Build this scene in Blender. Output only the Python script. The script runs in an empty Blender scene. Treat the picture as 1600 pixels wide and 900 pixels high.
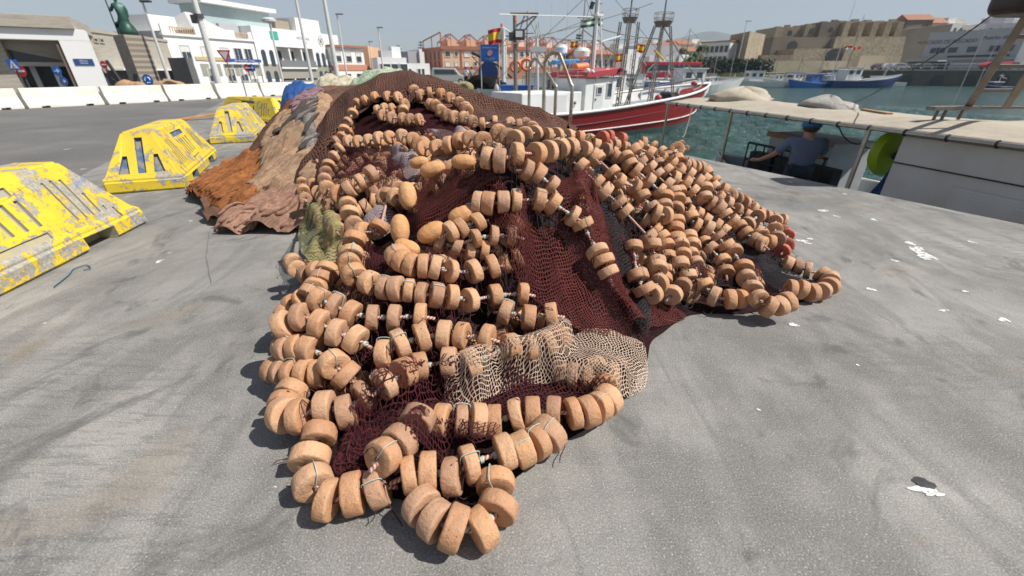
import bpy, bmesh, math, random
import numpy as np
from mathutils import Vector, Matrix, Euler
random.seed(7)
rng = np.random.default_rng(11)
sc = bpy.context.scene
col = sc.collection
R = math.radians

# ------------------------------------------------------------------ camera numbers
HC = 1.4
TH = R(27.6)
F = 647.0
ST, CT = math.sin(TH), math.cos(TH)
def raydir(px, py):
    u = (px-800)/F; v = (450-py)/F
    return Vector((u, CT+v*ST, -ST+v*CT))
def atz(px, py, z=0.0):
    d = raydir(px, py); t = (z-HC)/d.z
    return Vector((0, 0, HC))+d*t
def aty(px, py, Y):
    d = raydir(px, py); t = Y/d.y
    return Vector((0, 0, HC))+d*t
def proj(x, y, z):
    z = z-HC
    dep = y*CT-z*ST
    up = y*ST+z*CT
    return 800+F*x/dep, 450-F*up/dep, dep

# ------------------------------------------------------------------ object helpers
def tag(o, label=None, cat=None, group=None, kind=None):
    if label: o['label'] = label
    if cat: o['category'] = cat
    if group: o['group'] = group
    if kind: o['kind'] = kind
    return o
def thing(name, label, cat, loc=(0, 0, 0), rz=0.0, group=None):
    o = bpy.data.objects.new(name, None); col.objects.link(o)
    o.empty_display_size = 0.1
    o.location = loc; o.rotation_euler = (0, 0, rz)
    return tag(o, label, cat, group)
def basis(o):
    m = Matrix.Translation(o.location) @ o.rotation_euler.to_matrix().to_4x4()
    if o.parent: m = basis(o.parent) @ m
    return m
def copy_tree(o, parent=None):
    c = o.copy(); col.objects.link(c)
    if parent: c.parent = parent
    for ch in list(o.children):
        copy_tree(ch, c)
    return c

class MB:
    """collects shapes, links them as one mesh object"""
    def __init__(s):
        s.v = []; s.f = []; s.uv = None; s.mi = []; s.cur = 0
    def add(s, vs, fs):
        n = len(s.v)
        s.v.extend([tuple(v) for v in vs])
        s.f.extend([tuple(i+n for i in f) for f in fs])
        s.mi.extend([s.cur]*len(fs))
        return s
    def box(s, c, d, rot=None, taper=1.0):
        x, y, z = d[0]/2, d[1]/2, d[2]/2
        vs = []
        for k in (-1, 1):
            tp = taper if k > 0 else 1.0
            for i, j in ((-1, -1), (1, -1), (1, 1), (-1, 1)):
                p = Vector((i*x*tp, j*y*tp, k*z))
                if rot is not None: p = rot @ p
                vs.append(p+Vector(c))
        return s.add(vs, [(3, 2, 1, 0), (4, 5, 6, 7), (0, 1, 5, 4), (1, 2, 6, 5), (2, 3, 7, 6), (3, 0, 4, 7)])
    def bx(s, x0, x1, y0, y1, z0, z1):
        return s.box(((x0+x1)/2, (y0+y1)/2, (z0+z1)/2), (abs(x1-x0), abs(y1-y0), abs(z1-z0)))
    def beam(s, a, b, w, h):
        a = Vector(a); b = Vector(b); d = b-a
        rot = d.to_track_quat('Y', 'Z').to_matrix()
        return s.box((a+b)/2, (w, d.length, h), rot)
    def tube(s, pts, r, n=8, caps=True, closed=False):
        pts = [Vector(p) for p in pts]
        m = len(pts); rs = r if isinstance(r, (list, tuple)) else [r]*m
        vs = []; fs = []
        prev = None
        for i, p in enumerate(pts):
            if closed: t = pts[(i+1) % m]-pts[i-1]
            else: t = pts[min(i+1, m-1)]-pts[max(i-1, 0)]
            if t.length < 1e-9: t = Vector((0, 0, 1))
            t.normalize()
            if prev is None:
                a = Vector((0, 0, 1)) if abs(t.z) < .9 else Vector((1, 0, 0))
                a = (a-t*a.dot(t)).normalized()
            else:
                a = (prev-t*prev.dot(t))
                a = a.normalized() if a.length > 1e-6 else t.orthogonal().normalized()
            prev = a; b = t.cross(a)
            for k in range(n):
                an = 2*math.pi*k/n
                vs.append(p+(a*math.cos(an)+b*math.sin(an))*rs[i])
        for i in range(m if closed else m-1):
            for k in range(n):
                a0 = i*n+k; a1 = i*n+(k+1) % n
                b0 = ((i+1) % m)*n+k; b1 = ((i+1) % m)*n+(k+1) % n
                fs.append((a0, a1, b1, b0))
        if caps and not closed:
            fs.append(tuple(range(n-1, -1, -1))); fs.append(tuple((m-1)*n+k for k in range(n)))
        return s.add(vs, fs)
    def cyl(s, a, b, r, n=12, r2=None):
        return s.tube([a, b], [r, r if r2 is None else r2], n)
    def lathe(s, prof, c=(0, 0, 0), n=16, axis='Z'):
        vs = []; fs = []; c = Vector(c)
        for (r, h) in prof:
            for k in range(n):
                a = 2*math.pi*k/n
                p = Vector((r*math.cos(a), r*math.sin(a), h))
                if axis == 'X': p = Vector((p.z, p.x, p.y))
                if axis == 'Y': p = Vector((p.x, p.z, p.y))
                vs.append(p+c)
        for i in range(len(prof)-1):
            for k in range(n):
                fs.append((i*n+k, i*n+(k+1) % n, (i+1)*n+(k+1) % n, (i+1)*n+k))
        fs.append(tuple(range(n-1, -1, -1))); fs.append(tuple((len(prof)-1)*n+k for k in range(n)))
        return s.add(vs, fs)
    def ball(s, c, r, n=10, sc_=(1, 1, 1)):
        m = max(4, n//2+1)
        prof = [(max(1e-4, r*math.sin(math.pi*i/m)), -r*math.cos(math.pi*i/m)) for i in range(m+1)]
        k0 = len(s.v)
        s.lathe(prof, (0, 0, 0), n)
        for i in range(k0, len(s.v)):
            x, y, z = s.v[i]; s.v[i] = (c[0]+x*sc_[0], c[1]+y*sc_[1], c[2]+z*sc_[2])
        return s
    def prism(s, poly, h, axis='Z', c=(0, 0, 0)):
        """poly (a,b) extruded over h centred; axis = extrusion axis"""
        n = len(poly); vs = []; c = Vector(c)
        for e in (-h/2, h/2):
            for a, b in poly:
                p = {'Z': Vector((a, b, e)), 'Y': Vector((a, e, b)), 'X': Vector((e, a, b))}[axis]
                vs.append(p+c)
        fs = [tuple(range(n-1, -1, -1)), tuple(range(n, 2*n))]
        for i in range(n): fs.append((i, (i+1) % n, n+(i+1) % n, n+i))
        return s.add(vs, fs)
    def quad(s, a, b, c, d):
        return s.add([a, b, c, d], [(0, 1, 2, 3)])
    def xf(s, M, k0=0):
        for i in range(k0, len(s.v)): s.v[i] = tuple(M @ Vector(s.v[i]))
        return s
    def build(s, name, mat, parent=None, world=False, smooth=False, bevel=0, fix=True):
        me = bpy.data.meshes.new(name)
        vs = s.v
        if world and parent is not None:
            inv = basis(parent).inverted(); vs = [tuple(inv @ Vector(v)) for v in vs]
        me.from_pydata(vs, [], s.f)
        mats = mat if isinstance(mat, (list, tuple)) else [mat]
        for m in mats: me.materials.append(m)
        if len(mats) > 1: me.polygons.foreach_set('material_index', s.mi)
        if fix:
            bm = bmesh.new(); bm.from_mesh(me)
            bmesh.ops.recalc_face_normals(bm, faces=bm.faces)
            bm.to_mesh(me); bm.free()
        if smooth:
            me.polygons.foreach_set('use_smooth', [True]*len(me.polygons))
        o = bpy.data.objects.new(name, me); col.objects.link(o)
        if parent is not None: o.parent = parent
        if bevel:
            b = o.modifiers.new('bevel', 'BEVEL'); b.width = bevel; b.segments = 2; b.limit_method = 'ANGLE'; b.angle_limit = R(40)
        if smooth == 'auto':
            me.set_sharp_from_angle(angle=R(35))
        return o
def struct(o, label=None):
    o['kind'] = 'structure'
    if label: o['label'] = label
    return o

# ------------------------------------------------------------------ numpy noise
def _h(ix, iy, seed):
    n = (ix.astype(np.int64)*374761393+iy.astype(np.int64)*668265263+seed*1442695041) & 0xffffffff
    n = ((n ^ (n >> 13))*1274126177) & 0xffffffff
    return ((n ^ (n >> 16)) & 0xffff)/65535.0
def vnoise(x, y, seed=0):
    x = np.asarray(x, float); y = np.asarray(y, float)
    ix = np.floor(x); iy = np.floor(y); fx = x-ix; fy = y-iy
    fx = fx*fx*(3-2*fx); fy = fy*fy*(3-2*fy)
    a = _h(ix, iy, seed); b = _h(ix+1, iy, seed); c = _h(ix, iy+1, seed); d = _h(ix+1, iy+1, seed)
    return (a*(1-fx)+b*fx)*(1-fy)+(c*(1-fx)+d*fx)*fy-0.5
def fbm(x, y, seed=0, o=3):
    s = 0; a = 1.0
    for k in range(o):
        s = s+a*vnoise(np.asarray(x)*2**k, np.asarray(y)*2**k, seed+k*17); a *= .5
    return s

# ------------------------------------------------------------------ materials
class NT:
    def __init__(s, name):
        s.m = bpy.data.materials.new(name); s.m.use_nodes = True
        s.t = s.m.node_tree; s.n = s.t.nodes; s.l = s.t.links
        s.b = s.n['Principled BSDF']; s.out = s.n['Material Output']
        s.tc = s.n.new('ShaderNodeTexCoord')
    def put(s, a, sock):
        if hasattr(a, 'is_linked') or isinstance(a, bpy.types.NodeSocket): s.l.new(a, sock)
        else: sock.default_value = a
    def coord(s, kind='Object', scale=(1, 1, 1), rot=(0, 0, 0)):
        mp = s.n.new('ShaderNodeMapping'); s.l.new(s.tc.outputs[kind], mp.inputs[0])
        mp.inputs['Scale'].default_value = scale; mp.inputs['Rotation'].default_value = rot
        return mp.outputs[0]
    def noise(s, co, scale=5, detail=4, rough=.55, dist=0):
        t = s.n.new('ShaderNodeTexNoise'); s.l.new(co, t.inputs['Vector'])
        t.inputs['Scale'].default_value = scale; t.inputs['Detail'].default_value = detail
        t.inputs['Roughness'].default_value = rough; t.inputs['Distortion'].default_value = dist
        return t.outputs['Fac']
    def voro(s, co, scale=5, feat='F1', out='Distance', rnd=1.0):
        t = s.n.new('ShaderNodeTexVoronoi'); s.l.new(co, t.inputs['Vector']); t.feature = feat
        t.inputs['Scale'].default_value = scale; t.inputs['Randomness'].default_value = rnd
        return t.outputs[out]
    def ramp(s, fac, stops, interp='LINEAR'):
        r = s.n.new('ShaderNodeValToRGB'); s.l.new(fac, r.inputs[0]); e = r.color_ramp.elements
        r.color_ramp.interpolation = interp
        while len(e) < len(stops): e.new(.5)
        for i, (p, c) in enumerate(stops):
            e[i].position = p; e[i].color = (c, c, c, 1) if not isinstance(c, (tuple, list)) else (*c[:3], 1)
        return r.outputs[0]
    def mix(s, fac, a, b, mode='MIX'):
        m = s.n.new('ShaderNodeMix'); m.data_type = 'RGBA'; m.blend_type = mode
        s.put(fac, m.inputs[0])
        for v, k in ((a, 6), (b, 7)):
            if isinstance(v, (tuple, list)): v = (*v[:3], 1)
            s.put(v, m.inputs[k])
        return m.outputs[2]
    def math(s, op, a, b=None, c=None):
        m = s.n.new('ShaderNodeMath'); m.operation = op
        s.put(a, m.inputs[0])
        if b is not None: s.put(b, m.inputs[1])
        if c is not None: s.put(c, m.inputs[2])
        return m.outputs[0]
    def sep(s, v):
        m = s.n.new('ShaderNodeSeparateXYZ'); s.l.new(v, m.inputs[0]); return m.outputs
    def bump(s, h, strength=.5, dist=.01, prev=None):
        b = s.n.new('ShaderNodeBump'); s.l.new(h, b.inputs['Height'])
        b.inputs['Strength'].default_value = strength; b.inputs['Distance'].default_value = dist
        if prev is not None: s.l.new(prev, b.inputs['Normal'])
        return b.outputs[0]
    def fin(s, color=None, rough=None, normal=None, metal=None, alpha=None, spec=None):
        if color is not None: s.put((*color[:3], 1) if isinstance(color, (tuple, list)) else color, s.b.inputs['Base Color'])
        if rough is not None: s.put(rough, s.b.inputs['Roughness'])
        if metal is not None: s.put(metal, s.b.inputs['Metallic'])
        if alpha is not None: s.put(alpha, s.b.inputs['Alpha'])
        if spec is not None: s.put(spec, s.b.inputs['Specular IOR Level'])
        if normal is not None: s.l.new(normal, s.b.inputs['Normal'])
        return s.m
MATS = {}
def paint(name, c, rough=.5, dirt=.25, dirtc=None, scale=3, bump=.15, metal=0, fine=60, bd=.003):
    """a painted / plain surface with patchy wear"""
    if name in MATS: return MATS[name]
    k = NT(name); co = k.coord()
    n1 = k.noise(co, scale, 5, .6)
    f = k.ramp(n1, [(.42, 0), (.72, 1)])
    dc = dirtc or tuple(x*.55 for x in c)
    colr = k.mix(k.math('MULTIPLY', f, dirt), c, dc)
    n2 = k.noise(co, fine, 3, .6)
    colr = k.mix(.12, colr, k.ramp(n2, [(.3, tuple(x*.6 for x in c)), (.7, tuple(min(1, x*1.2) for x in c))]))
    rr = k.ramp(n1, [(.3, max(0, rough-.1)), (.7, min(1, rough+.15))])
    MATS[name] = k.fin(colr, rr, k.bump(n2, bump, bd), metal)
    return MATS[name]
# ------------------------------------------------------------------ render, camera, light
sc.render.engine = 'CYCLES'
sc.view_settings.view_transform = 'Standard'
sc.view_settings.look = 'None'
sc.view_settings.gamma = 1
sc.view_settings.exposure = 0.38
sc.cycles.max_bounces = 6; sc.cycles.transparent_max_bounces = 24
sc.cycles.diffuse_bounces = 3; sc.cycles.glossy_bounces = 3; sc.cycles.transmission_bounces = 4
cam = bpy.data.cameras.new('camera'); cam.sensor_width = 36; cam.lens = 36*F/1600
cam.clip_start = .05; cam.clip_end = 9000
co_ = bpy.data.objects.new('camera', cam); col.objects.link(co_); co_.location = (0, 0, HC)
co_.rotation_euler = (math.pi/2-TH, 0, 0)
cam.dof.use_dof = True; cam.dof.focus_distance = 2.3; cam.dof.aperture_fstop = 2.2
sc.camera = co_
SUN_DIR = Vector((0.97, -0.17, 0)).normalized()
SUN_EL = R(52)
w = bpy.data.worlds.new('World'); sc.world = w; w.use_nodes = True
bg = w.node_tree.nodes['Background']
sky = w.node_tree.nodes.new('ShaderNodeTexSky'); sky.sky_type = 'NISHITA'; sky.sun_disc = False
sky.sun_elevation = SUN_EL
az = math.atan2(SUN_DIR.x, SUN_DIR.y)       # from +Y towards +X
sky.sun_rotation = az
sky.air_density = 1.0; sky.dust_density = .9; sky.ozone_density = 1.2; sky.altitude = 0
hs_ = w.node_tree.nodes.new('ShaderNodeHueSaturation'); hs_.inputs['Saturation'].default_value = .68
w.node_tree.links.new(sky.outputs[0], hs_.inputs['Color']); w.node_tree.links.new(hs_.outputs[0], bg.inputs[0]); bg.inputs[1].default_value = 0.072
sl = bpy.data.lights.new('sun', 'SUN'); sl.energy = 5.0; sl.angle = R(.53); sl.color = (1, .955, .88)
so = bpy.data.objects.new('sun', sl); col.objects.link(so)
sd = Vector((SUN_DIR.x*math.cos(SUN_EL), SUN_DIR.y*math.cos(SUN_EL), math.sin(SUN_EL)))
so.rotation_euler = sd.to_track_quat('Z', 'Y').to_euler()
so.location = (0, 0, 30)
# ------------------------------------------------------------------ quay, road, water
EDX = lambda y: 7.34-.497*y          # the quay edge
QD = Vector((-.497, 1, 0)).normalized()
QN = Vector((QD.y, -QD.x, 0))        # towards the water
WZ = -1.6
def m_concrete():
    k = NT('quay_concrete'); co = k.coord()
    big = k.noise(co, .7, 7, .68, .5); mid = k.noise(co, 3.2, 6, .65); fine = k.noise(co, 150, 4, .72); grain = k.noise(co, 230, 2, .7)
    streak = k.noise(k.coord(scale=(1.2, .35, 1), rot=(0, 0, R(-26))), 2.2, 6, .68, .8)
    c = k.ramp(big, [(.34, (.085, .081, .075)), (.45, (.205, .196, .18)), (.55, (.30, .286, .26)), (.66, (.42, .40, .36))])
    c = k.mix(k.math('MULTIPLY', k.ramp(streak, [(.47, 0), (.57, 1)]), .55), c, (.09, .087, .082))
    hat = k.noise(k.coord(scale=(1.4, 9, 1), rot=(0, 0, R(38))), 3.2, 5, .7, .5); reg = k.ramp(k.noise(co, .45, 3, .5), [(.48, 0), (.6, 1)])
    c = k.mix(k.math('MULTIPLY', k.math('MULTIPLY', k.ramp(hat, [(.5, 0), (.62, 1)]), reg), .55), c, (.06, .058, .055))
    c = k.mix(k.math('MULTIPLY', k.ramp(mid, [(.52, 0), (.72, 1)]), .5), c, (.36, .33, .285))
    c = k.mix(.42, c, k.ramp(fine, [(.32, (.04, .04, .04)), (.5, (.22, .217, .21)), (.66, (.50, .49, .47))]))
    c = k.mix(k.ramp(grain, [(.58, 0), (.68, .85)]), c, (.05, .05, .05))
    c = k.mix(k.ramp(k.noise(co, 150, 2, .5), [(.66, 0), (.74, .7)]), c, (.62, .61, .59))
    # rusty and oily stains
    st = k.noise(co, .9, 3, .5, 1.5)
    c = k.mix(k.math('MULTIPLY', k.ramp(st, [(.60, 0), (.70, 1)]), .35), c, (.24, .17, .10))
    st2 = k.noise(k.coord(scale=(1, .6, 1)), 1.6, 5, .7, 2.0)
    c = k.mix(k.math('MULTIPLY', k.ramp(st2, [(.56, 0), (.66, 1)]), .6), c, (.075, .075, .073))
    b = k.bump(fine, .28, .003); b = k.bump(mid, .3, .03, b); b = k.bump(grain, .35, .002, b)
    return k.fin(c, .88, b)
def m_asphalt():
    k = NT('road_asphalt'); co = k.coord()
    big = k.noise(co, .25, 6, .65, .6); fine = k.noise(co, 60, 4, .75)
    st = k.noise(k.coord(scale=(.25, 1, 1), rot=(0, 0, R(20))), 1.1, 6, .7, 1.2)
    c = k.ramp(big, [(.35, (.075, .072, .07)), (.55, (.135, .13, .125)), (.7, (.20, .185, .17))])
    c = k.mix(k.math('MULTIPLY', k.ramp(st, [(.5, 0), (.68, 1)]), .6), c, (.22, .20, .185))
    c = k.mix(.4, c, k.ramp(fine, [(.3, (.03, .03, .03)), (.7, (.30, .29, .28))]))
    return k.fin(c, .85, k.bump(fine, .5, .01))
def m_water():
    k = NT('harbour_water'); co = k.coord()
    n1 = k.noise(k.coord(scale=(1, .7, 1)), 1.6, 8, .68, .6)
    n2 = k.noise(co, .35, 3, .5)
    foam = k.ramp(k.noise(k.coord(scale=(1, .6, 1)), 3.3, 7, .75, 1.0), [(.62, 0), (.68, 1)])
    c = k.mix(k.ramp(n2, [(.35, 0), (.7, 1)]), (.022, .066, .058), (.042, .105, .09))
    c = k.mix(k.math('MULTIPLY', k.ramp(n1, [(.52, 0), (.72, 1)]), .45), c, (.10, .20, .18))
    c = k.mix(k.math('MULTIPLY', foam, .5), c, (.62, .68, .68))
    b = k.bump(n1, 1.0, .45)
    return k.fin(c, .12, b)
MAT_CONC = m_concrete(); MAT_ASPH = m_asphalt(); MAT_WATER = m_water()
# quay slab: from the edge to 16 m inland, long; drops to the water
def qp(s, d, z):      # s along the quay, d distance inland from the edge
    p = Vector((7.34, 0, 0))+QD*s-QN*d
    return (p.x, p.y, z)
m = MB()
for s0, s1 in ((-14, 42),):
    a = [qp(s0, 0.03, 0), qp(s1, 0.03, 0), qp(s1, 9.6, 0), qp(s0, 9.6, 0)]
    b = [qp(s0, 0.0, -.03), qp(s1, 0, -.03), qp(s1, 0, -4), qp(s0, 0, -4)]
    m.quad(a[0], a[1], a[2], a[3]); m.quad(a[0], b[0], b[1], a[1]); m.quad(b[0], b[3], b[2], b[1])
    m.quad(a[1], b[1], b[2], qp(s1, 9.6, -4)); m.quad(a[1], qp(s1, 9.6, -4), qp(s1, 9.6, 0), a[2])
quay = struct(m.build('quay', MAT_CONC), 'grey stained concrete quay apron along the water')
# road / wide land sheet
m = MB()
m.add([(-400, -60, -.004), qp(-60, 9.5, -.004), qp(40.0, 9.5, -.004), (-16.5, 60, -.004), (-30, 160, -.004), (-400, 300, -.004)], [(0, 1, 2, 3, 4, 5)])
road = struct(m.build('road', MAT_ASPH), 'dark worn asphalt road behind the quay')
# the land round the basin
EDGE = [(-14.5, 42.0), (-1.5, 44.5), (9, 80), (62, 126), (150, 150), (1400, 160)]
far = MB()
far.add([(x, y, -.012) for x, y in [(-12.4, 39.5)]+EDGE]+[(1400, 2600, -.012), (-1200, 2600, -.012), (-500, 200, -.012), (-60, 41, -.012)], [tuple(range(11))])
for (a, b), (c, d) in zip([(-12.4, 39.5)]+EDGE[:-1], EDGE):
    far.quad((a, b, -.012), (c, d, -.012), (c, d, -4), (a, b, -4))
far_o = struct(far.build('ground', paint('far_ground', (.25, .235, .21), .9, .4, (.15, .15, .12), .05)), 'land round the far side of the harbour')
m = MB()
N = 1
m.add([(-60, -60, WZ), (1500, -60, WZ), (1500, 2600, WZ), (-60, 2600, WZ)], [(0, 1, 2, 3)])
sea = struct(m.build('water', MAT_WATER), 'choppy green harbour water')
# nearer water as real waves
xs = np.arange(-4, 40, .16); ys = np.arange(2, 48, .16)
X, Y = np.meshgrid(xs, ys)
def wav(X, Y):
    x = X*.9+Y*.25; y = Y-.2*X
    r1 = 1-np.abs(2*vnoise(x*.55, y*.8, 3)); r2 = 1-np.abs(2*vnoise(x*1.3+3, y*1.9, 5)); r3 = 1-np.abs(2*vnoise(x*2.9, y*3.7, 9))
    return .28*r1*r1+.18*r2*r2+.10*r3*r3-.22
fade = np.clip((46-Y)/6, 0, 1)*np.clip((38-X)/5, 0, 1)
Z = WZ+.03+wav(X, Y)*fade
nx, ny = len(xs), len(ys)
V = np.stack([X.ravel(), Y.ravel(), Z.ravel()], 1)
idx = np.arange(nx*ny).reshape(ny, nx)
Q = np.stack([idx[:-1, :-1].ravel(), idx[:-1, 1:].ravel(), idx[1:, 1:].ravel(), idx[1:, :-1].ravel()], 1)
me = bpy.data.meshes.new('water_surface'); me.from_pydata(V.tolist(), [], Q.tolist()); me.materials.append(MAT_WATER)
me.polygons.foreach_set('use_smooth', [True]*len(me.polygons))
wo = bpy.data.objects.new('water_surface', me); col.objects.link(wo); wo.parent = sea
# bird lime and paint splashes on the slab
k = NT('white_splash'); MAT_SPL = k.fin(k.mix(k.ramp(k.noise(k.coord(), 26, 4, .7), [(.35, 0), (.6, 1)]), (.50, .50, .48), (.76, .76, .74)), .6, alpha=k.ramp(k.noise(k.coord(), 34, 4, .65), [(.40, 0), (.46, 1)]), normal= k.bump(k.noise(k.coord(), 60, 3), .4, .004))
k = NT('tar_splash'); MAT_TAR = k.fin((.03, .03, .032), .5, k.bump(k.noise(k.coord(), 60, 3), .4, .004))
def splash(px, py, wx, wy, mat=MAT_SPL, seed=0, nb=3):
    c = atz(px, py, .003); a = atz(px+wx, py, .003); b = atz(px, py+wy, .003)
    rx = (a-c).length; ry = (b-c).length
    m = MB(); r = random.Random(seed)
    ph = [r.uniform(0, 6.28) for _ in range(6)]
    wx *= .72; wy *= .72; rx *= .72; ry *= .72; n = 40; vs = [(c.x, c.y, .0045)]
    for i in range(n):
        t = 2*math.pi*i/n
        q = 1+.18*math.sin(2*t+ph[0])+.13*math.sin(3*t+ph[1])+.07*math.sin(5*t+ph[2])+.05*math.sin(9*t+ph[3])
        vs.append((c.x+rx*q*math.cos(t), c.y+ry*q*math.sin(t), .003))
    m.add(vs, [(0, 1+i, 1+(i+1) % n) for i in range(n)])
    o = m.build('splash', mat, quay, fix=False)
    return o
SP = [(1440, 395, 13, 9), (1422, 380, 7, 4), (1436, 388, 9, 3), (1443, 402, 8, 5), (1286, 329, 9, 2.2), (1307, 338, 5, 2), (1365, 343, 6, 1.8), (1253, 376, 11, 2.5), (1266, 373, 6, 2), (1262, 380, 7, 1.6), (1398, 407, 7, 2),
      (1361, 452, 8, 3), (1519, 378, 6, 2), (1508, 455, 5, 2), (1569, 500, 10, 4), (1475, 485, 12, 1.5), (1240, 507, 9, 4), (1445, 765, 30, 7), (1462, 772, 18, 4),
      (249, 408, 7, 2.5), (298, 345, 3, 1), (130, 264, 3, 1), (194, 250, 2.5, .8), (105, 233, 3, 1), (215, 226, 3, 1), (322, 333, 3, 1), (70, 505, 4, 1.2), (1155, 295, 4, 1), (1158, 302, 3, 1), (1235, 284, 3, 1), (1320, 303, 3, 1), (60, 300, 3, 1), (265, 395, 3, 1), (430, 760, 4, 2), (1185, 640, 4, 2), (1340, 570, 3, 1.5)]
for i, (a, b, c, d) in enumerate(SP): splash(a, b, c, d, seed=i)
splash(1445, 757, 24, 11, MAT_TAR, 77)
# slab joint and cracks
MAT_JOINT = paint('joint_filler', (.12, .118, .11), .9)
def crack(pts, w, seed):
    q = random.Random(seed); P = [atz(a, b, .002) for a, b in pts]; L = []; out = []
    for a, b in zip(P[:-1], P[1:]):
        n = max(2, int((b-a).length/.08))
        for i in range(n): p = a.lerp(b, i/n); out.append(p+Vector((q.uniform(-w, w), q.uniform(-w, w), 0)))
    m = MB(); vs = []
    for i, p in enumerate(out):
        d = (out[min(i+1, len(out)-1)]-out[max(i-1, 0)]); d = Vector((-d.y, d.x, 0)).normalized()*w*q.uniform(.3, 1.0)
        vs += [(p.x+d.x, p.y+d.y, .0035), (p.x-d.x, p.y-d.y, .0035)]
    m.add(vs, [(2*i, 2*i+1, 2*i+3, 2*i+2) for i in range(len(out)-1)]); m.build('crack', MAT_JOINT, quay, fix=False)
crack([(327, 361), (322, 400), (331, 450)], .003, 2)
# ------------------------------------------------------------------ the heap: a height field through measured points
CP = """-.1 .85 .06
-.55 .98 .06
-.76 1.06 .06
-1.02 1.44 .06
-1.2 1.85 .12
-1.3 2.1 .18
-1.62 2.55 .1
-1.75 2.9 .3
-1.85 3.3 .3
0 1.0 .06
.2 1.2 .06
.45 1.5 .07
.66 1.72 .08
.86 2.15 .1
1.05 2.35 .08
1.4 2.35 .07
1.65 2.3 .07
1.95 2.45 .07
2.28 2.66 .07
2.32 3.0 .07
2.4 3.7 .1
2.75 4.2 .08
2.65 4.7 .1
2.6 5.6 .08
2.1 6.6 .05
1.3 7.6 .05
0 8.2 .05
-1.3 8.4 .05
-2.4 8.0 .1
-2.8 7.2 .25
-2.6 6.2 .65
-2.3 5.3 .8
-2.15 4.5 .5
-2.1 3.9 .25
-.07 2.48 .88
-1.04 4.97 1.13
-1.27 4.3 .80
1.6 3.43 .47
1.53 3.96 .72
.39 2.41 .58
-.11 2.1 .24
-.57 1.66 .16
-1.1 1.83 .24
-.35 2.05 .40
-1.25 2.97 .58
1.4 5.6 .62
-.78 1.4 .07
.09 1.41 .07
0 1.74 .13
.53 2.26 .37
.87 2.37 .16
1.03 2.92 .48
1.34 2.9 .27
1.68 2.84 .14
1.3 4.6 .64
.79 3.27 .76
.32 3.05 .90
-.29 3.26 .92
-.06 4.5 .93
-.86 2.3 .42
-.6 2.6 .62
.3 1.9 .16
-2.05 5.8 1.16
-1.36 6.2 1.33
-.8 6.1 1.22
0 5.5 .93
.7 4.6 .82
-.4 1.2 .07
.5 5.6 .8
-.7 3.6 .82
-1.45 5.4 1.18
-1.3 7.2 .9
-1.9 6.6 1.1
0 6.8 .5""".split('\n')
CP = np.array([[float(a) for a in l.split()] for l in CP])
class RBF:
    def __init__(s, P, lam=.004):
        s.P = P[:, :2]; n = len(P)
        K = s.k(s.P, s.P)+lam*np.eye(n)
        A = np.zeros((n+3, n+3)); A[:n, :n] = K; A[:n, n] = 1; A[:n, n+1:] = s.P; A[n, :n] = 1; A[n+1:, :n] = s.P.T
        s.w = np.linalg.solve(A, np.concatenate([P[:, 2], [0, 0, 0]]))
    def k(s, a, b):
        d = np.sqrt(((a[:, None, :]-b[None, :, :])**2).sum(-1))+1e-9
        return d*d*np.log(d)
    def __call__(s, x, y):
        q = np.stack([np.ravel(x), np.ravel(y)], 1); n = len(s.P)
        r = s.k(q, s.P) @ s.w[:n]+s.w[n]+q @ s.w[n+1:]
        return r.reshape(np.shape(x))
def inside(px, py, poly):
    px = np.asarray(px, float); py = np.asarray(py, float); c = np.zeros(px.shape, bool); n = len(poly); j = n-1
    for i in range(n):
        xi, yi = poly[i]; xj, yj = poly[j]
        with np.errstate(divide='ignore', invalid='ignore'):
            hit = ((yi > py) != (yj > py)) & (px < (xj-xi)*(py-yi)/(yj-yi+1e-12)+xi)
        c ^= hit; j = i
    return c
def nearest(px, py, poly):
    px = np.asarray(px, float); py = np.asarray(py, float)
    bd = np.full(px.shape, 1e9); bx = px.copy(); by = py.copy()
    n = len(poly)
    for i in range(n):
        x0, y0 = poly[i]; x1, y1 = poly[(i+1) % n]; dx, dy = x1-x0, y1-y0
        t = np.clip(((px-x0)*dx+(py-y0)*dy)/(dx*dx+dy*dy+1e-12), 0, 1)
        qx = x0+t*dx; qy = y0+t*dy; d = (px-qx)**2+(py-qy)**2
        m_ = d < bd; bd = np.where(m_, d, bd); bx = np.where(m_, qx, bx); by = np.where(m_, qy, by)
    return bx, by, np.sqrt(bd)
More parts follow.
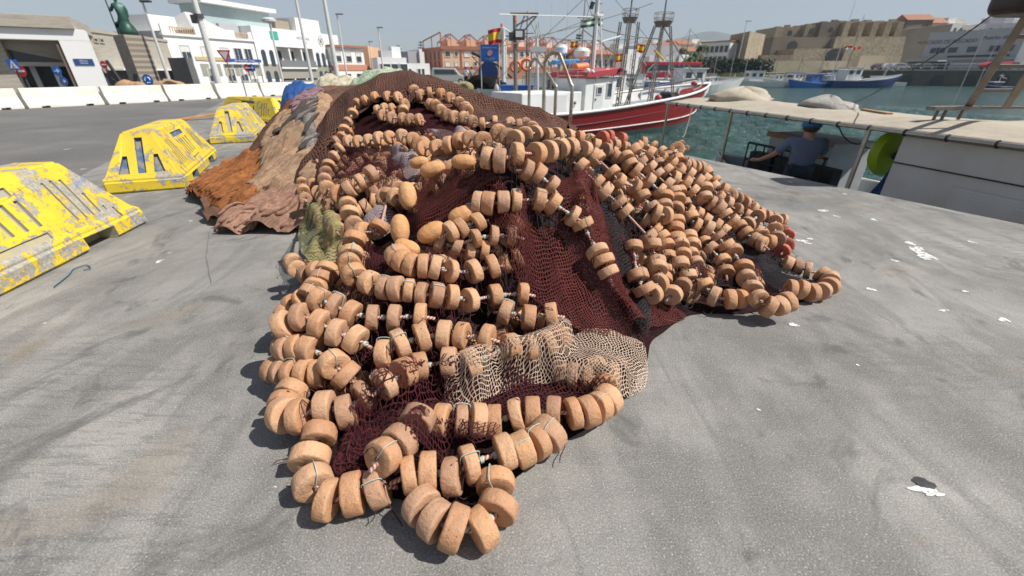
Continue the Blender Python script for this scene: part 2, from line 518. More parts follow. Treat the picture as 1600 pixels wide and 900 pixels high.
class Field:
    def __init__(s, x0, x1, y0, y1, st, fn):
        s.x0, s.y0, s.st = x0, y0, st
        xs = np.arange(x0, x1+st, st); ys = np.arange(y0, y1+st, st)
        X, Y = np.meshgrid(xs, ys); s.Z = fn(X, Y); s.ny, s.nx = s.Z.shape
    def __call__(s, x, y):
        fx = np.clip((np.asarray(x, float)-s.x0)/s.st, 0, s.nx-1.001); fy = np.clip((np.asarray(y, float)-s.y0)/s.st, 0, s.ny-1.001)
        ix = fx.astype(int); iy = fy.astype(int); fx = fx-ix; fy = fy-iy
        Z = s.Z
        return (Z[iy, ix]*(1-fx)+Z[iy, ix+1]*fx)*(1-fy)+(Z[iy+1, ix]*(1-fx)+Z[iy+1, ix+1]*fx)*fy
    def hit(s, px, py, off=0.0, floor=0.0):
        d = raydir(px, py); t = .6
        prev = None
        while t < 14:
            z = HC+d.z*t; g = max(float(s(d.x*t, d.y*t))+off, floor)
            if z < g:
                lo, hi = (prev if prev else t-.03), t
                for _ in range(14):
                    mi = (lo+hi)/2
                    if HC+d.z*mi < max(float(s(d.x*mi, d.y*mi))+off, floor): hi = mi
                    else: lo = mi
                t = hi; break
            prev = t; t += .03
        else:
            # the ray clears the crest: settle where it passes closest above the heap
            best = (9, 4)
            for i in range(300):
                t = 1+i*.03; g = max(float(s(d.x*t, d.y*t))+off, floor); dz = HC+d.z*t-g
                if dz < best[0]: best = (dz, t)
            t = best[1]
        x, y = d.x*t, d.y*t
        return Vector((x, y, max(float(s(x, y))+off, floor)))
FOOT = [(-.1, .8), (.08, .95), (.3, 1.2), (.55, 1.45), (.78, 1.66), (1.0, 2.15), (1.2, 2.25), (1.65, 2.2), (2.0, 2.3), (2.38, 2.55), (2.5, 2.95), (2.55, 3.6), (2.9, 4.2), (2.8, 4.9), (2.7, 5.7), (2.2, 6.8), (1.4, 7.8), (0, 8.4), (-1.3, 8.6), (-2.6, 8.2), (-3.0, 7.2), (-2.9, 6.2), (-2.6, 5.2), (-2.35, 4.5), (-2.2, 3.9), (-2.0, 3.3), (-1.8, 2.8), (-1.62, 2.45), (-1.4, 2.1), (-1.3, 1.8), (-1.15, 1.4), (-.88, 1.0), (-.6, .88)]
rb = RBF(CP)
def zc_fn(X, Y):
    Z = rb(X, Y)
    ins = inside(X, Y, FOOT); _, _, d = nearest(X, Y, FOOT)
    lim = np.where(ins, .05+d*3.2, .0)
    Z = np.minimum(Z, np.maximum(lim, .0))
    return np.where(ins, np.maximum(Z, .06), 0.0)
ZC = Field(-3.3, 3.3, .6, 8.9, .03, zc_fn)      # height of the float centres
RF, TF = .0615, .053

# ---- materials of the heap
def m_float(name, cols, sat=1):
    k = NT(name); co = k.coord()
    oi = k.n.new('ShaderNodeObjectInfo')
    c = k.ramp(oi.outputs['Random'], cols)
    n1 = k.noise(co, 14, 5, .65); n2 = k.noise(co, 90, 3, .7); vor = k.voro(co, 60)
    c = k.mix(k.math('MULTIPLY', k.ramp(n1, [(.42, 0), (.68, 1)]), .38), c, (.56, .37, .24))
    c = k.mix(k.math('MULTIPLY', k.ramp(k.noise(co, 24, 4, .7), [(.55, 0), (.7, 1)]), .38), c, (.24, .125, .07))
    c = k.mix(k.ramp(vor, [(.08, .55), (.16, 0)]), c, (.14, .08, .05))
    b = k.bump(n2, .5, .005); b = k.bump(k.noise(co, 30, 5, .75), .7, .014, b); b = k.bump(k.ramp(vor, [(.05, 0), (.2, 1)]), .4, .002, b)
    return k.fin(c, .62, b, spec=.35)
MAT_FLOAT = m_float('cork_float', [(0, (.50, .235, .11)), (.2, (.58, .32, .165)), (.4, (.42, .21, .11)), (.6, (.62, .36, .20)), (.8, (.50, .29, .18)), (1, (.33, .17, .10))])
MAT_RED = m_float('red_float', [(0, (.46, .09, .05)), (1, (.55, .13, .08))])
MAT_EGG = m_float('egg_float', [(0, (.62, .29, .11)), (1, (.70, .38, .17))])
def m_rope():
    k = NT('twisted_rope'); uvn = k.tc.outputs['UV']; s = k.sep(uvn)
    a = k.math('FRACT', k.math('ADD', k.math('MULTIPLY', s[0], 62), k.math('MULTIPLY', s[1], 2)))
    st = k.math('ABSOLUTE', k.math('SUBTRACT', a, .5))
    c = k.mix(k.ramp(st, [(.2, 0), (.3, 1)]), (.62, .46, .40), (.34, .115, .08))
    return k.fin(c, .8, k.bump(st, .8, .004))
MAT_ROPE = m_rope()
MAT_TWINE = paint('green_twine', (.46, .60, .55), .7, .3, (.08, .12, .12), 60)
def m_net(name, c, cell=.016, width=.16, c2=None, back=None, gap=0.0, warp=.25, fuzz=.25, rough=.85):
    """a knotted mesh; the holes are open (alpha) unless a backing colour is given"""
    k = NT(name); uv = k.coord('UV')
    nz = k.n.new('ShaderNodeTexNoise'); nz.inputs['Scale'].default_value = 9; nz.inputs['Detail'].default_value = 3; k.l.new(uv, nz.inputs['Vector'])
    vm = k.n.new('ShaderNodeVectorMath'); vm.operation = 'SUBTRACT'; k.l.new(nz.outputs['Color'], vm.inputs[0]); vm.inputs[1].default_value = (.5, .5, .5)
    vs = k.n.new('ShaderNodeVectorMath'); vs.operation = 'SCALE'; k.l.new(vm.outputs[0], vs.inputs[0]); vs.inputs['Scale'].default_value = warp*.25
    va = k.n.new('ShaderNodeVectorMath'); va.operation = 'ADD'; k.l.new(uv, va.inputs[0]); k.l.new(vs.outputs[0], va.inputs[1])
    s = k.sep(va.outputs[0])
    def line(e):
        f = k.math('FRACT', k.math('DIVIDE', e, cell)); return k.math('ABSOLUTE', k.math('SUBTRACT', f, .5))
    l1 = line(k.math('ADD', s[0], s[1])); l2 = line(k.math('SUBTRACT', s[0], s[1]))
    mx = k.math('MINIMUM', l1, l2)
    mask = k.ramp(mx, [(width*.5, 1), (width*.5+.04, 0)])
    n = k.noise(k.coord('UV'), 5, 4, .6)
    cc = k.mix(k.ramp(n, [(.35, 0), (.7, 1)]), c, c2 or tuple(x*.6 for x in c))
    b = k.bump(mask, .7, .004)
    if back is not None:
        cc = k.mix(mask, back, cc)
        return k.fin(cc, rough, b, spec=.2)
    # here and there the net is gathered and closes up
    g = k.ramp(k.noise(k.coord('UV'), 3.3, 4, .6, .6), [(.56-gap, 0), (.70-gap, 1)])
    fz = k.math('GREATER_THAN', k.noise(k.coord('UV'), 140, 2, .6), .5)
    al = k.math('MAXIMUM', mask, k.math('MULTIPLY', g, fz))
    return k.fin(cc, rough, b, alpha=al, spec=.2)
MAT_N_MAROON = m_net('maroon_netting', (.075, .015, .019), .026, .2, (.045, .010, .014), gap=.0)
MAT_N_RED = m_net('red_brown_netting', (.125, .028, .024), .021, .24, (.075, .017, .016), gap=.035)
MAT_N_BLACK = m_net('black_netting', (.016, .016, .019), .022, .28, (.03, .03, .034), gap=.1)
MAT_N_BEIGE = m_net('beige_netting', (.56, .43, .33), .0205, .19, (.46, .34, .26), gap=-.08)
MAT_N_GREEN = m_net('green_netting', (.36, .33, .13), .014, .30, (.28, .27, .16), gap=-.16)
MAT_N_GREY = m_net('grey_pink_netting', (.42, .34, .34), .012, .3, (.32, .26, .28), gap=-.02)
MAT_CORE = m_net('dark_net_bulk', (.055, .013, .015), .024, .2, (.03, .009, .011), back=(.004, .003, .0035), warp=1.0)
MAT_BROWN = m_net('brown_netting', (.17, .080, .054), .040, .28, (.115, .054, .037), back=(.018, .009, .007), warp=.35)
def m_soft(name, c, c2, cell=.013):
    k = NT(name); uv = k.coord('Object')
    n = k.noise(uv, 2.6, 5, .6, .8)
    cc = k.mix(k.ramp(n, [(.38, 0), (.62, 1)]), c, c2)
    cc = k.mix(k.ramp(k.noise(uv, 9, 4, .7, 1.0), [(.42, .5), (.56, 0)]), cc, tuple(x*.45 for x in c2))
    s = k.sep(uv)
    def line(e): return k.math('ABSOLUTE', k.math('SUBTRACT', k.math('FRACT', k.math('DIVIDE', e, .018)), .5))
    mm = k.ramp(k.math('MINIMUM', line(k.math('ADD', s[0], s[1])), line(k.math('SUBTRACT', s[0], s[1]))), [(.16, 0), (.3, 1)])
    cc = k.mix(k.math('MULTIPLY', mm, .55), cc, tuple(x*.35 for x in c2))
    return k.fin(cc, .95, k.bump(k.noise(uv, 45, 4, .7), .5, .008, k.bump(mm, .3, .003)), spec=.08)

def fix_poly(poly, wob=.02, seed=0, step=.06):
    out = []; n = len(poly)
    for i in range(n):
        a = Vector(poly[i][:2]); b = Vector(poly[(i+1) % n][:2]); L = (b-a).length; m_ = max(1, int(L/step))
        for j in range(m_):
            p = a.lerp(b, j/m_); out.append(p)
    P = np.array([[p.x, p.y] for p in out])
    for _ in range(2): P = .5*P+.25*(np.roll(P, 1, 0)+np.roll(P, -1, 0))
    P[:, 0] += wob*2*vnoise(P[:, 0]*6+seed, P[:, 1]*6, seed); P[:, 1] += wob*2*vnoise(P[:, 0]*6, P[:, 1]*6+seed, seed+5)
    return [tuple(p) for p in P]
def sheet(name, poly, zf, st, mat, parent=None, uvrot=0.0, uvscale=1.0, hem=.04, wob=.02, seed=0, smooth=True, hemw=.08):
    """a piece of cloth or net lying over zf(x,y), cut along poly (world x,y)"""
    P = fix_poly(poly, wob, seed)
    A = np.array(P); x0, y0 = A.min(0)-st*2; x1, y1 = A.max(0)+st*2
    xs = np.arange(x0, x1, st); ys = np.arange(y0, y1, st); X, Y = np.meshgrid(xs, ys)
    ins = inside(X, Y, P); bx, by, bd = nearest(X, Y, P)
    cell = ins[:-1, :-1] | ins[:-1, 1:] | ins[1:, 1:] | ins[1:, :-1]
    X2 = np.where(ins, X, bx); Y2 = np.where(ins, Y, by)
    Z = zf(X2, Y2)
    d = np.where(ins, bd, 0)
    Z = Z-hem*np.clip(1-d/hemw, 0, 1)**2
    Z = np.maximum(Z, .006)
    # arc-length uv
    dx = np.diff(X2, axis=1); dzx = np.diff(Z, axis=1)
    U = np.concatenate([np.zeros((X.shape[0], 1)), np.cumsum(np.sqrt(dx**2+np.minimum(dzx**2, .04)), 1)], 1); U = U-U[:, [U.shape[1]//2]]
    dy = np.diff(Y2, axis=0); dzy = np.diff(Z, axis=0)
    W = np.concatenate([np.zeros((1, X.shape[1])), np.cumsum(np.sqrt(dy**2+np.minimum(dzy**2, .04)), 0)], 0); W = W-W[[W.shape[0]//2], :]
    # blend arc length with plan distance so the weave does not shear wildly
    U = .5*U+.5*X; W = .6*W+.4*(Y-.6*Z)
    c, s_ = math.cos(uvrot), math.sin(uvrot)
    U, W = (U*c-W*s_)*uvscale, (U*s_+W*c)*uvscale
    idx = np.full(X.shape, -1); use = np.zeros(X.shape, bool)
    use[:-1, :-1] |= cell; use[:-1, 1:] |= cell; use[1:, 1:] |= cell; use[1:, :-1] |= cell
    idx[use] = np.arange(use.sum())
    V = np.stack([X2[use], Y2[use], Z[use]], 1)
    jj, ii = np.nonzero(cell)
    Q = np.stack([idx[jj, ii], idx[jj, ii+1], idx[jj+1, ii+1], idx[jj+1, ii]], 1)
    me = bpy.data.meshes.new(name)
    off = np.zeros(3)
    if parent is not None:
        l = basis(parent).translation; off = np.array([l.x, l.y, l.z])
    me.from_pydata((V-off).tolist(), [], Q.tolist()); me.materials.append(mat)
    me.polygons.foreach_set('use_smooth', [True]*len(me.polygons))
    uvl = me.uv_layers.new(name='UVMap')
    UV = np.stack([U[use], W[use]], 1)[Q.ravel()]
    uvl.data.foreach_set('uv', UV.ravel())
    o = bpy.data.objects.new(name, me); col.objects.link(o)
    if parent is not None: o.parent = parent
    return o
def cast_poly(pts, off=.03, fld=None):
    f = fld or ZC
    return [tuple(f.hit(a, b, off, .01)[:2]) for a, b in pts]
# ------------------------------------------------------------------ float lines
# (label, extra height, size, [pixels of the float centres or None for a bare length of rope])
G_FL = 'lines of cork floats heaped on the net pile'
def P_(s): return [None if t == '/' else tuple(float(a) for a in t.split(',')) for t in s.split()]
LINES = [
 ('topmost curved line of small floats at the left shoulder of the brown net heap', .09, .95, "622,152 606,151 586,152 571,157 558,162 551,177 543,191 538,203 534,214 526,221"),
 ('short double stack of floats inside the topmost loop beside the brown net', .06, .9, "590,172 601,169 613,170 / 632,163 630,172"),
 ('short line of five floats just below the topmost loop', .05, .95, "598,180 612,184 629,186 641,187 655,187"),
 ('line of floats running down the crest just under the highest fold of brown net', .08, .95, "647,142 657,148 671,146 689,147 703,153 718,160 728,168 730,176"),
 ('fat cluster of four floats under the crest line, pale net beside it', .04, 1.0, "672,163 680,165 689,173 699,180 710,183"),
 ('long row of tilted floats crossing the upper left, ending in the left chain', .07, 1.0, "655,226 645,217 628,212 609,215 592,216 576,219 560,222 545,221 531,232 522,246 513,258 509,269 507,281 512,295 529,303 546,296 563,284 580,272"),
 ('outermost left loop of floats hanging over the shaded side of the heap', .0, 1.0, "500,256 489,265 478,273 473,285 474,298 477,310"),
 ('hidden inner loop of floats under the left chain, half in shadow', -.05, 1.0, "490,288 497,300 505,312 518,319 534,318 548,309"),
 ('line of weathered floats on the crest below the slope of brown net', .04, .95, "725,186 738,190 754,194 773,191 797,193 811,197 821,194 832,200"),
 ('row of floats from the two yellow egg floats up to the middle crest', .05, 1.0, "662,233 683,231 702,227 718,221 735,217 754,221"),
 ('crest line of floats with the pale hollow one in front of the quay ladder', .05, .95, "779,208 793,214 805,218 819,211 837,208 855,212 870,212 888,213 905,216"),
 ('bold row of eight large floats across the top middle of the heap', .09, 1.08, "762,247 781,251 / 808,246 838,240 857,237 874,232 891,231 912,235 926,244"),
 ('string falling from the bold top row down to the inner right of the red net', .07, 1.05, "908,262 932,287 944,299 964,317 976,331 / 1012,374 1018,386 1025,409 1027,424"),
 ('floats under the bold top row on the right of the black netting', .05, 1.0, "933,248 956,270 967,283 992,293 1003,307 1017,326 1019,341 1040,340"),
 ('small pair of floats hanging on a rope below the bold top row', .06, 1.0, "822,270 840,272 / 861,290"),
 ('curved string of floats over the maroon net in the middle of the heap', .09, 1.05, "749,322 762,322 786,316 806,314 / 842,312 864,318 / 895,338 910,350 / 933,398 942,411 950,425"),
 ('row of shaded floats tucked beside the upper egg floats', .06, 1.0, "704,369 722,362 746,352"),
 ('three floats half covered by maroon net beside the middle string', .02, 1.0, "742,381 770,375 800,372"),
 ('shaded floats peeping out below the egg floats', -.02, .95, "690,384 712,388 735,392 756,388"),
 ('tightly packed row ending in two floats left of the maroon drape', .09, 1.08, "622,400 633,414 645,418 660,420 679,422 704,424 / 740,424 770,420"),
 ('long row starting as an upright stack and running right under the packed row', .08, 1.08, "555,378 549,397 546,413 553,429 578,442 602,450 621,456 639,458 659,460 681,461 706,464 734,469 / 774,462 / 817,459"),
 ('pair and stack of floats with a bare rope above the upright stack', .05, 1.0, "544,322 547,334 554,354 567,367 / 593,354 / 607,306 618,309"),
 ('two floats leaning on the green net at the left', .03, 1.0, "519,346 526,360"),
 ('string of floats lying on the ground at the far left behind the green net', .0, 1.0, "458,410 466,424 480,430 494,424"),
 ('three spaced floats below the long row, net draped over the last', .08, 1.08, "790,488 / 826,496 / 862,493"),
 ('loop of floats at the upper left front corner', .05, 1.05, "512,424 503,436 493,449 487,464 476,472 458,482 449,494 444,508"),
 ('spaced row of floats with green ties under the dark net in the left front', .09, 1.05, "500,474 523,484 548,490 / 582,496 / 616,496 / 657,494"),
 ('row beginning with the big pale float that shows its hole at the left front', .11, 1.14, "446,520 472,500 502,508 526,520 556,530 / 600,552 625,537 660,527 694,523 722,525 762,533"),
 ('stack of floats on the left edge with a bare striped rope running right', .05, 1.1, "447,548 455,552 466,551 483,548 / 515,578 541,588"),
 ('lowest stack on the left edge leaning outwards', .02, 1.1, "436,575 446,581 462,586 482,588 502,584"),
 ('row of floats reaching the beige net, with a bare rope in its middle', .08, 1.12, "598,607 632,587 655,573 / 702,566 735,568 / 797,546 826,544 / 857,536 873,527"),
 ('row with the round pale face at the left front edge, rising to the right', .05, 1.15, "458,618 448,634 449,652 467,656 / 508,644 540,643 / 572,622 600,605"),
 ('front left loop of floats lying on the concrete', .01, 1.15, "500,680 484,716 490,754 514,780 552,772 / 594,762"),
 ('two floats with blue twine rings crossing the front loops', .09, 1.12, "655,661 / 624,694 600,724"),
 ('front row of floats lying below the maroon net', .03, 1.15, "637,747 669,743 707,744 741,735 / 788,714 / 817,706 838,696 854,682"),
 ('straight row of floats along the right front edge of the maroon net', .03, 1.12, "690,661 721,662 746,661 772,659 / 808,653 832,651 / 864,650 / 898,650 918,647 934,640 947,630"),
 ('small loop of floats at the very front tip of the heap', .0, 1.15, "660,793 682,818 710,830 / 752,826 / 778,793 768,752"),
 # right flank
 ('packed diagonal string nearest the black netting on the right flank', .07, 1.0, "986,243 1000,253 1015,262 1026,274 1043,290 1052,300 1055,315 1053,332"),
 ('second packed diagonal string on the right flank', .05, 1.0, "974,250 984,262 993,270 1013,283 1030,298 1041,311 1040,328"),
 ('third diagonal string, starting by the crest on the right flank', .05, .97, "993,235 1015,244 1027,257 1041,270 1054,279 1070,290 1083,303"),
 ('diagonal string with a bare rope in the middle of the right flank', .07, 1.0, "1045,258 1060,266 1076,274 1090,284 1102,295 / 1098,311 1111,318 / 1122,325 1133,335 1144,345 1155,354 1164,364 1179,375 1190,384"),
 ('string standing up on the far right crest with a float showing its hole', .07, 1.0, "1065,224 1072,232 / 1053,240 1057,252 1068,257 1077,259 1085,261 1094,264"),
 ('outer string along the back of the right flank down to the far bend', .04, 1.0, "1102,270 1116,285 / 1129,299 1141,306 1151,310 1162,317 1175,326 1187,333 1198,338 1208,340 1222,344"),
 ('short stack standing at the far right bend', .07, 1.0, "1212,345 1211,358 / 1214,373 1201,381 1188,366"),
 ('pair of upright floats beside the far right bend', .05, 1.0, "1168,350 1181,344"),
 ('string of large floats down the middle of the right flank into the lower right loop', .07, 1.05, "1078,339 1087,354 / 1104,364 1118,373 1133,384 1145,393 / 1161,418 1166,435 / 1174,456 1182,470 1201,483 1216,481 1228,476"),
 ('left lower stack of the right flank beside the black gathered net', .07, 1.05, "989,386 / 996,431 1006,452 1019,459 1032,449"),
 ('column of floats falling straight down the right flank', .05, 1.02, "1053,346 1055,358 1057,374 1061,387 1063,403 / 1057,417 1074,431 / 1066,447 1046,462"),
 ('short string behind the column of floats on the right flank', .03, 1.0, "1076,372 1080,386 1078,402 1084,416"),
 ('string linking the column to the lower right loop on the ground', .03, 1.05, "1098,449 / 1116,463 1140,471 1156,470"),
 ('long loop of floats reaching farthest right on the concrete', .0, 1.05, "1234,455 1249,456 1267,457 1283,455 1295,447 1296,437 1284,429 1262,423 / 1245,417 1230,413"),
 ('pair of floats lying in the net between the two lower right loops', .02, .98, "1100,377 1109,391 / 1128,408 / 1134,425"),
 ('small floats lying in the dip behind the crest', .02, .9, "922,222 934,230 947,228 962,229 978,235 994,237"),
 ('small floats packed below the dip behind the crest', .02, .92, "945,238 958,240 966,250 981,252 / 1010,238 1022,247"),
 ('packed floats at the back of the right crest', .03, .92, "1005,226 1020,230 1033,238 1046,246 1040,256 1030,250"),
 ('string filling the slope under the far right bend', .0, 1.0, "1100,285 1112,296 1122,308 1136,318 1150,328 1166,338 1176,350"),
 ('floats half sunk in the net on the right flank', .0, 1.0, "1060,302 1068,318 1075,330 1090,335 1102,345 1118,355 1130,365"),
 ('shaded floats behind the lower left stack of the right flank', .0, 1.0, "1012,345 1022,360 1033,372 1040,388 1045,405 1042,425 1035,438"),
]
REDS = [('three red floats in a row at the back edge of the heap', .05, .95, "940,223 951,220 / 969,222"),
        ('string of red floats at the far right bend of the heap', .0, .95, "1222,360 1228,370 1229,382 1223,392"),
        ('two red floats half hidden on the back of the right flank', .0, .9, "1160,312 1168,318")]
EGGS = [(637, 306, 1.25, 80), (625, 358, 1.2, 85), (636, 387, 1.0, 20), (674, 363, 1.15, -30), (722, 336, 1.1, -20), (724, 253, 1.0, 0), (676, 265, 1.15, -15), (655, 254, .9, -10)]

def disc_mesh(name, seed, mat, th=1.0, hole=.17, chip=0.02):
    r = np.random.default_rng(seed); n = 26
    hr = RF*hole; t = TF*th/2; e = .0055
    prof = [(hr, -t*.9), (hr+.004, -t), (RF*.55, -t*1.0), (RF-e, -t), (RF-e*.35, -t+e*.4), (RF, -t+e*1.15), (RF*1.006, 0), (RF, t-e*1.15), (RF-e*.35, t-e*.4), (RF-e, t), (RF*.55, t*1.0), (hr+.004, t), (hr, t*.9)]
    vs = []; fs = []
    ph = r.uniform(0, 6.28, 4); wob = r.uniform(-.05, .05, 4); tilt = r.uniform(-.10, .10)
    for (rad, h) in prof:
        for k in range(n):
            a = 2*math.pi*k/n
            q = 1+wob[0]*math.sin(2*a+ph[0])*.9+wob[1]*math.sin(3*a+ph[1])*.5+chip*float(vnoise(np.array([k*.9+seed*7.1]), np.array([h*45+seed]), seed)[0])*1.6
            vs.append((rad*q*math.cos(a), rad*q*math.sin(a), h*(1+tilt*math.cos(a+ph[2]))+.003*float(vnoise(np.array([rad*60+k*.4]), np.array([seed+k*.7]), seed+3)[0])))
    m_ = len(prof)
    for i in range(m_):
        for k in range(n):
            i2 = (i+1) % m_
            fs.append((i*n+k, i*n+(k+1) % n, i2*n+(k+1) % n, i2*n+k))
    me = bpy.data.meshes.new(name); me.from_pydata(vs, [], fs); me.materials.append(mat)
    me.polygons.foreach_set('use_smooth', [True]*len(me.polygons))
    bm = bmesh.new(); bm.from_mesh(me); bmesh.ops.recalc_face_normals(bm, faces=bm.faces); bm.to_mesh(me); bm.free()
    me.set_sharp_from_angle(angle=R(50))
    return me
DISC = [disc_mesh('float', i, MAT_FLOAT, th) for i, th in enumerate((1, .92, 1.05, .85, 1.0, 1.12, .95, .8))]
DISCR = [disc_mesh('float', 50+i, MAT_RED, th) for i, th in enumerate((.9, 1.0))]
DTH = [1, .92, 1.05, .85, 1.0, 1.12, .95, .8]

class Fl: pass
floats = []; lines3 = []
def add_line(label, off, size, s, meshes, red=False):
    pts = P_(s); L = []
    for q in pts:
        if q is None: L.append(None); continue
        f = Fl(); f.p = ZC.hit(q[0], q[1], off, RF*size*.98); f.s = size*random.uniform(.95, 1.05)
        f.line = len(lines3); f.floor = RF*f.s*.97; f.p0 = f.p.copy(); L.append(f); floats.append(f)
    lines3.append((label, L, red))
for l in LINES: add_line(*l, DISC)
for l in REDS: add_line(*l, DISCR, True)
# floats buried in the heap: short random strings lying under the nets
NB = len(lines3)
rr = random.Random(5)
nb = 0
for i in range(96):
    for _ in range(40):
        x = rr.uniform(-1.9, 2.5); y = rr.uniform(1.0, 5.0)
        px, py, dep = proj(x, y, float(ZC(x, y)))
        if float(ZC(x, y)) > .09 and 440 < px < 1230 and py > 205 and not (830 < px < 985 and 300 < py < 520): break
    a = rr.uniform(0, 6.28); L = []; n = rr.choice((3, 4, 5, 6))
    for j in range(n):
        z = float(ZC(x, y))
        if z < .08: break
        f = Fl(); f.p = Vector((x, y, max(z-.05, RF))); f.s = rr.uniform(.92, 1.08); f.line = len(lines3); f.floor = RF; f.p0 = f.p.copy()
        L.append(f); floats.append(f)
        a += rr.uniform(-.35, .35); sl_ = abs(float(ZC(x+.07*math.cos(a), y+.07*math.sin(a)))-z)
        stp = .075/math.sqrt(1+(sl_/.07)**2); x += stp*math.cos(a); y += stp*math.sin(a)
    if len(L) >= 2: lines3.append((None, L, False)); nb += 1
# relax: keep floats from sinking into each other
Pn = np.array([list(f.p) for f in floats]); P0 = Pn.copy(); Sz = np.array([f.s for f in floats]); Ln = np.array([f.line for f in floats]); Fl_ = np.array([f.floor for f in floats])
hid = Ln >= NB
wt = np.where(hid, 1.0, .35)
for it in range(26):
    D = Pn[:, None]-Pn[None]; d = np.sqrt((D**2).sum(-1))+1e-6; np.fill_diagonal(d, 9)
    same = (Ln[:, None] == Ln[None])
    mn = np.where(same, .060, .108)*(Sz[:, None]+Sz[None])/2
    pen = np.clip(mn-d, 0, None)
    W = wt[:, None]/(wt[:, None]+wt[None])
    push = (D/d[..., None]*(pen*W)[..., None]*.5).sum(1)
    push[:, 2] += np.where(~hid, .002, -.001)*(pen.sum(1) > 0)
    Pn += np.clip(push, -.02, .02)
    Pn += (P0-Pn)*np.where(hid, .02, .10)[:, None]
    Pn[:, 2] = np.maximum(Pn[:, 2], Fl_)
for f, p in zip(floats, Pn): f.p = Vector(p)

def catmull(P, n=5):
    if len(P) < 3: return [P[0].lerp(P[-1], i/n) for i in range(n+1)]
    Q = [P[0]*2-P[1]]+P+[P[-1]*2-P[-2]]; out = []
    for i in range(1, len(Q)-2):
        a, b, c, d = Q[i-1:i+3]
        for j in range(n):
            t = j/n
            out.append(.5*((2*b)+(c-a)*t+(2*a-5*b+4*c-d)*t*t+(3*b-a-3*c+d)*t**3))
    out.append(P[-1]); return out
def rope_obj(name, pts, r, mat, parent, n=8):
    m = MB(); m.tube(pts, r, n)
    o = m.build(name, mat, parent, world=True, smooth=True)
    me = o.data; uv = me.uv_layers.new(name='UVMap')
    L = [0]
    for a, b in zip(pts[:-1], pts[1:]): L.append(L[-1]+(b-a).length)
    dat = np.zeros((len(me.loops), 2)); k = 0
    for p in me.polygons:
        vs = list(p.vertices)
        ks = [v % n for v in vs]; wrap = max(ks)-min(ks) > n/2
        for v in vs:
            kk = v % n
            if wrap and kk == 0: kk = n
            dat[k] = (L[v//n], kk/n); k += 1
    uv.data.foreach_set('uv', dat.ravel())
    return o
BUR = []
for li, (label, L, red) in enumerate(lines3):
    fl = [f for f in L if f is not None]
    P = [f.p.copy() for f in fl]
    c = sum(P, Vector())/len(P)
    if label is None:
        BUR.append((fl, P)); continue
    root = thing('float_line', label, 'float line', (c.x, c.y, 0), 0, G_FL if not red else 'lines of red floats on the net pile')
    for i, f in enumerate(fl):
        t = P[min(i+1, len(P)-1)]-P[max(i-1, 0)]
        if i > 0 and L.index(f) > 0 and L[L.index(f)-1] is None and i+1 < len(P): t = P[i+1]-P[i-1]
        t = t.normalized() if t.length > 1e-4 else Vector((1, 0, 0))
        j = .20
        t = (t+Vector((random.uniform(-j, j), random.uniform(-j, j), random.uniform(-j, j)))).normalized()
        q = t.to_track_quat('Z', 'X') @ Euler((0, 0, random.uniform(0, 6.28))).to_quaternion()
        f.t = t
        k = random.randrange(len(DISC))
        me = DISCR[k % 2] if red else DISC[k]
        o = bpy.data.objects.new('float', me); col.objects.link(o); o.parent = root
        o.location = f.p-root.location; o.rotation_mode = 'QUATERNION'; o.rotation_quaternion = q; o.scale = (f.s,)*3
    # the rope, a bit loose
    pts = catmull(P, 6)
    a0 = pts[0]+(pts[0]-pts[1]).normalized()*.07; a1 = pts[-1]+(pts[-1]-pts[-2]).normalized()*.07
    a0.z = max(a0.z-.02, .01); a1.z = max(a1.z-.02, .01)
    rope_obj('rope', [a0]+pts+[a1], .0088, MAT_ROPE, root)
    # green ties round the rope and twine rings over some floats near the front
    near = c.y < 2.35
    for a, b in zip(fl[:-1], fl[1:]):
        d = (b.p-a.p); gap = d.length
        if gap > .085 and random.random() < (.95 if near else .5):
            for u in ((.5,) if gap < .13 else (.34, .72)):
                m_ = a.p.lerp(b.p, u); dd = d.normalized(); sd_ = dd.orthogonal().normalized(); s2 = dd.cross(sd_)
                H_ = [m_+dd*(-.007+.014*x/18)+(sd_*math.cos(x*1.05)+s2*math.sin(x*1.05))*.0115 for x in range(19)]
                tb = MB(); tb.tube(H_, .0028, 5); tb.build('tie_cord', MAT_TWINE, root, world=True, smooth=True)
    if near:
        for f in fl:
            if random.random() < .26:
                ax = f.t.cross(Vector((0, 0, 1)))
                if ax.length < .3: continue
                ax.normalize(); up = ax.cross(f.t).normalized()
                if up.z < 0: up = -up
                ring = []
                r_ = RF*f.s+.004; hh = TF*.5*f.s+.005; s_ = random.uniform(-.5, .5)
                for q_ in [(-1.0, .1), (-1.0, .55), (-.95, .92), (-.55, 1.03), (0, 1.05), (.55, 1.03), (.95, .92), (1.0, .55), (1.0, .1)]:
                    ring.append(f.p+f.t*(q_[0]*hh)+(up*math.cos(s_)+ax*math.sin(s_))*(q_[1]*r_))
                rb_ = MB(); rb_.tube(catmull(ring, 3), .0017, 5); rb_.build('twine_ring', MAT_TWINE, root, world=True, smooth=True)
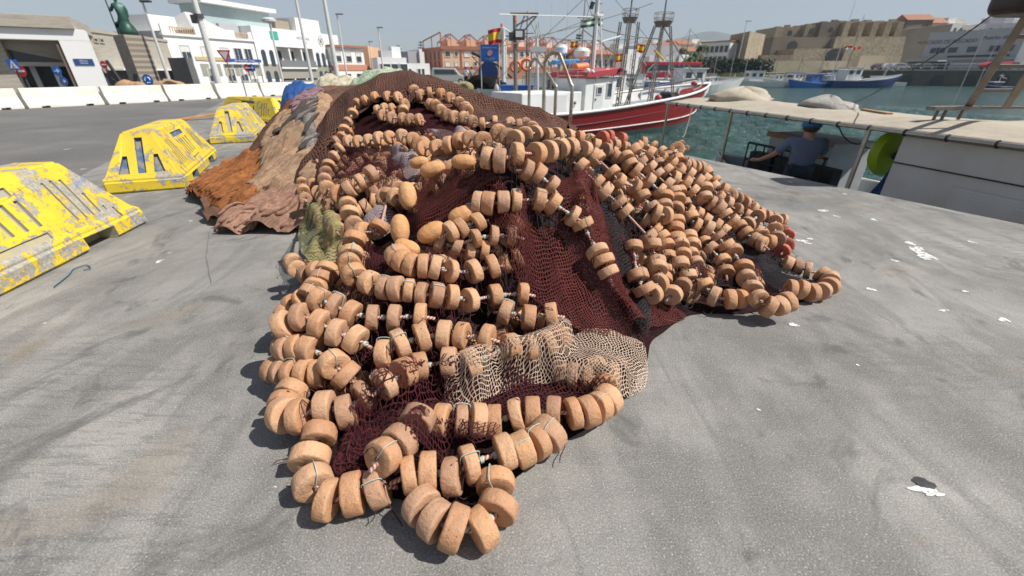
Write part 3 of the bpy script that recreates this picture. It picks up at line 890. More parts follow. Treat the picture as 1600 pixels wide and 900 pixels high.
# buried floats belong to four lines inside the heap
rootb = None
cells = {}
for fl, P in BUR:
    c = P[0]; key = (0 if c.x < .0 else 1, 0 if c.y < 2.3 else (1 if c.y < 3.4 else 2))
    cells.setdefault(key, []).append((fl, P))
BLAB = {(0, 0): 'buried float line showing between the front left rows', (0, 1): 'buried float line under the maroon nets in the left middle of the heap', (0, 2): 'buried float line under the dark nets below the brown net',
        (1, 0): 'buried float line under the beige and maroon nets at the right front', (1, 1): 'buried float line between the strings of the right flank', (1, 2): 'buried float line behind the right crest'}
for key, lst in cells.items():
    root = thing('float_line', BLAB[key], 'float line', (lst[0][1][0].x, lst[0][1][0].y, 0), 0, G_FL)
    cnt = 0
    for fl, P in lst:
        for i, f in enumerate(fl):
            if cnt >= 96: break
            t = (P[min(i+1, len(P)-1)]-P[max(i-1, 0)]).normalized()
            t = (t+Vector((random.uniform(-.2, .2), random.uniform(-.2, .2), random.uniform(-.2, .2)))).normalized()
            o = bpy.data.objects.new('float', DISC[random.randrange(8)]); col.objects.link(o); o.parent = root
            o.location = f.p-root.location; o.rotation_mode = 'QUATERNION'; o.rotation_quaternion = t.to_track_quat('Z', 'X'); o.scale = (f.s,)*3; cnt += 1
        if len(P) > 2: rope_obj('rope', catmull(P, 3), .0085, MAT_ROPE, root, 6)
# egg-shaped floats
def egg_mesh():
    m = MB(); n = 20; prof = []
    for i in range(19):
        a = math.pi*i/18; h = -math.cos(a)*.092; r_ = .058*math.sin(a)**.82 if 0 < i < 18 else .006
        if i == 9: r_ -= .0022
        prof.append((max(r_, .008), h))
    m.lathe(prof, n=n); o = m.build('egg_float', MAT_EGG, smooth=True); return o
egg0 = None
EL = ['tall yellow egg float lying on the left edge of the maroon net', 'long egg float under the edge of the maroon net', 'round end of the lowest egg float above the packed row', 'bright egg float lying aslant by the black netting', 'egg float half covered by black netting', 'pale yellow egg float on top below the crest', 'orange egg float beside the pale one, in the net', 'small egg float at the end of the upper row']
egg_pts = []
for i, (px, py, s_, ang) in enumerate(EGGS):
    if egg0 is None: egg0 = egg_mesh(); o = egg0
    else: o = egg0.copy(); col.objects.link(o)
    p = ZC.hit(px, py, .085); o.location = p; egg_pts.append(p)
    right = Vector((1, 0, 0)); dn = Vector((0, -.55, -.83))
    ax = right*math.cos(R(ang))-dn*math.sin(R(-ang))*-1 if False else (right*math.cos(R(ang))+(-dn)*math.sin(R(-ang)))
    o.rotation_mode = 'QUATERNION'; o.rotation_quaternion = ax.normalized().to_track_quat('Z', 'X'); o.scale = (s_*.80,)*3
    tag(o, EL[i], 'float', 'egg floats lying on the heap')
# ------------------------------------------------------------------ nets of the heap
st = .035
def core_z(x, y):
    z = ZC(x, y)
    rgh = .030*fbm(x*9, y*9, 4, 3)+.05*fbm(x*3, y*3, 9, 2)
    return np.maximum(z-.135+rgh*np.clip(z*6, 0, 1), .004)
core_poly = cast_poly([(455, 470), (452, 560), (450, 655), (500, 735), (540, 765), (600, 745), (680, 790), (745, 790), (790, 735), (850, 690), (940, 645), (1000, 590), (1018, 520), (1080, 480), (1150, 478), (1190, 470), (1215, 470), (1290, 448), (1288, 436), (1225, 412), (1226, 360), (1190, 335), (1130, 305), (1090, 262)], .0)
core_poly = core_poly+[(2.2, 4.6), (2.0, 5.8), (1.2, 6.9), (0, 7.6), (-1.3, 7.9), (-2.3, 7.2), (-2.4, 6.2), (-2.2, 5.2), (-2.0, 4.4), (-1.75, 3.6), (-1.5, 2.9), (-1.3, 2.3)]
o = sheet('net_heap', core_poly, core_z, .03, MAT_CORE, None, .3, seed=3)
tag(o, 'dark maroon bulk of the heaped fishing net under all the floats', 'fishing net')
# heights including floats, for nets that lie over them
FX = Field(-3.3, 3.3, .6, 8.9, .02, lambda X, Y: np.maximum(zc_fn(X, Y)-.07, 0.0))
def stamp(hid_only):
    Z = FX.Z.copy()
    for f in floats:
        if hid_only and f.line < NB: continue
        r_ = RF*f.s*.98; i0 = int((f.p.x-.1-FX.x0)/FX.st); i1 = int((f.p.x+.1-FX.x0)/FX.st)+1; j0 = int((f.p.y-.1-FX.y0)/FX.st); j1 = int((f.p.y+.1-FX.y0)/FX.st)+1
        i0 = max(i0, 0); j0 = max(j0, 0)
        xs = FX.x0+np.arange(i0, i1)*FX.st; ys = FX.y0+np.arange(j0, j1)*FX.st
        X, Y = np.meshgrid(xs, ys); d2 = (X-f.p.x)**2+(Y-f.p.y)**2
        zz = np.where(d2 < r_*r_, f.p.z+np.sqrt(np.maximum(r_*r_-d2, 0)), -1)
        sub = Z[j0:j1, i0:i1]; sub[...] = np.maximum(sub, zz[:sub.shape[0], :sub.shape[1]])
    # the net spans the gaps: close, then soften
    def mx(Z, n):
        for _ in range(n):
            A = Z.copy()
            for dy, dx in ((0, 1), (1, 0), (0, -1), (-1, 0)): A = np.maximum(A, np.roll(np.roll(Z, dy, 0), dx, 1))
            Z = A
        return Z
    def bl(Z, n):
        for _ in range(n): Z = .4*Z+.15*(np.roll(Z, 1, 0)+np.roll(Z, -1, 0)+np.roll(Z, 1, 1)+np.roll(Z, -1, 1))
        return Z
    C = -mx(-mx(Z, 3), 3)
    return np.maximum(bl(C, 3), Z)
F_HID = Field.__new__(Field); F_HID.__dict__.update(FX.__dict__); F_HID.Z = stamp(True)
F_ALL = Field.__new__(Field); F_ALL.__dict__.update(FX.__dict__); F_ALL.Z = stamp(False)
def over(fld, off, amp=.02, ang=0.0, sc_=1.0, seed=0, ridge=.0):
    c, s = math.cos(ang), math.sin(ang)
    def f(x, y):
        u = (x*c+y*s)*sc_; v = (-x*s+y*c)*sc_
        k9 = 4 if seed in (23, 24) else 9
        n = fbm(u*k9+.6*vnoise(u*2, v*2, seed+9), v*2.6, seed, 3)
        r_ = (1-np.abs(2*vnoise(u*6+vnoise(v*2, u*2, seed), v*1.6, seed+31)))**2
        return fld(x, y)+off+amp*n+ridge*r_
    return f
NETS = [
 # name, label, pixel polygon, field, offset, amp, angle, ridge, material, uvrot, seed
 ('maroon_net', 'wine red net falling in folds down the middle of the heap to the concrete', [(735, 330), (800, 322), (850, 335), (880, 330), (905, 300), (880, 270), (900, 262), (930, 300), (965, 345), (985, 400), (1000, 450), (1016, 490), (1016, 515), (960, 520), (900, 512), (870, 495), (850, 470), (820, 445), (790, 420), (780, 380), (760, 350)], F_HID, .045, .05, .35, .15, MAT_N_RED, .4, 1),
 ('maroon_net', 'dark red net stretched over floats between the egg floats and the top row', [(640, 300), (665, 270), (700, 262), (760, 262), (800, 275), (800, 292), (760, 305), (720, 315), (690, 330), (660, 350), (645, 366), (634, 340)], F_HID, .10, .02, .9, .035, MAT_N_RED, .8, 2),
 ('maroon_net', 'red brown net hanging under the bold top row of floats', [(850, 262), (905, 268), (945, 310), (960, 345), (955, 380), (925, 360), (900, 325), (870, 300), (845, 285)], F_HID, .05, .025, .5, .04, MAT_N_RED, .2, 3),
 ('maroon_net', 'purple maroon net over buried floats in the upper left of the heap', [(560, 172), (600, 165), (660, 160), (720, 178), (740, 190), (700, 205), (660, 210), (600, 205), (560, 205), (545, 195)], F_HID, .03, .015, .2, .02, MAT_N_MAROON, .1, 4),
 ('maroon_net', 'purple maroon net stretched below the long tilted row at the upper left', [(530, 232), (560, 228), (610, 226), (640, 235), (640, 280), (600, 290), (560, 270), (535, 290), (515, 285), (515, 255)], F_HID, .03, .015, 1.2, .02, MAT_N_MAROON, .5, 5),
 ('maroon_net', 'dark maroon net below the crest floats at the top of the heap', [(600, 158), (640, 150), (700, 165), (775, 190), (770, 205), (700, 185), (650, 175)], F_HID, .03, .02, .1, .02, MAT_N_MAROON, .9, 6),
 ('pale_net', 'pale grey net in a strip over the crest beside the weathered floats', [(655, 195), (700, 187), (760, 205), (790, 225), (770, 235), (730, 212), (690, 205)], F_HID, .035, .015, .2, .02, MAT_N_GREY, .3, 7),
 ('pale_net', 'pale pinkish net strip in the upper left middle of the heap', [(605, 225), (640, 228), (660, 240), (655, 270), (640, 285), (625, 262)], F_HID, .045, .015, 1.2, .02, MAT_N_GREY, .6, 8),
 ('pale_net', 'lilac grey net knotted between the stack of floats and the egg floats', [(575, 320), (610, 310), (625, 335), (590, 360), (570, 372), (560, 352)], F_HID, .05, .015, 1.0, .02, MAT_N_GREY, .1, 9),
 ('black_net', 'black net running from the crest down between the red net and the right flank', [(925, 262), (945, 285), (965, 320), (985, 345), (992, 400), (996, 440), (1020, 478), (1022, 505), (1005, 508), (990, 470), (975, 430), (962, 380), (950, 345), (930, 310), (905, 275)], F_HID, .065, .03, .3, .05, MAT_N_BLACK, .2, 10),
 ('black_net', 'black net bunched under the curved middle string', [(690, 345), (740, 322), (800, 330), (860, 325), (900, 352), (880, 352), (840, 338), (770, 345), (700, 362)], F_HID, .06, .02, .1, .03, MAT_N_BLACK, .7, 11),
 ('black_net', 'black net tangle at the crest by the hollow float', [(760, 232), (800, 222), (850, 215), (860, 228), (830, 238), (780, 245)], F_HID, .045, .03, .1, .03, MAT_N_BLACK, .7, 12),
 ('black_net', 'black net between the diagonal strings on the right flank', [(1085, 300), (1110, 312), (1150, 345), (1190, 385), (1230, 405), (1275, 430), (1270, 442), (1215, 440), (1190, 430), (1165, 400), (1130, 370), (1095, 335)], F_HID, .045, .02, -.4, .03, MAT_N_BLACK, .3, 13),
 ('black_net', 'black net behind the far right crest floats', [(990, 228), (1040, 232), (1065, 240), (1110, 275), (1120, 300), (1095, 285), (1055, 262), (1010, 240)], F_HID, .035, .02, -.4, .03, MAT_N_BLACK, .3, 14),
 ('maroon_net', 'maroon net over floats in the lower right flank', [(1095, 345), (1130, 362), (1175, 395), (1200, 430), (1180, 440), (1150, 410), (1110, 380), (1092, 362)], F_HID, .04, .015, -.4, .02, MAT_N_MAROON, .6, 15),
 ('maroon_net', 'flat end of red net lying on the concrete between heap and right flank', [(1000, 470), (1040, 455), (1078, 470), (1085, 480), (1050, 490), (1015, 500), (995, 490)], F_HID, .03, .012, .2, .02, MAT_N_RED, .6, 16),
 ('maroon_net', 'dark maroon net under the long row in the left middle', [(505, 445), (560, 445), (620, 462), (680, 480), (740, 490), (700, 505), (640, 482), (560, 478), (510, 470)], F_HID, .045, .015, .1, .02, MAT_N_MAROON, .5, 17),
 ('maroon_net', 'maroon net hanging between the upright stack and the packed row', [(560, 370), (600, 368), (618, 395), (620, 430), (600, 440), (570, 430), (562, 400)], F_HID, .045, .02, 1.3, .03, MAT_N_MAROON, .5, 18),
 ('maroon_net', 'maroon net across the middle front under the spaced floats', [(560, 500), (700, 505), (780, 505), (860, 500), (880, 520), (800, 545), (700, 548), (620, 560), (560, 560)], F_HID, .02, .02, .2, .02, MAT_N_MAROON, .2, 19),
 ('maroon_net', 'coarse maroon net swept across the left front over the floats', [(520, 700), (545, 660), (590, 625), (650, 602), (700, 590), (770, 592), (760, 612), (700, 640), (640, 655), (600, 680), (590, 720), (560, 745), (515, 740), (505, 715)], F_ALL, .012, .03, .5, .03, None, .35, 20),
 ('maroon_net', 'dark maroon net edge on top of the straight row at the right front', [(735, 598), (800, 572), (860, 580), (920, 598), (975, 602), (945, 622), (900, 632), (840, 634), (760, 640), (740, 622)], F_ALL, .01, .02, .1, .02, MAT_N_MAROON, .35, 21),
 ('maroon_net', 'maroon net lying in the hollow above the front row of floats', [(620, 700), (640, 680), (700, 672), (780, 682), (800, 692), (760, 715), (700, 725), (650, 725)], F_ALL, .01, .02, .1, .02, MAT_N_MAROON, .35, 22),
 ('beige_net', 'beige net pulled over floats at the right front corner of the heap', [(680, 600), (740, 580), (800, 568), (850, 545), (880, 525), (905, 505), (960, 503), (1012, 512), (1020, 560), (1015, 595), (985, 606), (930, 600), (870, 585), (820, 580), (770, 598), (730, 625), (700, 622)], F_ALL, .030, .045, .5, .02, MAT_N_BEIGE, .2, 23),
 ('green_net', 'olive green net wrapped round floats at the left of the heap', [(462, 345), (478, 312), (500, 315), (525, 345), (540, 375), (530, 392), (515, 402), (495, 418), (470, 400), (460, 372)], F_ALL, .02, .015, 1.2, .01, MAT_N_GREEN, .2, 24),
 ('beige_net', 'salmon coloured net strip beside the fat cluster under the crest', [(665, 158), (685, 154), (720, 172), (725, 188), (708, 184), (690, 166), (672, 166)], F_HID, .055, .01, .4, .02, MAT_N_BEIGE, .2, 25),
]
MAT_N_COARSE = m_net('coarse_maroon_netting', (.08, .016, .019), .032, .16, (.055, .011, .015), gap=.02, warp=.4)
for (nm, lab, pp, fld, off, amp, ang, rdg, mat, ur, sd_) in NETS:
    wp = cast_poly(pp, .02)
    o = sheet(nm, wp, over(fld, off, amp, ang, 1.0, sd_, rdg), .014, mat or MAT_N_COARSE, None, ur, seed=sd_, hem=off*.8, wob=.015)
    tag(o, lab, 'fishing net', 'nets draped over the heap of floats')
# brown net over the back of the heap
def brown_z(x, y):
    fo = .03*(1-np.abs(2*vnoise(x*3.3+y*.9, y*.7-x*.2, 41)))**3+.014*(1-np.abs(2*vnoise(x*6+y*2, y*1.1-x*.2, 47)))**3+.03*fbm(x*3+y, y*1.6, 42, 3)
    band = np.exp(-((y-4.9-.28*x+.5*np.sin(x*1.3))/.16)**2)*.10
    return ZC(x, y)+.035+fo+band
bp = cast_poly([(486, 262), (505, 285), (530, 240), (545, 212), (560, 180), (575, 168), (605, 160), (640, 160), (670, 160), (715, 175), (755, 194), (800, 204), (825, 212)], .03)
bp = bp+[(1.0, 6.0), (.9, 6.9), (0, 7.9), (-1.3, 8.3), (-2.6, 7.9), (-2.75, 6.8), (-2.55, 5.6), (-2.35, 4.7), (-2.3, 4.1)]
o = sheet('brown_net', bp, brown_z, .03, MAT_BROWN, None, .5, seed=60, hem=.05, hemw=.2)
tag(o, 'big dark brown net thrown over the back of the float heap', 'fishing net')

# loose twine tangled over and between the floats
def twine(name, lab, mat, n, region, seed, r_=.0021, hgt=.012, ln=26):
    q = random.Random(seed); m = MB(); done = 0
    for _ in range(n*6):
        px = q.uniform(440, 1280); py = q.uniform(150, 760)
        if not bool(inside(np.array([px]), np.array([py]), region)[0]): continue
        p = ZC.hit(px, py, .02); x, y = p.x, p.y; a = q.uniform(0, 6.28); da = 0; P = []
        for j in range(ln):
            z = float(F_ALL(x, y)) if q.random() < .3 else float(F_HID(x, y))+.02
            if float(ZC(x, y)) < .05: break
            P.append(Vector((x, y, z+hgt*q.uniform(.3, 1.6)))); da = .75*da+q.uniform(-.35, .35); a += da; x += .022*math.cos(a); y += .022*math.sin(a)
        if len(P) > 6:
            Q = [(P[max(i-1, 0)]+P[i]*2+P[min(i+1, len(P)-1)])/4 for i in range(len(P))]
            m.tube(Q, r_, 4, caps=False); done += 1
        if done >= n: break
    o = m.build(name, mat, smooth=True, fix=False); tag(o, lab, 'twine', None, 'stuff')
HEAPR = [(470, 250), (560, 165), (680, 155), (830, 205), (960, 235), (1080, 270), (1220, 350), (1270, 430), (1180, 470), (1020, 470), (900, 520), (930, 620), (800, 700), (700, 760), (520, 740), (460, 600), (470, 440)]
twine('loose_twine', 'loose dark maroon twine tangled over the heap', paint('maroon_twine', (.06, .012, .016), .85), 240, HEAPR, 3)
twine('loose_twine', 'loose black twine tangled over the right flank and the crest', paint('black_twine', (.012, .012, .014), .8), 170, [(760, 225), (900, 225), (1080, 270), (1220, 350), (1270, 430), (1180, 460), (1020, 490), (960, 400), (880, 330), (700, 350)], 9, .0026)
# ------------------------------------------------------------------ yellow barriers
def m_flaky(name, amount):
    k = NT(name); co = k.coord()
    n1 = k.noise(co, 4.5, 7, .72, .3); n2 = k.noise(co, 38, 4, .7)
    s = k.sep(k.tc.outputs['Object'])
    pit = k.voro(co, 70)
    flake = k.ramp(k.math('ADD', n1, k.math('MULTIPLY', n2, .16)), [(.70-amount, 0), (.712-amount, 1)])
    edge = k.ramp(k.math('ADD', n1, k.math('MULTIPLY', n2, .16)), [(.675-amount, 0), (.70-amount, 1)])
    yel = k.mix(k.ramp(k.noise(co, 2.2, 4, .6), [(.35, 0), (.7, 1)]), (.76, .56, .035), (.62, .44, .04))
    conc = k.mix(k.ramp(n2, [(.35, 0), (.65, 1)]), (.47, .44, .37), (.27, .25, .22))
    conc = k.mix(k.ramp(pit, [(.10, .8), (.2, 0)]), conc, (.08, .08, .08))
    conc = k.mix(k.math('MULTIPLY', k.ramp(k.noise(co, 9, 3, .6), [(.60, 0), (.66, 1)]), .5), conc, (.07, .16, .38))
    yel = k.mix(k.math('MULTIPLY', edge, .35), yel, (.45, .33, .05))
    c = k.mix(flake, yel, conc)
    c = k.mix(k.math('MULTIPLY', k.ramp(k.noise(co, 6, 5, .7, 1.0), [(.60, 0), (.72, 1)]), .45), c, (.40, .17, .06))
    inv = k.math('SUBTRACT', 1.0, flake)
    b = k.bump(inv, .6, .006); b = k.bump(n2, .5, .008, b)
    return k.fin(c, .6, b)
MAT_YEL = m_flaky('flaking_yellow_paint', .065); MAT_YELW = m_flaky('worn_yellow_paint', .12)
k = NT('slot_blue_grey'); co = k.coord()
MAT_SLOT = k.fin(k.mix(k.ramp(k.noise(co, 7, 4, .6), [(.45, 0), (.58, 1)]), (.07, .12, .24), (.24, .23, .20)), .75)
def bar_mesh(seed=0, mat=MAT_YEL):
    L, W, H, B = 2.5, .86, .70, .15
    m = MB()
    # plinth with two fork notches, then a frustum
    half = W/2; hl = L/2
    bm = bmesh.new()
    def fr(z0, z1, a, b, c, d):
        vs = [bm.verts.new(p) for p in ((-a, -b, z0), (a, -b, z0), (a, b, z0), (-a, b, z0), (-c, -d, z1), (c, -d, z1), (c, d, z1), (-c, d, z1))]
        for f in ((3, 2, 1, 0), (4, 5, 6, 7), (0, 1, 5, 4), (1, 2, 6, 5), (2, 3, 7, 6), (3, 0, 4, 7)): bm.faces.new([vs[i] for i in f])
    vs = []
    for z, a, b in ((0, half, hl), (B, half, hl), (B+.03, half-.03, hl-.03), (H, .17, hl-.38)):
        vs.append([bm.verts.new(p) for p in ((-a, -b, z), (a, -b, z), (a, b, z), (-a, b, z))])
    bm.faces.new(vs[0][::-1]); bm.faces.new(vs[-1])
    for r0, r1 in zip(vs[:-1], vs[1:]):
        for i in range(4): bm.faces.new((r0[i], r0[(i+1) % 4], r1[(i+1) % 4], r1[i]))
    bmesh.ops.bevel(bm, geom=[e for e in bm.edges if e.calc_length() > .1], offset=.022, segments=2, affect='EDGES', clamp_overlap=True)
    me = bpy.data.meshes.new('yellow_barrier'); bm.to_mesh(me); bm.free(); me.materials.append(mat); me.materials.append(MAT_SLOT)
    base = bpy.data.objects.new('tmp', me); col.objects.link(base)
    # cutters
    c = MB(); c.cur = 0
    sl = (half-.03-.17)/(H-B-.03)            # side slope
    ang = math.atan(sl)
    for sd_ in (-1, 1):
        rot = Euler((0, -sd_*ang, 0)).to_matrix()
        def side(y, z0, z1, w, dep=.05):
            zc = (z0+z1)/2; xs = half-.03-(zc-B-.03)*sl
            c.box((sd_*xs, y, zc), (dep, w, (z1-z0)/math.cos(ang)), rot)
        n = 8
        for i in range(6):
            y = -1.0+i*.085
            t = max(0, -(y)-.78)
            side(y+.02, B+.10, H-.13-max(0, (-(y+.02)-.72))*1.6, .028, .035)
            side(-y-.02, B+.10, H-.13-max(0, (-(y+.02)-.72))*1.6, .028, .035)
        for i in range(5): side(-.24+i*.12, B+.15, B+.36, .04)
        side(0, H-.15, H-.09, .52, .04); side(0, B+.05, B+.10, .50, .035)
        for y in (-.62, .62): c.box((sd_*half, y, .02), (.34, .36, .20))
    se = .38/(H-B-.03); ae = math.atan(se)
    for sd_ in (-1, 1):
        rot = Euler((sd_*ae, 0, 0)).to_matrix()
        def end(x, z0, z1, w, tp=1.0):
            zc = (z0+z1)/2; ye = hl-.03-(zc-B-.03)*se
            c.box((x, sd_*ye, zc), (w, .06, (z1-z0)/math.cos(ae)), rot, tp)
        end(0, B+.08, H-.08, .085)
        for x in (-.19, .19):
            zc = B+.16; ye = hl-.03-(zc-B-.03)*se; k0 = len(c.v)
            c.prism([(-.06, -.10), (.06, -.10), (.0 if x > 0 else .05, .14), (-.05 if x > 0 else .0, .14)], .06, 'Y')
            c.xf(Matrix.Translation((x, sd_*ye, zc)) @ rot.to_4x4(), k0)
    co = c.build('cut', MAT_SLOT)
    co.data.materials.clear(); co.data.materials.append(mat); co.data.materials.append(MAT_SLOT)
    co.data.polygons.foreach_set('material_index', [1]*len(co.data.polygons))
    md = base.modifiers.new('b', 'BOOLEAN'); md.object = co; md.solver = 'EXACT'; md.use_self = True
    bpy.context.view_layer.update()
    me2 = bpy.data.meshes.new_from_object(base.evaluated_get(bpy.context.evaluated_depsgraph_get()))
    bpy.data.objects.remove(base); bpy.data.objects.remove(co)
    # chipped, uneven casting
    n = len(me2.vertices); A = np.zeros(n*3); me2.vertices.foreach_get('co', A); A = A.reshape(-1, 3)
    A[:, 0] += .022*vnoise(A[:, 1]*3+seed, A[:, 2]*5, seed); A[:, 2] += .02*vnoise(A[:, 1]*3, A[:, 0]*4+seed, seed+2); A[:, 1] += .02*vnoise(A[:, 2]*5, A[:, 0]*4+seed, seed+4)
    A[:, 2] = np.maximum(A[:, 2], 0)
    me2.vertices.foreach_set('co', A.ravel()); me2.name = 'yellow_barrier'
    return me2
BM = [bar_mesh(1, MAT_YEL), bar_mesh(5, MAT_YELW)]
BM[1].materials[1] = paint('filled_slot', (.36, .34, .28), .8, .6, (.62, .47, .06), 5)
def barrier(label, x, y, deg, which, sc_=1.0):
    o = bpy.data.objects.new('yellow_barrier', BM[which]); col.objects.link(o)
    o.location = (x, y, .002); o.rotation_euler = (0, 0, R(deg)); o.scale = (sc_,)*3
    return tag(o, label, 'barrier', 'yellow concrete barriers on the quay')
barrier('nearest yellow barrier, paint flaking widely off the grey concrete', -4.05, 2.86, 8, 1)
barrier('bright yellow barrier with three slots in its end, second from the camera', -5.28, 6.55, 24, 0)
barrier('scraped yellow barrier standing in front of the crosswise one', -6.6, 10.7, 22, 1)
barrier('yellow barrier set crosswise behind the scraped one, grey post rising behind', -7.6, 13.4, 68, 0, 1.05)
barrier('small looking yellow barrier beside the blue tarpaulin bundle', -6.6, 15.2, 20, 0)
# orange plank by the barriers
m = MB(); m.box((0, 0, .09), (.22, 1.3, .05), Euler((R(6), 0, 0)).to_matrix()); 
o = m.build('plank', paint('orange_wood', (.55, .26, .08), .7, .5, (.25, .12, .05)), bevel=.01)
o.location = tuple(atz(311, 187, 0)); o.rotation_euler = (0, 0, R(-50)); tag(o, 'short orange board leaning at the foot of the crosswise yellow barrier', 'plank')
# blue rope end and blue cord near the first barrier
m = MB(); pts = [atz(a, b, .012) for a, b in ((84, 448), (97, 438), (108, 429), (114, 421), (124, 417), (136, 414), (141, 419), (130, 422))]
m.tube(catmull(pts, 4), .004, 6); o = m.build('cord', paint('blue_cord', (.04, .12, .20), .8), smooth=True); tag(o, 'frayed blue cord lying by the nearest yellow barrier', 'cord')

# ------------------------------------------------------------------ the heap of soft nets on the left
CP2 = np.array([[float(a) for a in l.split()] for l in """-4.3 5.25 0
-3.9 4.95 .02
-3.5 4.45 .02
-3.15 3.95 .02
-2.6 3.85 .03
-2.0 3.8 .05
-1.7 4.1 .3
-3.37 5.8 .43
-3.66 6.7 .68
-3.68 7.65 .92
-3.4 8.3 1.02
-2.73 5.0 .45
-2.62 5.65 .76
-2.24 4.37 .30
-3.18 4.85 .17
-3.83 5.5 .13
-4.1 6.2 .06
-4.2 7.0 .05
-4.4 8.0 .1
-4.3 9.2 .05
-3.0 7.2 1.0
-2.4 6.4 1.0
-2.0 7.5 1.1
-2.6 4.2 .16
-2.9 9.6 .5
-1.8 9.6 .3
-1.8 5.5 .8""".split('\n')])
rb2 = RBF(CP2, .002)
FOOT2 = [(-4.35, 5.22), (-3.9, 4.85), (-3.5, 4.35), (-3.2, 3.9), (-2.6, 3.75), (-2.0, 3.72), (-1.6, 3.9), (-1.5, 5.5), (-1.5, 9.9), (-3, 10.1), (-4.5, 9.4), (-4.6, 8), (-4.35, 7), (-4.35, 6.2), (-4.5, 5.6)]
def z2(X, Y):
    ins = inside(X, Y, FOOT2); _, _, d = nearest(X, Y, FOOT2)
    return np.where(ins, np.maximum(np.minimum(rb2(X, Y), d*1.8+.02), .02), 0)
Z2 = Field(-5, -1.2, 3.4, 10.3, .04, z2)
def folds(off, amp, ang, seed, big=.05):
    def f(x, y):
        u = .80*x-.60*y; v = .60*x+.80*y
        w_ = .35*vnoise(v*1.1, u*1.3, 5)+.10*vnoise(v*3.3, u*2, 8)
        r1 = np.abs(2*vnoise((u+w_)*3.6, v*.55, 12))**.55; r2 = np.abs(2*vnoise((u+w_)*8.5+3, v*1.2, 14))**.6; r3 = np.abs(2*vnoise((u+w_*1.5)*19, v*3, 19+seed))**.7
        return Z2(x, y)+off+.15*r1+.08*r2+.032*r3-.09
    return f
MS_TAN = m_soft('tan_netting', (.46, .30, .19), (.33, .22, .15)); MS_ORG = m_soft('rust_netting', (.42, .17, .06), (.25, .10, .045))
MS_PINK = m_soft('pink_brown_netting', (.42, .25, .18), (.31, .18, .13)); MS_DRK = m_soft('dark_rust_netting', (.13, .05, .03), (.20, .08, .05))
MS_LIL = m_soft('lilac_netting', (.34, .22, .27), (.25, .16, .17)); MS_PALE = m_net('grey_mottled_netting', (.34, .31, .29), .03, .30, (.16, .14, .13), back=(.07, .06, .055), warp=2.2)
SN = [
 ('dark rust brown net lying over the top of the soft net heap', [(405, 240), (436, 184), (460, 162), (500, 147), (512, 146), (500, 165), (470, 185), (440, 215), (425, 245)], .06, .06, .5, MS_DRK, 1),
 ('rust orange net spilling to the ground in a long toe on the left', [(289, 303), (305, 289), (322, 276), (374, 248), (411, 239), (440, 236), (440, 300), (400, 322), (375, 310), (345, 308), (310, 308)], .05, .07, -.9, MS_ORG, 2),
 ('small orange net toe in front of the long rust one', [(325, 318), (345, 305), (380, 285), (420, 280), (425, 310), (395, 322), (360, 325), (335, 325)], .07, .06, -.9, MS_ORG, 3),
 ('pink brown net lying flat on the concrete in front of the soft heap', [(331, 352), (345, 340), (370, 325), (400, 315), (440, 300), (470, 290), (500, 300), (480, 345), (455, 356), (400, 356), (360, 360), (335, 360)], .045, .05, -.2, MS_PINK, 4),
 ('large tan net sloping down the left heap in deep folds', [(408, 250), (412, 228), (424, 203), (445, 190), (475, 172), (500, 160), (520, 160), (520, 260), (500, 300), (470, 300), (430, 308), (392, 314), (385, 300), (405, 280)], .09, .09, -.6, MS_TAN, 5),
 ('black and white mottled net strip on the tan net', [(428, 228), (445, 205), (480, 178), (505, 165), (505, 235), (480, 258), (466, 250), (475, 215), (450, 215)], .13, .07, -.6, MS_PALE, 6),
 ('lilac net strip along the top of the tan net', [(455, 183), (475, 168), (505, 152), (512, 158), (480, 178), (460, 192)], .13, .04, -.6, MS_LIL, 7),
]
for lab, pp, off, amp, ang, mat, sd_ in SN:
    wp = cast_poly(pp, .04, Z2)
    if sd_ in (1, 5): # close the back in plan
        pass
    zf_ = folds(off, amp, ang, sd_)
    o = sheet('soft_net', wp, zf_, .022, mat, None, ang, seed=sd_, hem=off*1.0, hemw=.10, wob=.03)
    tag(o, lab, 'fishing net', 'soft nets heaped left of the floats')
    # gathered rolls and creases of the same net
    q = random.Random(sd_); m = MB(); A_ = np.array(wp); nr = int(26*(A_.max(0)-A_.min(0)).prod()**.5)+8; k_ = 0
    for _ in range(nr*8):
        x = q.uniform(A_[:, 0].min(), A_[:, 0].max()); y = q.uniform(A_[:, 1].min(), A_[:, 1].max()); dth = q.uniform(-.35, .35); P = []
        for j in range(q.choice((9, 14, 20))):
            if not bool(inside(np.array([x]), np.array([y]), wp)[0]): break
            dth = .8*dth+q.uniform(-.16, .16); an = math.atan2(-.8, -.6)+dth
            P.append(Vector((x, y, float(zf_(np.array([x]), np.array([y]))[0])))); x += .055*math.cos(an); y += .055*math.sin(an)
        if len(P) > 5:
            r0 = q.uniform(.010, .034); n_ = len(P); rs = [r0*math.sin(math.pi*(i+.35)/(n_-.3))**.5*q.uniform(.8, 1.2) for i in range(n_)]
            P = [p+Vector((0, 0, -.3*r)) for p, r in zip(P, rs)]; C_ = catmull(P, 2); R2 = [rs[min(i//2, n_-1)] for i in range(len(C_))]; m.tube(C_, R2, 7); k_ += 1
        if k_ >= nr: break
    f_ = m.build('gathered_fold', mat, o, smooth=True)
FOOT3 = [(x*.90-.28, y*.95+.38) for x, y in FOOT2]
o = sheet('soft_net', FOOT3, folds(.0, .06, .3, 17), .05, m_soft('brown_soft_netting', (.20, .11, .08), (.14, .08, .06)), None, 0, seed=9, hem=.0)
tag(o, 'brown net mass at the bottom of the soft heap, mostly covered', 'fishing net', 'soft nets heaped left of the floats')
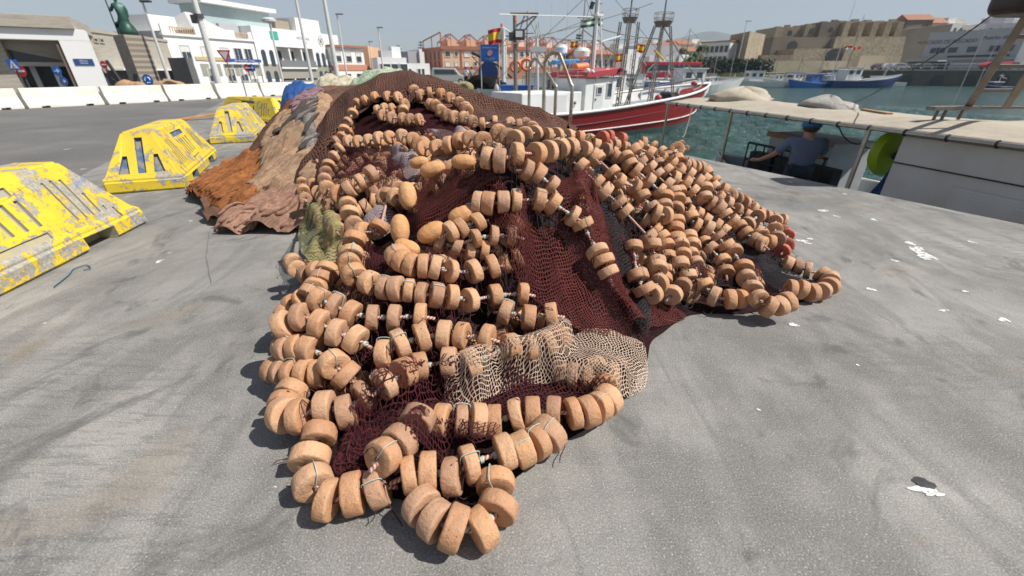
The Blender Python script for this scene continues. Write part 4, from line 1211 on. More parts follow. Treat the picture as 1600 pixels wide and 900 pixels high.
# heaps behind: tarpaulin bundle, cream net, green-white net
def heap(name, lab, cat, cx, cy, rx, ry, h, mat, seed, amp=.08, fs=3.0, st=.04, group=None, pw=.6):
    poly = [(cx+rx*math.cos(a*math.pi/16), cy+ry*math.sin(a*math.pi/16)) for a in range(32)]
    def zf(x, y):
        d = np.sqrt(((x-cx)/rx)**2+((y-cy)/ry)**2); b = np.clip(1-d**2.4, 0, 1)**pw
        r1 = (1-np.abs(2*vnoise(x*fs+seed, y*fs*.6, seed)))**2; r2 = (1-np.abs(2*vnoise(x*fs*2.4, y*fs*2+seed, seed+3)))**2
        return h*b+(amp*r1+amp*.5*r2)*np.clip(b*3, 0, 1)
    o = sheet(name, poly, zf, st, mat, seed=seed, hem=0, wob=.03); return tag(o, lab, cat, group)
k = NT('blue_tarpaulin'); co = k.coord()
MAT_TARP = k.fin(k.mix(k.ramp(k.noise(co, 5, 4, .6), [(.3, 0), (.7, 1)]), (.015, .06, .22), (.03, .11, .34)), .35, k.bump(k.noise(co, 7, 5, .6, 1.2), .8, .06))
heap('tarpaulin_bundle', 'bundle wrapped in shiny creased blue tarpaulin behind the soft nets', 'tarpaulin', -4.72, 10.3, .55, .75, 1.12, MAT_TARP, 3, .09, 4.5, pw=.45)
heap('net_pile', 'cream net pile behind the blue tarpaulin bundle', 'fishing net', -4.35, 11.3, .9, .9, 1.25, m_soft('cream_netting', (.62, .56, .42), (.48, .43, .32)), 5, .1, 3, pw=.45)
heap('net_pile', 'white and green mesh pile showing over the crest of the brown net', 'fishing net', -2.5, 9.4, 1.25, 1.1, 1.32, m_net('green_white_netting', (.62, .64, .56), .05, .3, (.22, .46, .16), back=(.20, .21, .17), warp=2.0), 8, .12, 2.5, pw=.5)
# grey metal post behind the crosswise barrier
m = MB(); m.cyl((0, 0, 0), (0, 0, 1.15), .035, 8); m.box((0, 0, .01), (.2, .2, .02)); o = m.build('metal_post', paint('galvanised', (.35, .36, .37), .45, metal=.6))
o.location = tuple(atz(388, 160, 0)); tag(o, 'grey metal post standing behind the crosswise yellow barrier', 'post')

# ------------------------------------------------------------------ white jersey barriers
MAT_JB = paint('whitewashed_concrete', (.74, .73, .68), .75, .5, (.55, .44, .30), .9, .3)
def jb_mesh(L=2.6):
    prof = [(-.30, 0), (-.30, .10), (-.13, .42), (-.085, .78), (.085, .78), (.13, .42), (.30, .10), (.30, 0)]
    m = MB(); m.prism(prof, L, 'Y')
    o = m.build('t', MAT_JB, bevel=.015); 
    c = MB()
    for y in (-.75, .75): c.box((0, y, 0), (.8, .28, .17))
    co = c.build('c', MAT_JB)
    md = o.modifiers.new('b', 'BOOLEAN'); md.object = co; md.solver = 'EXACT'
    bpy.context.view_layer.update()
    me = bpy.data.meshes.new_from_object(o.evaluated_get(bpy.context.evaluated_depsgraph_get()))
    bpy.data.objects.remove(o); bpy.data.objects.remove(co); return me
JB = jb_mesh()
path = [atz(-220, 188), atz(-60, 174.5), atz(20, 170.5), atz(110, 166), atz(200, 161.5), atz(300, 156), atz(400, 151), atz(470, 148), atz(560, 145)]
tot = [0]
for a, b in zip(path[:-1], path[1:]): tot.append(tot[-1]+(b-a).length)
def along(s):
    for i in range(len(path)-1):
        if s <= tot[i+1] or i == len(path)-2:
            u = (s-tot[i])/(tot[i+1]-tot[i]); return path[i].lerp(path[i+1], u), (path[i+1]-path[i]).normalized()
JL = ['outermost', 'second', 'third', 'fourth', 'fifth', 'sixth', 'seventh', 'eighth', 'ninth', 'tenth', 'eleventh', 'twelfth', 'thirteenth', 'fourteenth', 'fifteenth', 'sixteenth', 'seventeenth']
s = 1.0; i = 0
while s < tot[-1]-1 and i < 17:
    p, d = along(s)
    o = bpy.data.objects.new('concrete_barrier', JB); col.objects.link(o)
    o.location = (p.x, p.y, 0); o.rotation_euler = (0, 0, math.atan2(d.y, d.x)-math.pi/2+R(random.uniform(-1.5, 1.5)))
    tag(o, 'white concrete barrier at the road edge, %s in the row from the left end' % JL[i], 'barrier', 'white concrete barriers along the road')
    s += 2.72; i += 1
# ------------------------------------------------------------------ boats
M_WHITE = paint('white_boat_paint', (.76, .77, .76), .45, .35, (.50, .46, .38), 1.5, .2)
M_WHITE2 = paint('greying_white_paint', (.62, .63, .63), .5, .35, (.42, .36, .30), 1.5, .2)
M_RED = paint('red_hull_paint', (.30, .018, .022), .4, .45, (.16, .012, .014), 1.6, .25)
M_REDR = paint('faded_red_paint', (.42, .05, .07), .45, .3, (.30, .05, .05), 2)
M_GREEN = paint('waterline_green', (.07, .13, .13), .6, .5, (.04, .07, .06), 2)
M_BLUE = paint('blue_boat_paint', (.03, .16, .50), .4, .35, (.02, .09, .30), 2)
M_LBLUE = paint('bright_blue_paint', (.06, .34, .78), .4, .3, (.05, .24, .6), 2)
M_NAVY = paint('navy_hull_paint', (.015, .045, .17), .4, .4, (.01, .03, .10), 2)
M_GREYB = paint('grey_boat_paint', (.36, .38, .40), .5, .4, (.25, .26, .27), 2)
M_RUST = paint('rusty_steel', (.20, .185, .165), .6, .55, (.17, .09, .045), 6, .3, .2)
M_DARK = paint('dark_rubber', (.025, .025, .028), .7)
M_GLASS = paint('dark_window_glass', (.05, .07, .09), .12, .1)
M_ORANGE = paint('orange_buoy', (.85, .22, .08), .5, .2)
M_WOOD = paint('worn_timber', (.36, .22, .11), .7, .5, (.18, .11, .06), 4)
M_STEEL = paint('stainless_rail', (.50, .48, .44), .32, .5, (.36, .22, .12), 7, .2, .75)
M_OCHRE = paint('ochre_plastic', (.72, .40, .10), .5)
def hull(parent, L, B, zs, zb, z0, mats, rake=1.6, tran=.78, deck=-.55, n=22, stripe=None, name='hull'):
    """bow to +x. zs(s) sheer height 0..1 from the stern; z0 keel; waterline at z=0 in local z"""
    rows = [('keel', 0.0), ('wl', .0), ('s1', .33), ('s2', .66), ('rail', 1.0)]
    m = MB(); vs = []
    xs = [i/(n-1) for i in range(n)]
    def hb(s):
        if s < .55: return B/2*(tran+(1-tran)*math.sin(min(1, s/.55)*math.pi/2))
        u = (s-.55)/.45; return B/2*max(.012, (1-u**2.3))
    def pt(s, h, side):
        zsheer = zs(s); 
        if h < 0: return Vector((s*L-L*.5-.35*(s**6)*rake, 0, z0))
        z = h*zsheer
        narrow = .80+.20*h**.7
        w = hb(s)*narrow*(1 if s < .98 else .6)
        x = s*L-L*.5+rake*(s**5)*(h-.5)*.9
        return Vector((x, side*w, z))
    hs = [-1, 0, .22, .45, .68, .90, 1.0]
    for side in (1, -1):
        k0 = len(m.v); gv = []
        for h in hs:
            for s in xs: gv.append(pt(s, h, side))
        fs = []; mi = []
        for j in range(len(hs)-1):
            for i in range(n-1):
                fs.append((j*n+i, j*n+i+1, (j+1)*n+i+1, (j+1)*n+i)); mi.append(mats[min(j, len(mats)-1)])
        m.v.extend([tuple(v) for v in gv]); m.f.extend([tuple(a+k0 for a in f) for f in fs]); m.mi.extend(mi)
    # transom
    k0 = len(m.v); a = [pt(0, h, 1) for h in hs]; b = [pt(0, h, -1) for h in hs]
    m.v.extend([tuple(v) for v in a+b]); q = len(hs)
    for j in range(q-1): m.f.append((k0+j, k0+j+1, k0+q+j+1, k0+q+j)); m.mi.append(mats[min(j, len(mats)-1)])
    mm = parent['_mats'] if '_mats' in parent else None
    return m, hb, pt, xs
def boat_hull(root, L, B, zs, z0, mlist, mats, rake=1.6, tran=.78, bul=.55, railm=None, deckm=None, inner=None):
    m, hb, pt, xs = hull(root, L, B, zs, None, z0, mats, rake, tran)
    o = m.build('hull', mlist, root, smooth=False); 
    for p in o.data.polygons: p.use_smooth = True
    o.data.set_sharp_from_angle(angle=R(35))
    # rail cap
    for side in (1, -1):
        r = MB(); P = [pt(s, 1.0, side)+Vector((0, 0, .03)) for s in xs]
        r.tube(P, .055*B/4.5+.01, 6); r.build('rail', railm or mlist[-1], root, smooth=True)
    d = MB(); vs = []
    for s in xs:
        for side in (1, -1):
            p = pt(s, .93, side); vs.append((p.x, p.y*.97, zs(s)-bul))
    n = len(xs); d.add(vs, [(2*i, 2*i+1, 2*i+3, 2*i+2) for i in range(n-1)]); d.build('deck', deckm or M_GREYB, root, fix=False)
    # inner bulwark
    b = MB()
    for side in (1, -1):
        k = []
        for s in xs:
            p = pt(s, .99, side); k.append((p.x, p.y*.955, p.z)); 
        kk = [(x, y*.9, zs(s)-bul) for (x, y, z), s in zip(k, xs)]
        b.add(k+kk, [(i, i+1, n+i+1, n+i) for i in range(n-1)])
        for i in range(1, n-2, 1):
            x, y, z = k[i]; b.box((x, y*.92, z-bul/2+.0), (.07, .10, bul*.95))
    b.build('bulwark', inner or M_WHITE2, root)
    return pt, xs
def window(root, c, w, h, n, mat_f=M_WHITE, mat_g=M_GLASS, d=.04, cls='window', glass_name='pane'):
    """framed window; n = outward unit normal (horizontal)"""
    n = Vector(n).normalized(); t = Vector((-n.y, n.x, 0)); c = Vector(c)
    def bx_(cc, a, b_, dd):
        rot = Matrix((t, n, Vector((0, 0, 1)))).transposed()
        return (cc, (a, dd, b_), rot)
    f = MB()
    e = min(w, h)*.09+.01
    for (ox, oz, a, b_) in ((0, h/2, w+2*e, e), (0, -h/2, w+2*e, e), (-w/2-e/2, 0, e, h-e*1.0), (w/2+e/2, 0, e, h-e*1.0)):
        f.box(*bx_(c+t*ox+Vector((0, 0, oz))+n*d*.5, a, b_, d))
    fo = f.build(cls, mat_f, root)
    g = MB(); g.box(*bx_(c+n*(d*.15), w, h-e, d*.3)); g.build(glass_name, mat_g, fo)
    return fo
def text(s, size, loc, n, mat, parent=None, name='lettering', ext=.004, up=(0, 0, 1), align='CENTER'):
    cu = bpy.data.curves.new(name, 'FONT'); cu.body = s; cu.size = size; cu.extrude = ext; cu.align_x = align; cu.align_y = 'CENTER'
    cu.resolution_u = 3
    t_ = bpy.data.objects.new('t', cu); me = bpy.data.meshes.new_from_object(t_); bpy.data.objects.remove(t_); me.materials.clear(); me.materials.append(mat)
    o = bpy.data.objects.new(name, me); col.objects.link(o)
    n = Vector(n).normalized(); upv = Vector(up); xax = upv.cross(n).normalized(); upv = n.cross(xax)
    M = Matrix((xax, upv, n)).transposed().to_4x4(); M.translation = Vector(loc)
    if parent is not None: o.parent = parent
    o.matrix_basis = M
    return o
def lattice(m, a0, a1, b0, b1, r=.03, n=8, rung=.02):
    """a ladder between two sloping poles"""
    a0, a1, b0, b1 = map(Vector, (a0, a1, b0, b1))
    m.cyl(a0, a1, r, 6); m.cyl(b0, b1, r, 6)
    for i in range(1, n): t = i/n; m.cyl(a0.lerp(a1, t), b0.lerp(b1, t), rung, 5)

# ================= the red boat
rb_head = R(35)
rloc = Vector((11.97, 29.0, 0))-Vector((math.cos(rb_head), math.sin(rb_head), 0))*7.9
rboat = thing('fishing_boat', 'red hulled fishing boat with white wheelhouse and red roof behind the quay ladder', 'boat', (rloc.x, rloc.y, WZ), rb_head)
zr = lambda s: 1.26+.08*(1-s)**2+1.05*max(0, (s-.15)/.85)**1.35
pt, xs = boat_hull(rboat, 15.6, 4.9, zr, -.6, [M_RED, M_GREEN, M_WHITE], [1, 1, 0, 0, 0, 0], 2.0, .82, .5, M_WHITE)
# white rubbing strakes
for h, r_ in ((.40, .028),):
    for side in (1, -1):
        m = MB(); m.tube([pt(s, h, side)+Vector((0, side*.02, 0)) for s in xs], r_, 6); m.build('rubbing_strake', M_WHITE, rboat, smooth=True)
dk = .98
_k0 = set(o.name for o in rboat.children)
# deckhouse + wheelhouse (local x forward)
m = MB(); m.box((-3.1, .15, dk+.80), (4.2, 2.7, 1.6)); m.build('deckhouse', M_WHITE, rboat, bevel=.05)
wh = MB(); wh.prism([(-1.05, 0), (1.25, 0), (1.50, 2.35), (-1.05, 2.35)], 2.5, 'Y', (.35, .1, dk)); wo_ = wh.build('wheelhouse', M_WHITE, rboat, bevel=.04)
rf = MB(); rf.prism([(-1.2, 0), (1.75, .22), (1.75, .62), (-1.2, .34)], 2.9, 'Y', (.35, .1, dk+2.36)); rf.build('wheelhouse_roof', M_REDR, rboat, bevel=.03)
yside = -1.15-.0
dd = MB(); dd.box((.35, yside-.02, dk+1.05), (.78, .05, 1.85)); do = dd.build('door', M_WHITE2, rboat, bevel=.02)
h_ = MB(); h_.box((.10, yside-.07, dk+1.1), (.05, .05, .12)); h_.build('handle', M_DARK, do)
window(rboat, (.35, yside-.05, dk+1.62), .34, .42, (0, -1, 0), M_WHITE2)
window(rboat, (1.22, yside-.005, dk+1.62), .36, .85, (0, -1, 0), M_WHITE2)
for yy in (-.7, .1, .9): window(rboat, (1.80, yy, dk+1.75), .6, .6, (1, 0, .0), M_WHITE2)
m = MB(); m.box((-2.9, -1.22, dk+.80), (1.5, .04, 1.3)); m.box((-2.9, -1.25, dk+.80), (.03, .02, 1.26)); m.build('side_door', M_WHITE2, rboat, bevel=.01)
m = MB(); m.lathe([(.17, 0), (.17, .05), (.09, .05), (.09, .02)], n=16); m.xf(Matrix.Translation((-1.55, -1.2, dk+.95)) @ Matrix.Rotation(math.pi/2, 4, 'X')); po = m.build('porthole', M_WHITE2, rboat)
m = MB(); m.cyl((-1.55, -1.23, dk+.95), (-1.55, -1.262, dk+.95), .085, 14); m.build('pane', M_GLASS, po)
# life raft, horn, lamp on the roof
m = MB(); m.cyl((-.55, -.1, dk+2.98), (.35, -.1, dk+3.05), .21, 14); m.build('life_raft', M_ORANGE, rboat, smooth='auto')
m = MB(); m.lathe([(.05, 0), (.05, .12), (.17, .42)], (.55, -1.15, dk+2.75), 10, 'X'); m.build('horn', M_WHITE, rboat)
m = MB(); m.ball((-.75, -1.25, dk+2.78), .15, 10); m.ball((-.40, -1.3, dk+2.72), .11, 10); m.build('lamp', M_WHITE, rboat)
m = MB(); m.cyl((1.7, -1.35, dk+2.82), (1.7, -1.5, dk+2.82), .12, 10); m.build('spotlight', M_DARK, rboat)
# radar dome on a post, main mast
m = MB(); m.cyl((.3, .3, dk+2.7), (.3, .3, dk+3.5), .16, 10, .10); m.build('radar_post', paint('beige_post', (.60, .50, .33), .5), rboat)
m = MB(); m.lathe([(.20, 0), (.42, .12), (.45, .42), (.34, .58), (.1, .64)], (.3, .3, dk+3.5), 16); m.build('radar_dome', M_WHITE, rboat, smooth='auto')
m = MB(); m.cyl((1.4, .4, dk+2.7), (1.4, .4, dk+7.6), .11, 10, .06); m.cyl((1.4, .4, dk+5.9), (-5.4, .4, dk+5.6), .03, 6); m.box((1.4, .4, dk+6.0), (.5, .5, .12)); m.cyl((2.0, .2, dk+2.6), (1.6, .35, dk+6.1), .04, 6); m.cyl((1.4, .4, dk+4.4), (3.3, .2, dk+4.9), .05, 6); m.build('mast', M_WHITE, rboat)
m = MB(); m.box((.95, .4, dk+6.5), (.35, .08, .4), Euler((.3, 0, .4)).to_matrix()); m.ball((1.4, .4, dk+7.65), .06, 8); m.build('mast_light', M_DARK, rboat)
for o in rboat.children:
    if o.name not in _k0:
        s_ = (.84, .9, .74); o.scale = s_; o.location = (-2.75+1.0*(1-s_[0]), 0, dk*(1-s_[2]))
# foredeck frame towers with crow's nests
def tower(x0, y0, w0, zb_, zt, w1, lean, nest):
    g = MB()
    A = [(x0-w0, y0-w0*.7), (x0-w0, y0+w0*.7)]; Bq = [(x0+w0, y0-w0*.7), (x0+w0, y0+w0*.7)]
    for (xa, ya) in A+Bq:
        xt = x0+lean+(w1 if xa > x0 else -w1); yt = y0+(w1*.7 if ya > y0 else -w1*.7)
        for dx in (-.09, .09): g.cyl((xa+dx, ya, zb_), (xt+dx*.8, yt, zt), .032, 6)
        for i in range(1, 14):
            t = i/14; p = Vector((xa, ya, zb_)).lerp(Vector((xt, yt, zt)), t); g.cyl(p-Vector((.1, 0, 0)), p+Vector((.1, 0, 0)), .018, 5)
    t = .45; g.cyl((x0-w0*.6, y0, zb_+(zt-zb_)*t), (x0+w0*.6, y0, zb_+(zt-zb_)*t), .06, 6)
    g.build('frame_tower', M_RUST, rboat)
    c = MB(); c.lathe([(nest*.72, 0), (nest, .26), (nest*.93, .26), (nest*.66, .04)], (x0+lean, y0, zt-.05), 14); co_ = c.build('crows_nest', M_RUST, rboat)
    q = MB()
    for hz_ in (.34, .58): q.tube([(x0+lean+nest*math.cos(a*math.pi/8), y0+nest*math.sin(a*math.pi/8), zt+hz_) for a in range(16)], .02, 5, closed=True)
    for a in range(0, 16, 2): q.cyl((x0+lean+nest*.95*math.cos(a*math.pi/8), y0+nest*.95*math.sin(a*math.pi/8), zt+.2), (x0+lean+nest*math.cos(a*math.pi/8), y0+nest*math.sin(a*math.pi/8), zt+.58), .018, 5)
    q.build('guard_rail', M_STEEL, rboat)
    q = MB(); q.cyl((x0+lean, y0, zt-1.5), (x0+lean, y0, zt+3.4), .05, 6, .03); q.box((x0+lean+.1, y0, zt+1.5), (.16, .16, .3)); q.box((x0+lean-.05, y0, zt+2.2), (.14, .14, .2)); q.build('pole_mast', M_RUST, rboat)
tower(3.0, .0, 1.15, dk+.2, dk+4.2, .34, .2, .50)
tower(1.7, 1.2, .5, dk+.1, dk+4.4, .40, .2, .42)
m = MB(); m.cyl((3.2, 0, dk+7.6), (3.2, 0, dk+7.85), .11, 10); m.build('beacon', M_ORANGE, rboat)
m = MB(); m.tube([(2.2, -.5, dk+3.0), (3.3, -.3, dk+2.6)], .06, 8); m.build('boom', M_OCHRE, rboat)
# winches and gear on the foredeck
m = MB(); m.cyl((4.7, -.5, dk+.65), (4.7, .5, dk+.65), .3, 14); m.build('winch', M_DARK, rboat)
m = MB(); m.box((2.2, -1.2, dk+.32), (1.3, .7, .35)); m.build('deck_box', M_WHITE, rboat, bevel=.08)
m = MB(); m.ball((1.75, -1.5, dk+.75), .2, 10); m.ball((7.0, 0, 2.35), .2, 10, (1, 1, .7)); m.build('buoy', M_REDR, rboat, smooth=True)
m = MB()
for s_ in (-1, 1): m.tube([(4.4, s_*1.7, 2.05), (5.5, s_*1.4, 2.2), (6.5, s_*.9, 2.4), (7.5, s_*.15, 2.6)], .05, 6)
m.build('bow_rail', M_RUST, rboat)
m = MB(); m.cyl((-1.6, .4, dk+1.6), (-1.6, .4, dk+2.6), .03, 6)
for x in (-5.0, -3.8, -2.6, -1.4): m.cyl((x, -1.1, dk+1.6), (x, -1.1, dk+2.1), .018, 5)
m.cyl((-5.0, -1.1, dk+2.1), (-1.0, -1.1, dk+2.1), .018, 5); m.cyl((-5.0, -1.1, dk+1.85), (-1.0, -1.1, dk+1.85), .014, 5); m.build('guard_rail', M_STEEL, rboat)
def cable(a, b, sag, r=.012, mat=None, n=12): 
    a = Vector(a); b = Vector(b); return [a.lerp(b, i/n)-Vector((0, 0, sag*4*(i/n)*(1-i/n))) for i in range(n+1)]
m = MB(); m.tube(cable((3.2, 0, dk+4.2), (7.4, 0, 2.5), .05), .03, 5); m.tube(cable((3.2, 0, dk+3.6), (-1.0, .4, dk+3.9), .1), .022, 5); m.tube(cable((-1.0, .4, dk+4.6), (-7, .3, dk+3.0), .15), .018, 5); m.build('rigging', M_RUST, rboat)

# ================= a smaller, simpler fishing boat for the moorings
def small_boat(label, x, y, rz, L, hullm, band, cabm, roofm, style=0, mast=4.0, group='boats moored across the harbour', z=WZ, buoy=False, extra=None):
    root = thing('fishing_boat', label, 'boat', (x, y, z), rz, group)
    B = L*.30; hz = L*.085
    zf = lambda s: hz*(1+.12*(1-s)**2+.95*max(0, (s-.3)/.7)**2)
    m, hb, pt, xs = hull(root, L, B, zf, None, -.35, [0, 1, 1, 1, 1, 2], L*.10, .84, n=14)
    m.build('hull', [band, hullm, M_WHITE], root)
    d = MB(); vs = []
    for s in xs:
        for side in (1, -1): p = pt(s, .9, side); vs.append((p.x, p.y*.97, zf(s)-.28))
    d.add(vs, [(2*i, 2*i+1, 2*i+3, 2*i+2) for i in range(len(xs)-1)]); d.build('deck', M_GREYB, root, fix=False)
    cx = (-.05, .12, -.22)[style % 3]*L; ch = L*.17; cl = L*(.22, .28, .2)[style % 3]
    c = MB(); c.prism([(-cl/2, 0), (cl/2, 0), (cl/2+.15, ch), (-cl/2, ch)], B*.6, 'Y', (cx, 0, hz-.25)); c.build('cabin', cabm, root, bevel=.03)
    c = MB(); c.box((cx+.05, 0, hz-.25+ch+.04), (cl+.5, B*.68, .10)); c.build('cabin_roof', roofm, root)
    for sy in (-1, 1):
        for k_ in (-.25, .25): window(root, (cx+k_*cl, sy*B*.30, hz-.25+ch*.68), cl*.28, ch*.32, (0, sy, 0), cabm, d=.03)
    window(root, (cx+cl/2+.12, 0, hz-.25+ch*.70), B*.42, ch*.30, (1, 0, 0), cabm, d=.03)
    g = MB(); g.cyl((cx-cl*.3, 0, hz+ch-.3), (cx-cl*.3, 0, hz+ch+mast), .06*L/10, 6, .03); g.cyl((cx-cl*.3, 0, hz+ch+mast*.55), (cx-cl*.3-L*.22, 0, hz+ch+mast*.25), .035, 5); g.cyl((cx-cl*.3-.5, 0, hz+ch+mast*.7), (cx-cl*.3+.5, 0, hz+ch+mast*.7), .03, 5)
    g.build('mast', M_WHITE2 if style % 2 else M_RUST, root)
    g = MB(); g.tube(cable((cx-cl*.3, 0, hz+ch+mast*.95), (L*.47, 0, hz*2.0), .05, n=4), .015, 4); g.tube(cable((cx-cl*.3, 0, hz+ch+mast*.95), (-L*.46, 0, hz*1.2), .05, n=4), .015, 4); g.build('rigging', M_DARK, root)
    if style != 1:
        g = MB()
        for xx in (-.46, -.34, -.24):
            for sy in (-1, 1): g.cyl((xx*L, sy*B*.33, hz*.9), (xx*L, sy*B*.33, hz+1.3*L/10), .04, 5)
        for sy in (-1, 1): g.cyl((-.46*L, sy*B*.33, hz+1.3*L/10), (-.2*L, sy*B*.33, hz+1.3*L/10), .04, 5)
        g.cyl((-.46*L, -B*.33, hz+1.3*L/10), (-.46*L, B*.33, hz+1.3*L/10), .04, 5)
        g.build('stern_frame', M_STEEL, root)
    if buoy:
        for bxp in ((-.1, .15) if buoy is True else buoy):
            g = MB(); p = pt(.5+bxp, .8, -1); g.ball((p.x, p.y-.25, p.z-.3), .32, 10); g.build('fender', M_ORANGE, root, smooth=True)
    return root
def shore(px, Y): return (px-800)/F*Y/1.128
# boats across the basin: px centre, Y, heading, L ...
FB = [
 ('white and grey boat with orange fenders, the left one of the far moored row', 1176, 98, R(178), 13, M_WHITE2, M_WHITE, M_WHITE, M_WHITE2, 0, 3.5, (-.3, 0, .3)),
 ('grey boat with a flat blue awning next to the small blue striped boat', 1230, 100, R(200), 11.5, M_GREYB, M_NAVY, M_WHITE, M_BLUE, 2, 3.6, False),
 ('small blue and white striped boat with an orange fender amid the far row', 1272, 97, R(190), 10.5, M_BLUE, M_NAVY, M_BLUE, M_BLUE, 0, 3.8, (-.1,)),
 ('long dark blue boat with a high white bow, biggest of the far row', 1352, 97, R(4), 15.5, M_NAVY, M_DARK, M_WHITE, M_WHITE, 2, 9.0, False),
 ('small dark boat with orange fenders under the far mole', 1570, 84, R(185), 6.0, M_NAVY, M_DARK, M_NAVY, M_WHITE, 1, 1.2, (0, .2)),
 ('white boat tied up behind the blue awning boat', 1218, 109, R(10), 10, M_WHITE, M_NAVY, M_WHITE, M_WHITE, 0, 4.5, False),
 ('white and blue boat half hidden behind the small striped one', 1262, 108, R(172), 10, M_WHITE, M_BLUE, M_BLUE, M_WHITE, 2, 5.0, False),
 ('pale boat behind the stern of the long blue boat', 1312, 107, R(8), 12, M_WHITE2, M_RED, M_WHITE, M_LBLUE, 0, 5.5, False),
 ('white boat moored inside the mole behind the blue bow', 1385, 104.5, R(176), 9, M_WHITE, M_NAVY, M_WHITE, M_WHITE, 1, 3.0, False),
]
for lab, px, Y, rz, L, hm, bm_, cm, rm, sty, mst, bu in FB: small_boat(lab, shore(px, Y), Y, rz, L, hm, bm_, cm, rm, sty, mst, buoy=bu)
# boats rafted up behind the red boat
NBT = [
 ('bright blue striped white boat close behind the bow of the red boat', 985, 33.5, R(30), 13, M_LBLUE, M_WHITE, M_WHITE, M_WHITE, 2, 7.0),
 ('blue roofed white boat with a registration on its awning', 880, 34, R(200), 12, M_WHITE, M_BLUE, M_WHITE, M_LBLUE, 0, 6.5),
 ('white boat with red trim moored right of the pier boats', 1085, 62, R(10), 14, M_WHITE, M_REDR, M_WHITE, M_WHITE, 0, 6.0),
 ('blue decked boat at the pier left of the ladder hoops', 800, 33.5, R(170), 9, M_WHITE, M_BLUE, M_BLUE, M_BLUE, 0, 6.0),
 ('white launch with blue cover between the moored boats', 1045, 56, R(80), 8, M_BLUE, M_DARK, M_BLUE, M_BLUE, 1, 3.0),
 ('white boat in the middle of the crowded moorings', 960, 60, R(60), 11, M_WHITE, M_RED, M_WHITE, M_WHITE, 0, 5.5),
 ('white boat with a dark stripe at the back of the moorings', 1000, 74, R(100), 11, M_WHITE, M_NAVY, M_WHITE, M_GREYB, 1, 5.5),
 ('small white boat at the right end of the crowded moorings', 1120, 80, R(20), 9, M_WHITE, M_BLUE, M_WHITE, M_WHITE, 2, 5.0),
 ('pale boat with a tall pole behind the crowded moorings', 1060, 88, R(70), 10, M_WHITE2, M_BLUE, M_WHITE, M_WHITE, 0, 7.0),
 ('blue sided boat far behind the wheelhouse roof', 925, 72, R(120), 10, M_BLUE, M_NAVY, M_WHITE, M_BLUE, 1, 5.0),
 ('rusty masted white boat behind the blue roofed one', 845, 52, R(80), 12, M_WHITE, M_RED, M_WHITE, M_WHITE2, 2, 6.0),
]
NBT += [
 ('white boat with blue wheelhouse in the second row of moorings', 1030, 48, R(50), 9, M_WHITE, M_NAVY, M_BLUE, M_WHITE, 0, 4.0),
 ('small white boat with a blue roof close to the pier wall', 905, 47, R(150), 9, M_WHITE, M_BLUE, M_WHITE, M_LBLUE, 1, 4.5),
 ('green hulled boat half hidden among white ones', 1018, 66, R(130), 9, M_GREEN, M_DARK, M_WHITE, M_WHITE, 2, 4.0),
 ('white motor boat with dark windows near the red bus', 1072, 76, R(15), 10, M_WHITE, M_WHITE2, M_WHITE, M_WHITE, 1, 2.0),
 ('blue boat with an orange roof in the back row', 1100, 90, R(170), 9, M_BLUE, M_NAVY, M_WHITE, M_ORANGE, 0, 4.0),
 ('grey boat with a bare deck in the back row', 1128, 96, R(10), 9, M_GREYB, M_NAVY, M_WHITE2, M_WHITE, 2, 3.5),
 ('white and red boat at the far end of the pier row', 980, 84, R(95), 10, M_WHITE, M_RED, M_WHITE, M_REDR, 0, 4.5)]
for lab, px, Y, rz, L, hm, bm_, cm, rm, sty, mst in NBT: small_boat(lab, shore(px, Y), Y, rz, L, hm, bm_, cm, rm, sty, mst*.72, 'boats moored behind the red boat')
# ------------------------------------------------------------------ quay ladder rails
def hoop(label, b0, b1, ztop, lean):
    """rusty leg b0, hook over the top, steel leg b1"""
    b0 = Vector(b0); b1 = Vector(b1); d = (b1-b0); dn = d.normalized(); m = MB()
    r = .26; P = [b0]
    zt = ztop
    for i in range(9):
        a = math.pi*(.5 if False else 1)-i*math.pi*.72/8
        P.append(b0+dn*(r+r*math.cos(a))+Vector((0, 0, zt-r+r*math.sin(a))))
    P.append(b1+Vector((0, 0, zt*.62))-dn*.05); P.append(b1+Vector((0, 0, zt*.55))); P.append(b1)
    PP = [P[0], P[0].lerp(P[1], .5)]+P[1:]
    m.tube(catmull(PP, 3), .045, 10)
    for b in (b0, b1): m.cyl(b, b+Vector((0, 0, .02)), .09, 12)
    return m
ladder = thing('quay_ladder', 'pair of curved rust streaked steel handrails of the quay ladder', 'ladder rail', tuple(atz(850, 200, 0)))
k = NT('rust_streaked_steel'); co = k.coord(scale=(1, 1, .35))
MAT_RS = k.fin(k.mix(k.ramp(k.noise(co, 3.5, 5, .7), [(.42, 0), (.62, 1)]), (.46, .44, .40), (.30, .17, .09)), .42, k.bump(k.noise(k.coord(), 40, 3), .2, .003), .65)
for (p0, p1, zt) in (((826, 191), (866, 197), 1.72), ((848, 201), (890, 204), 1.82)):
    a = atz(*p0, 0); b = atz(*p1, 0)
    hoop('', a, b, zt, 0).build('handrail', MAT_RS, ladder, world=True, smooth=True)

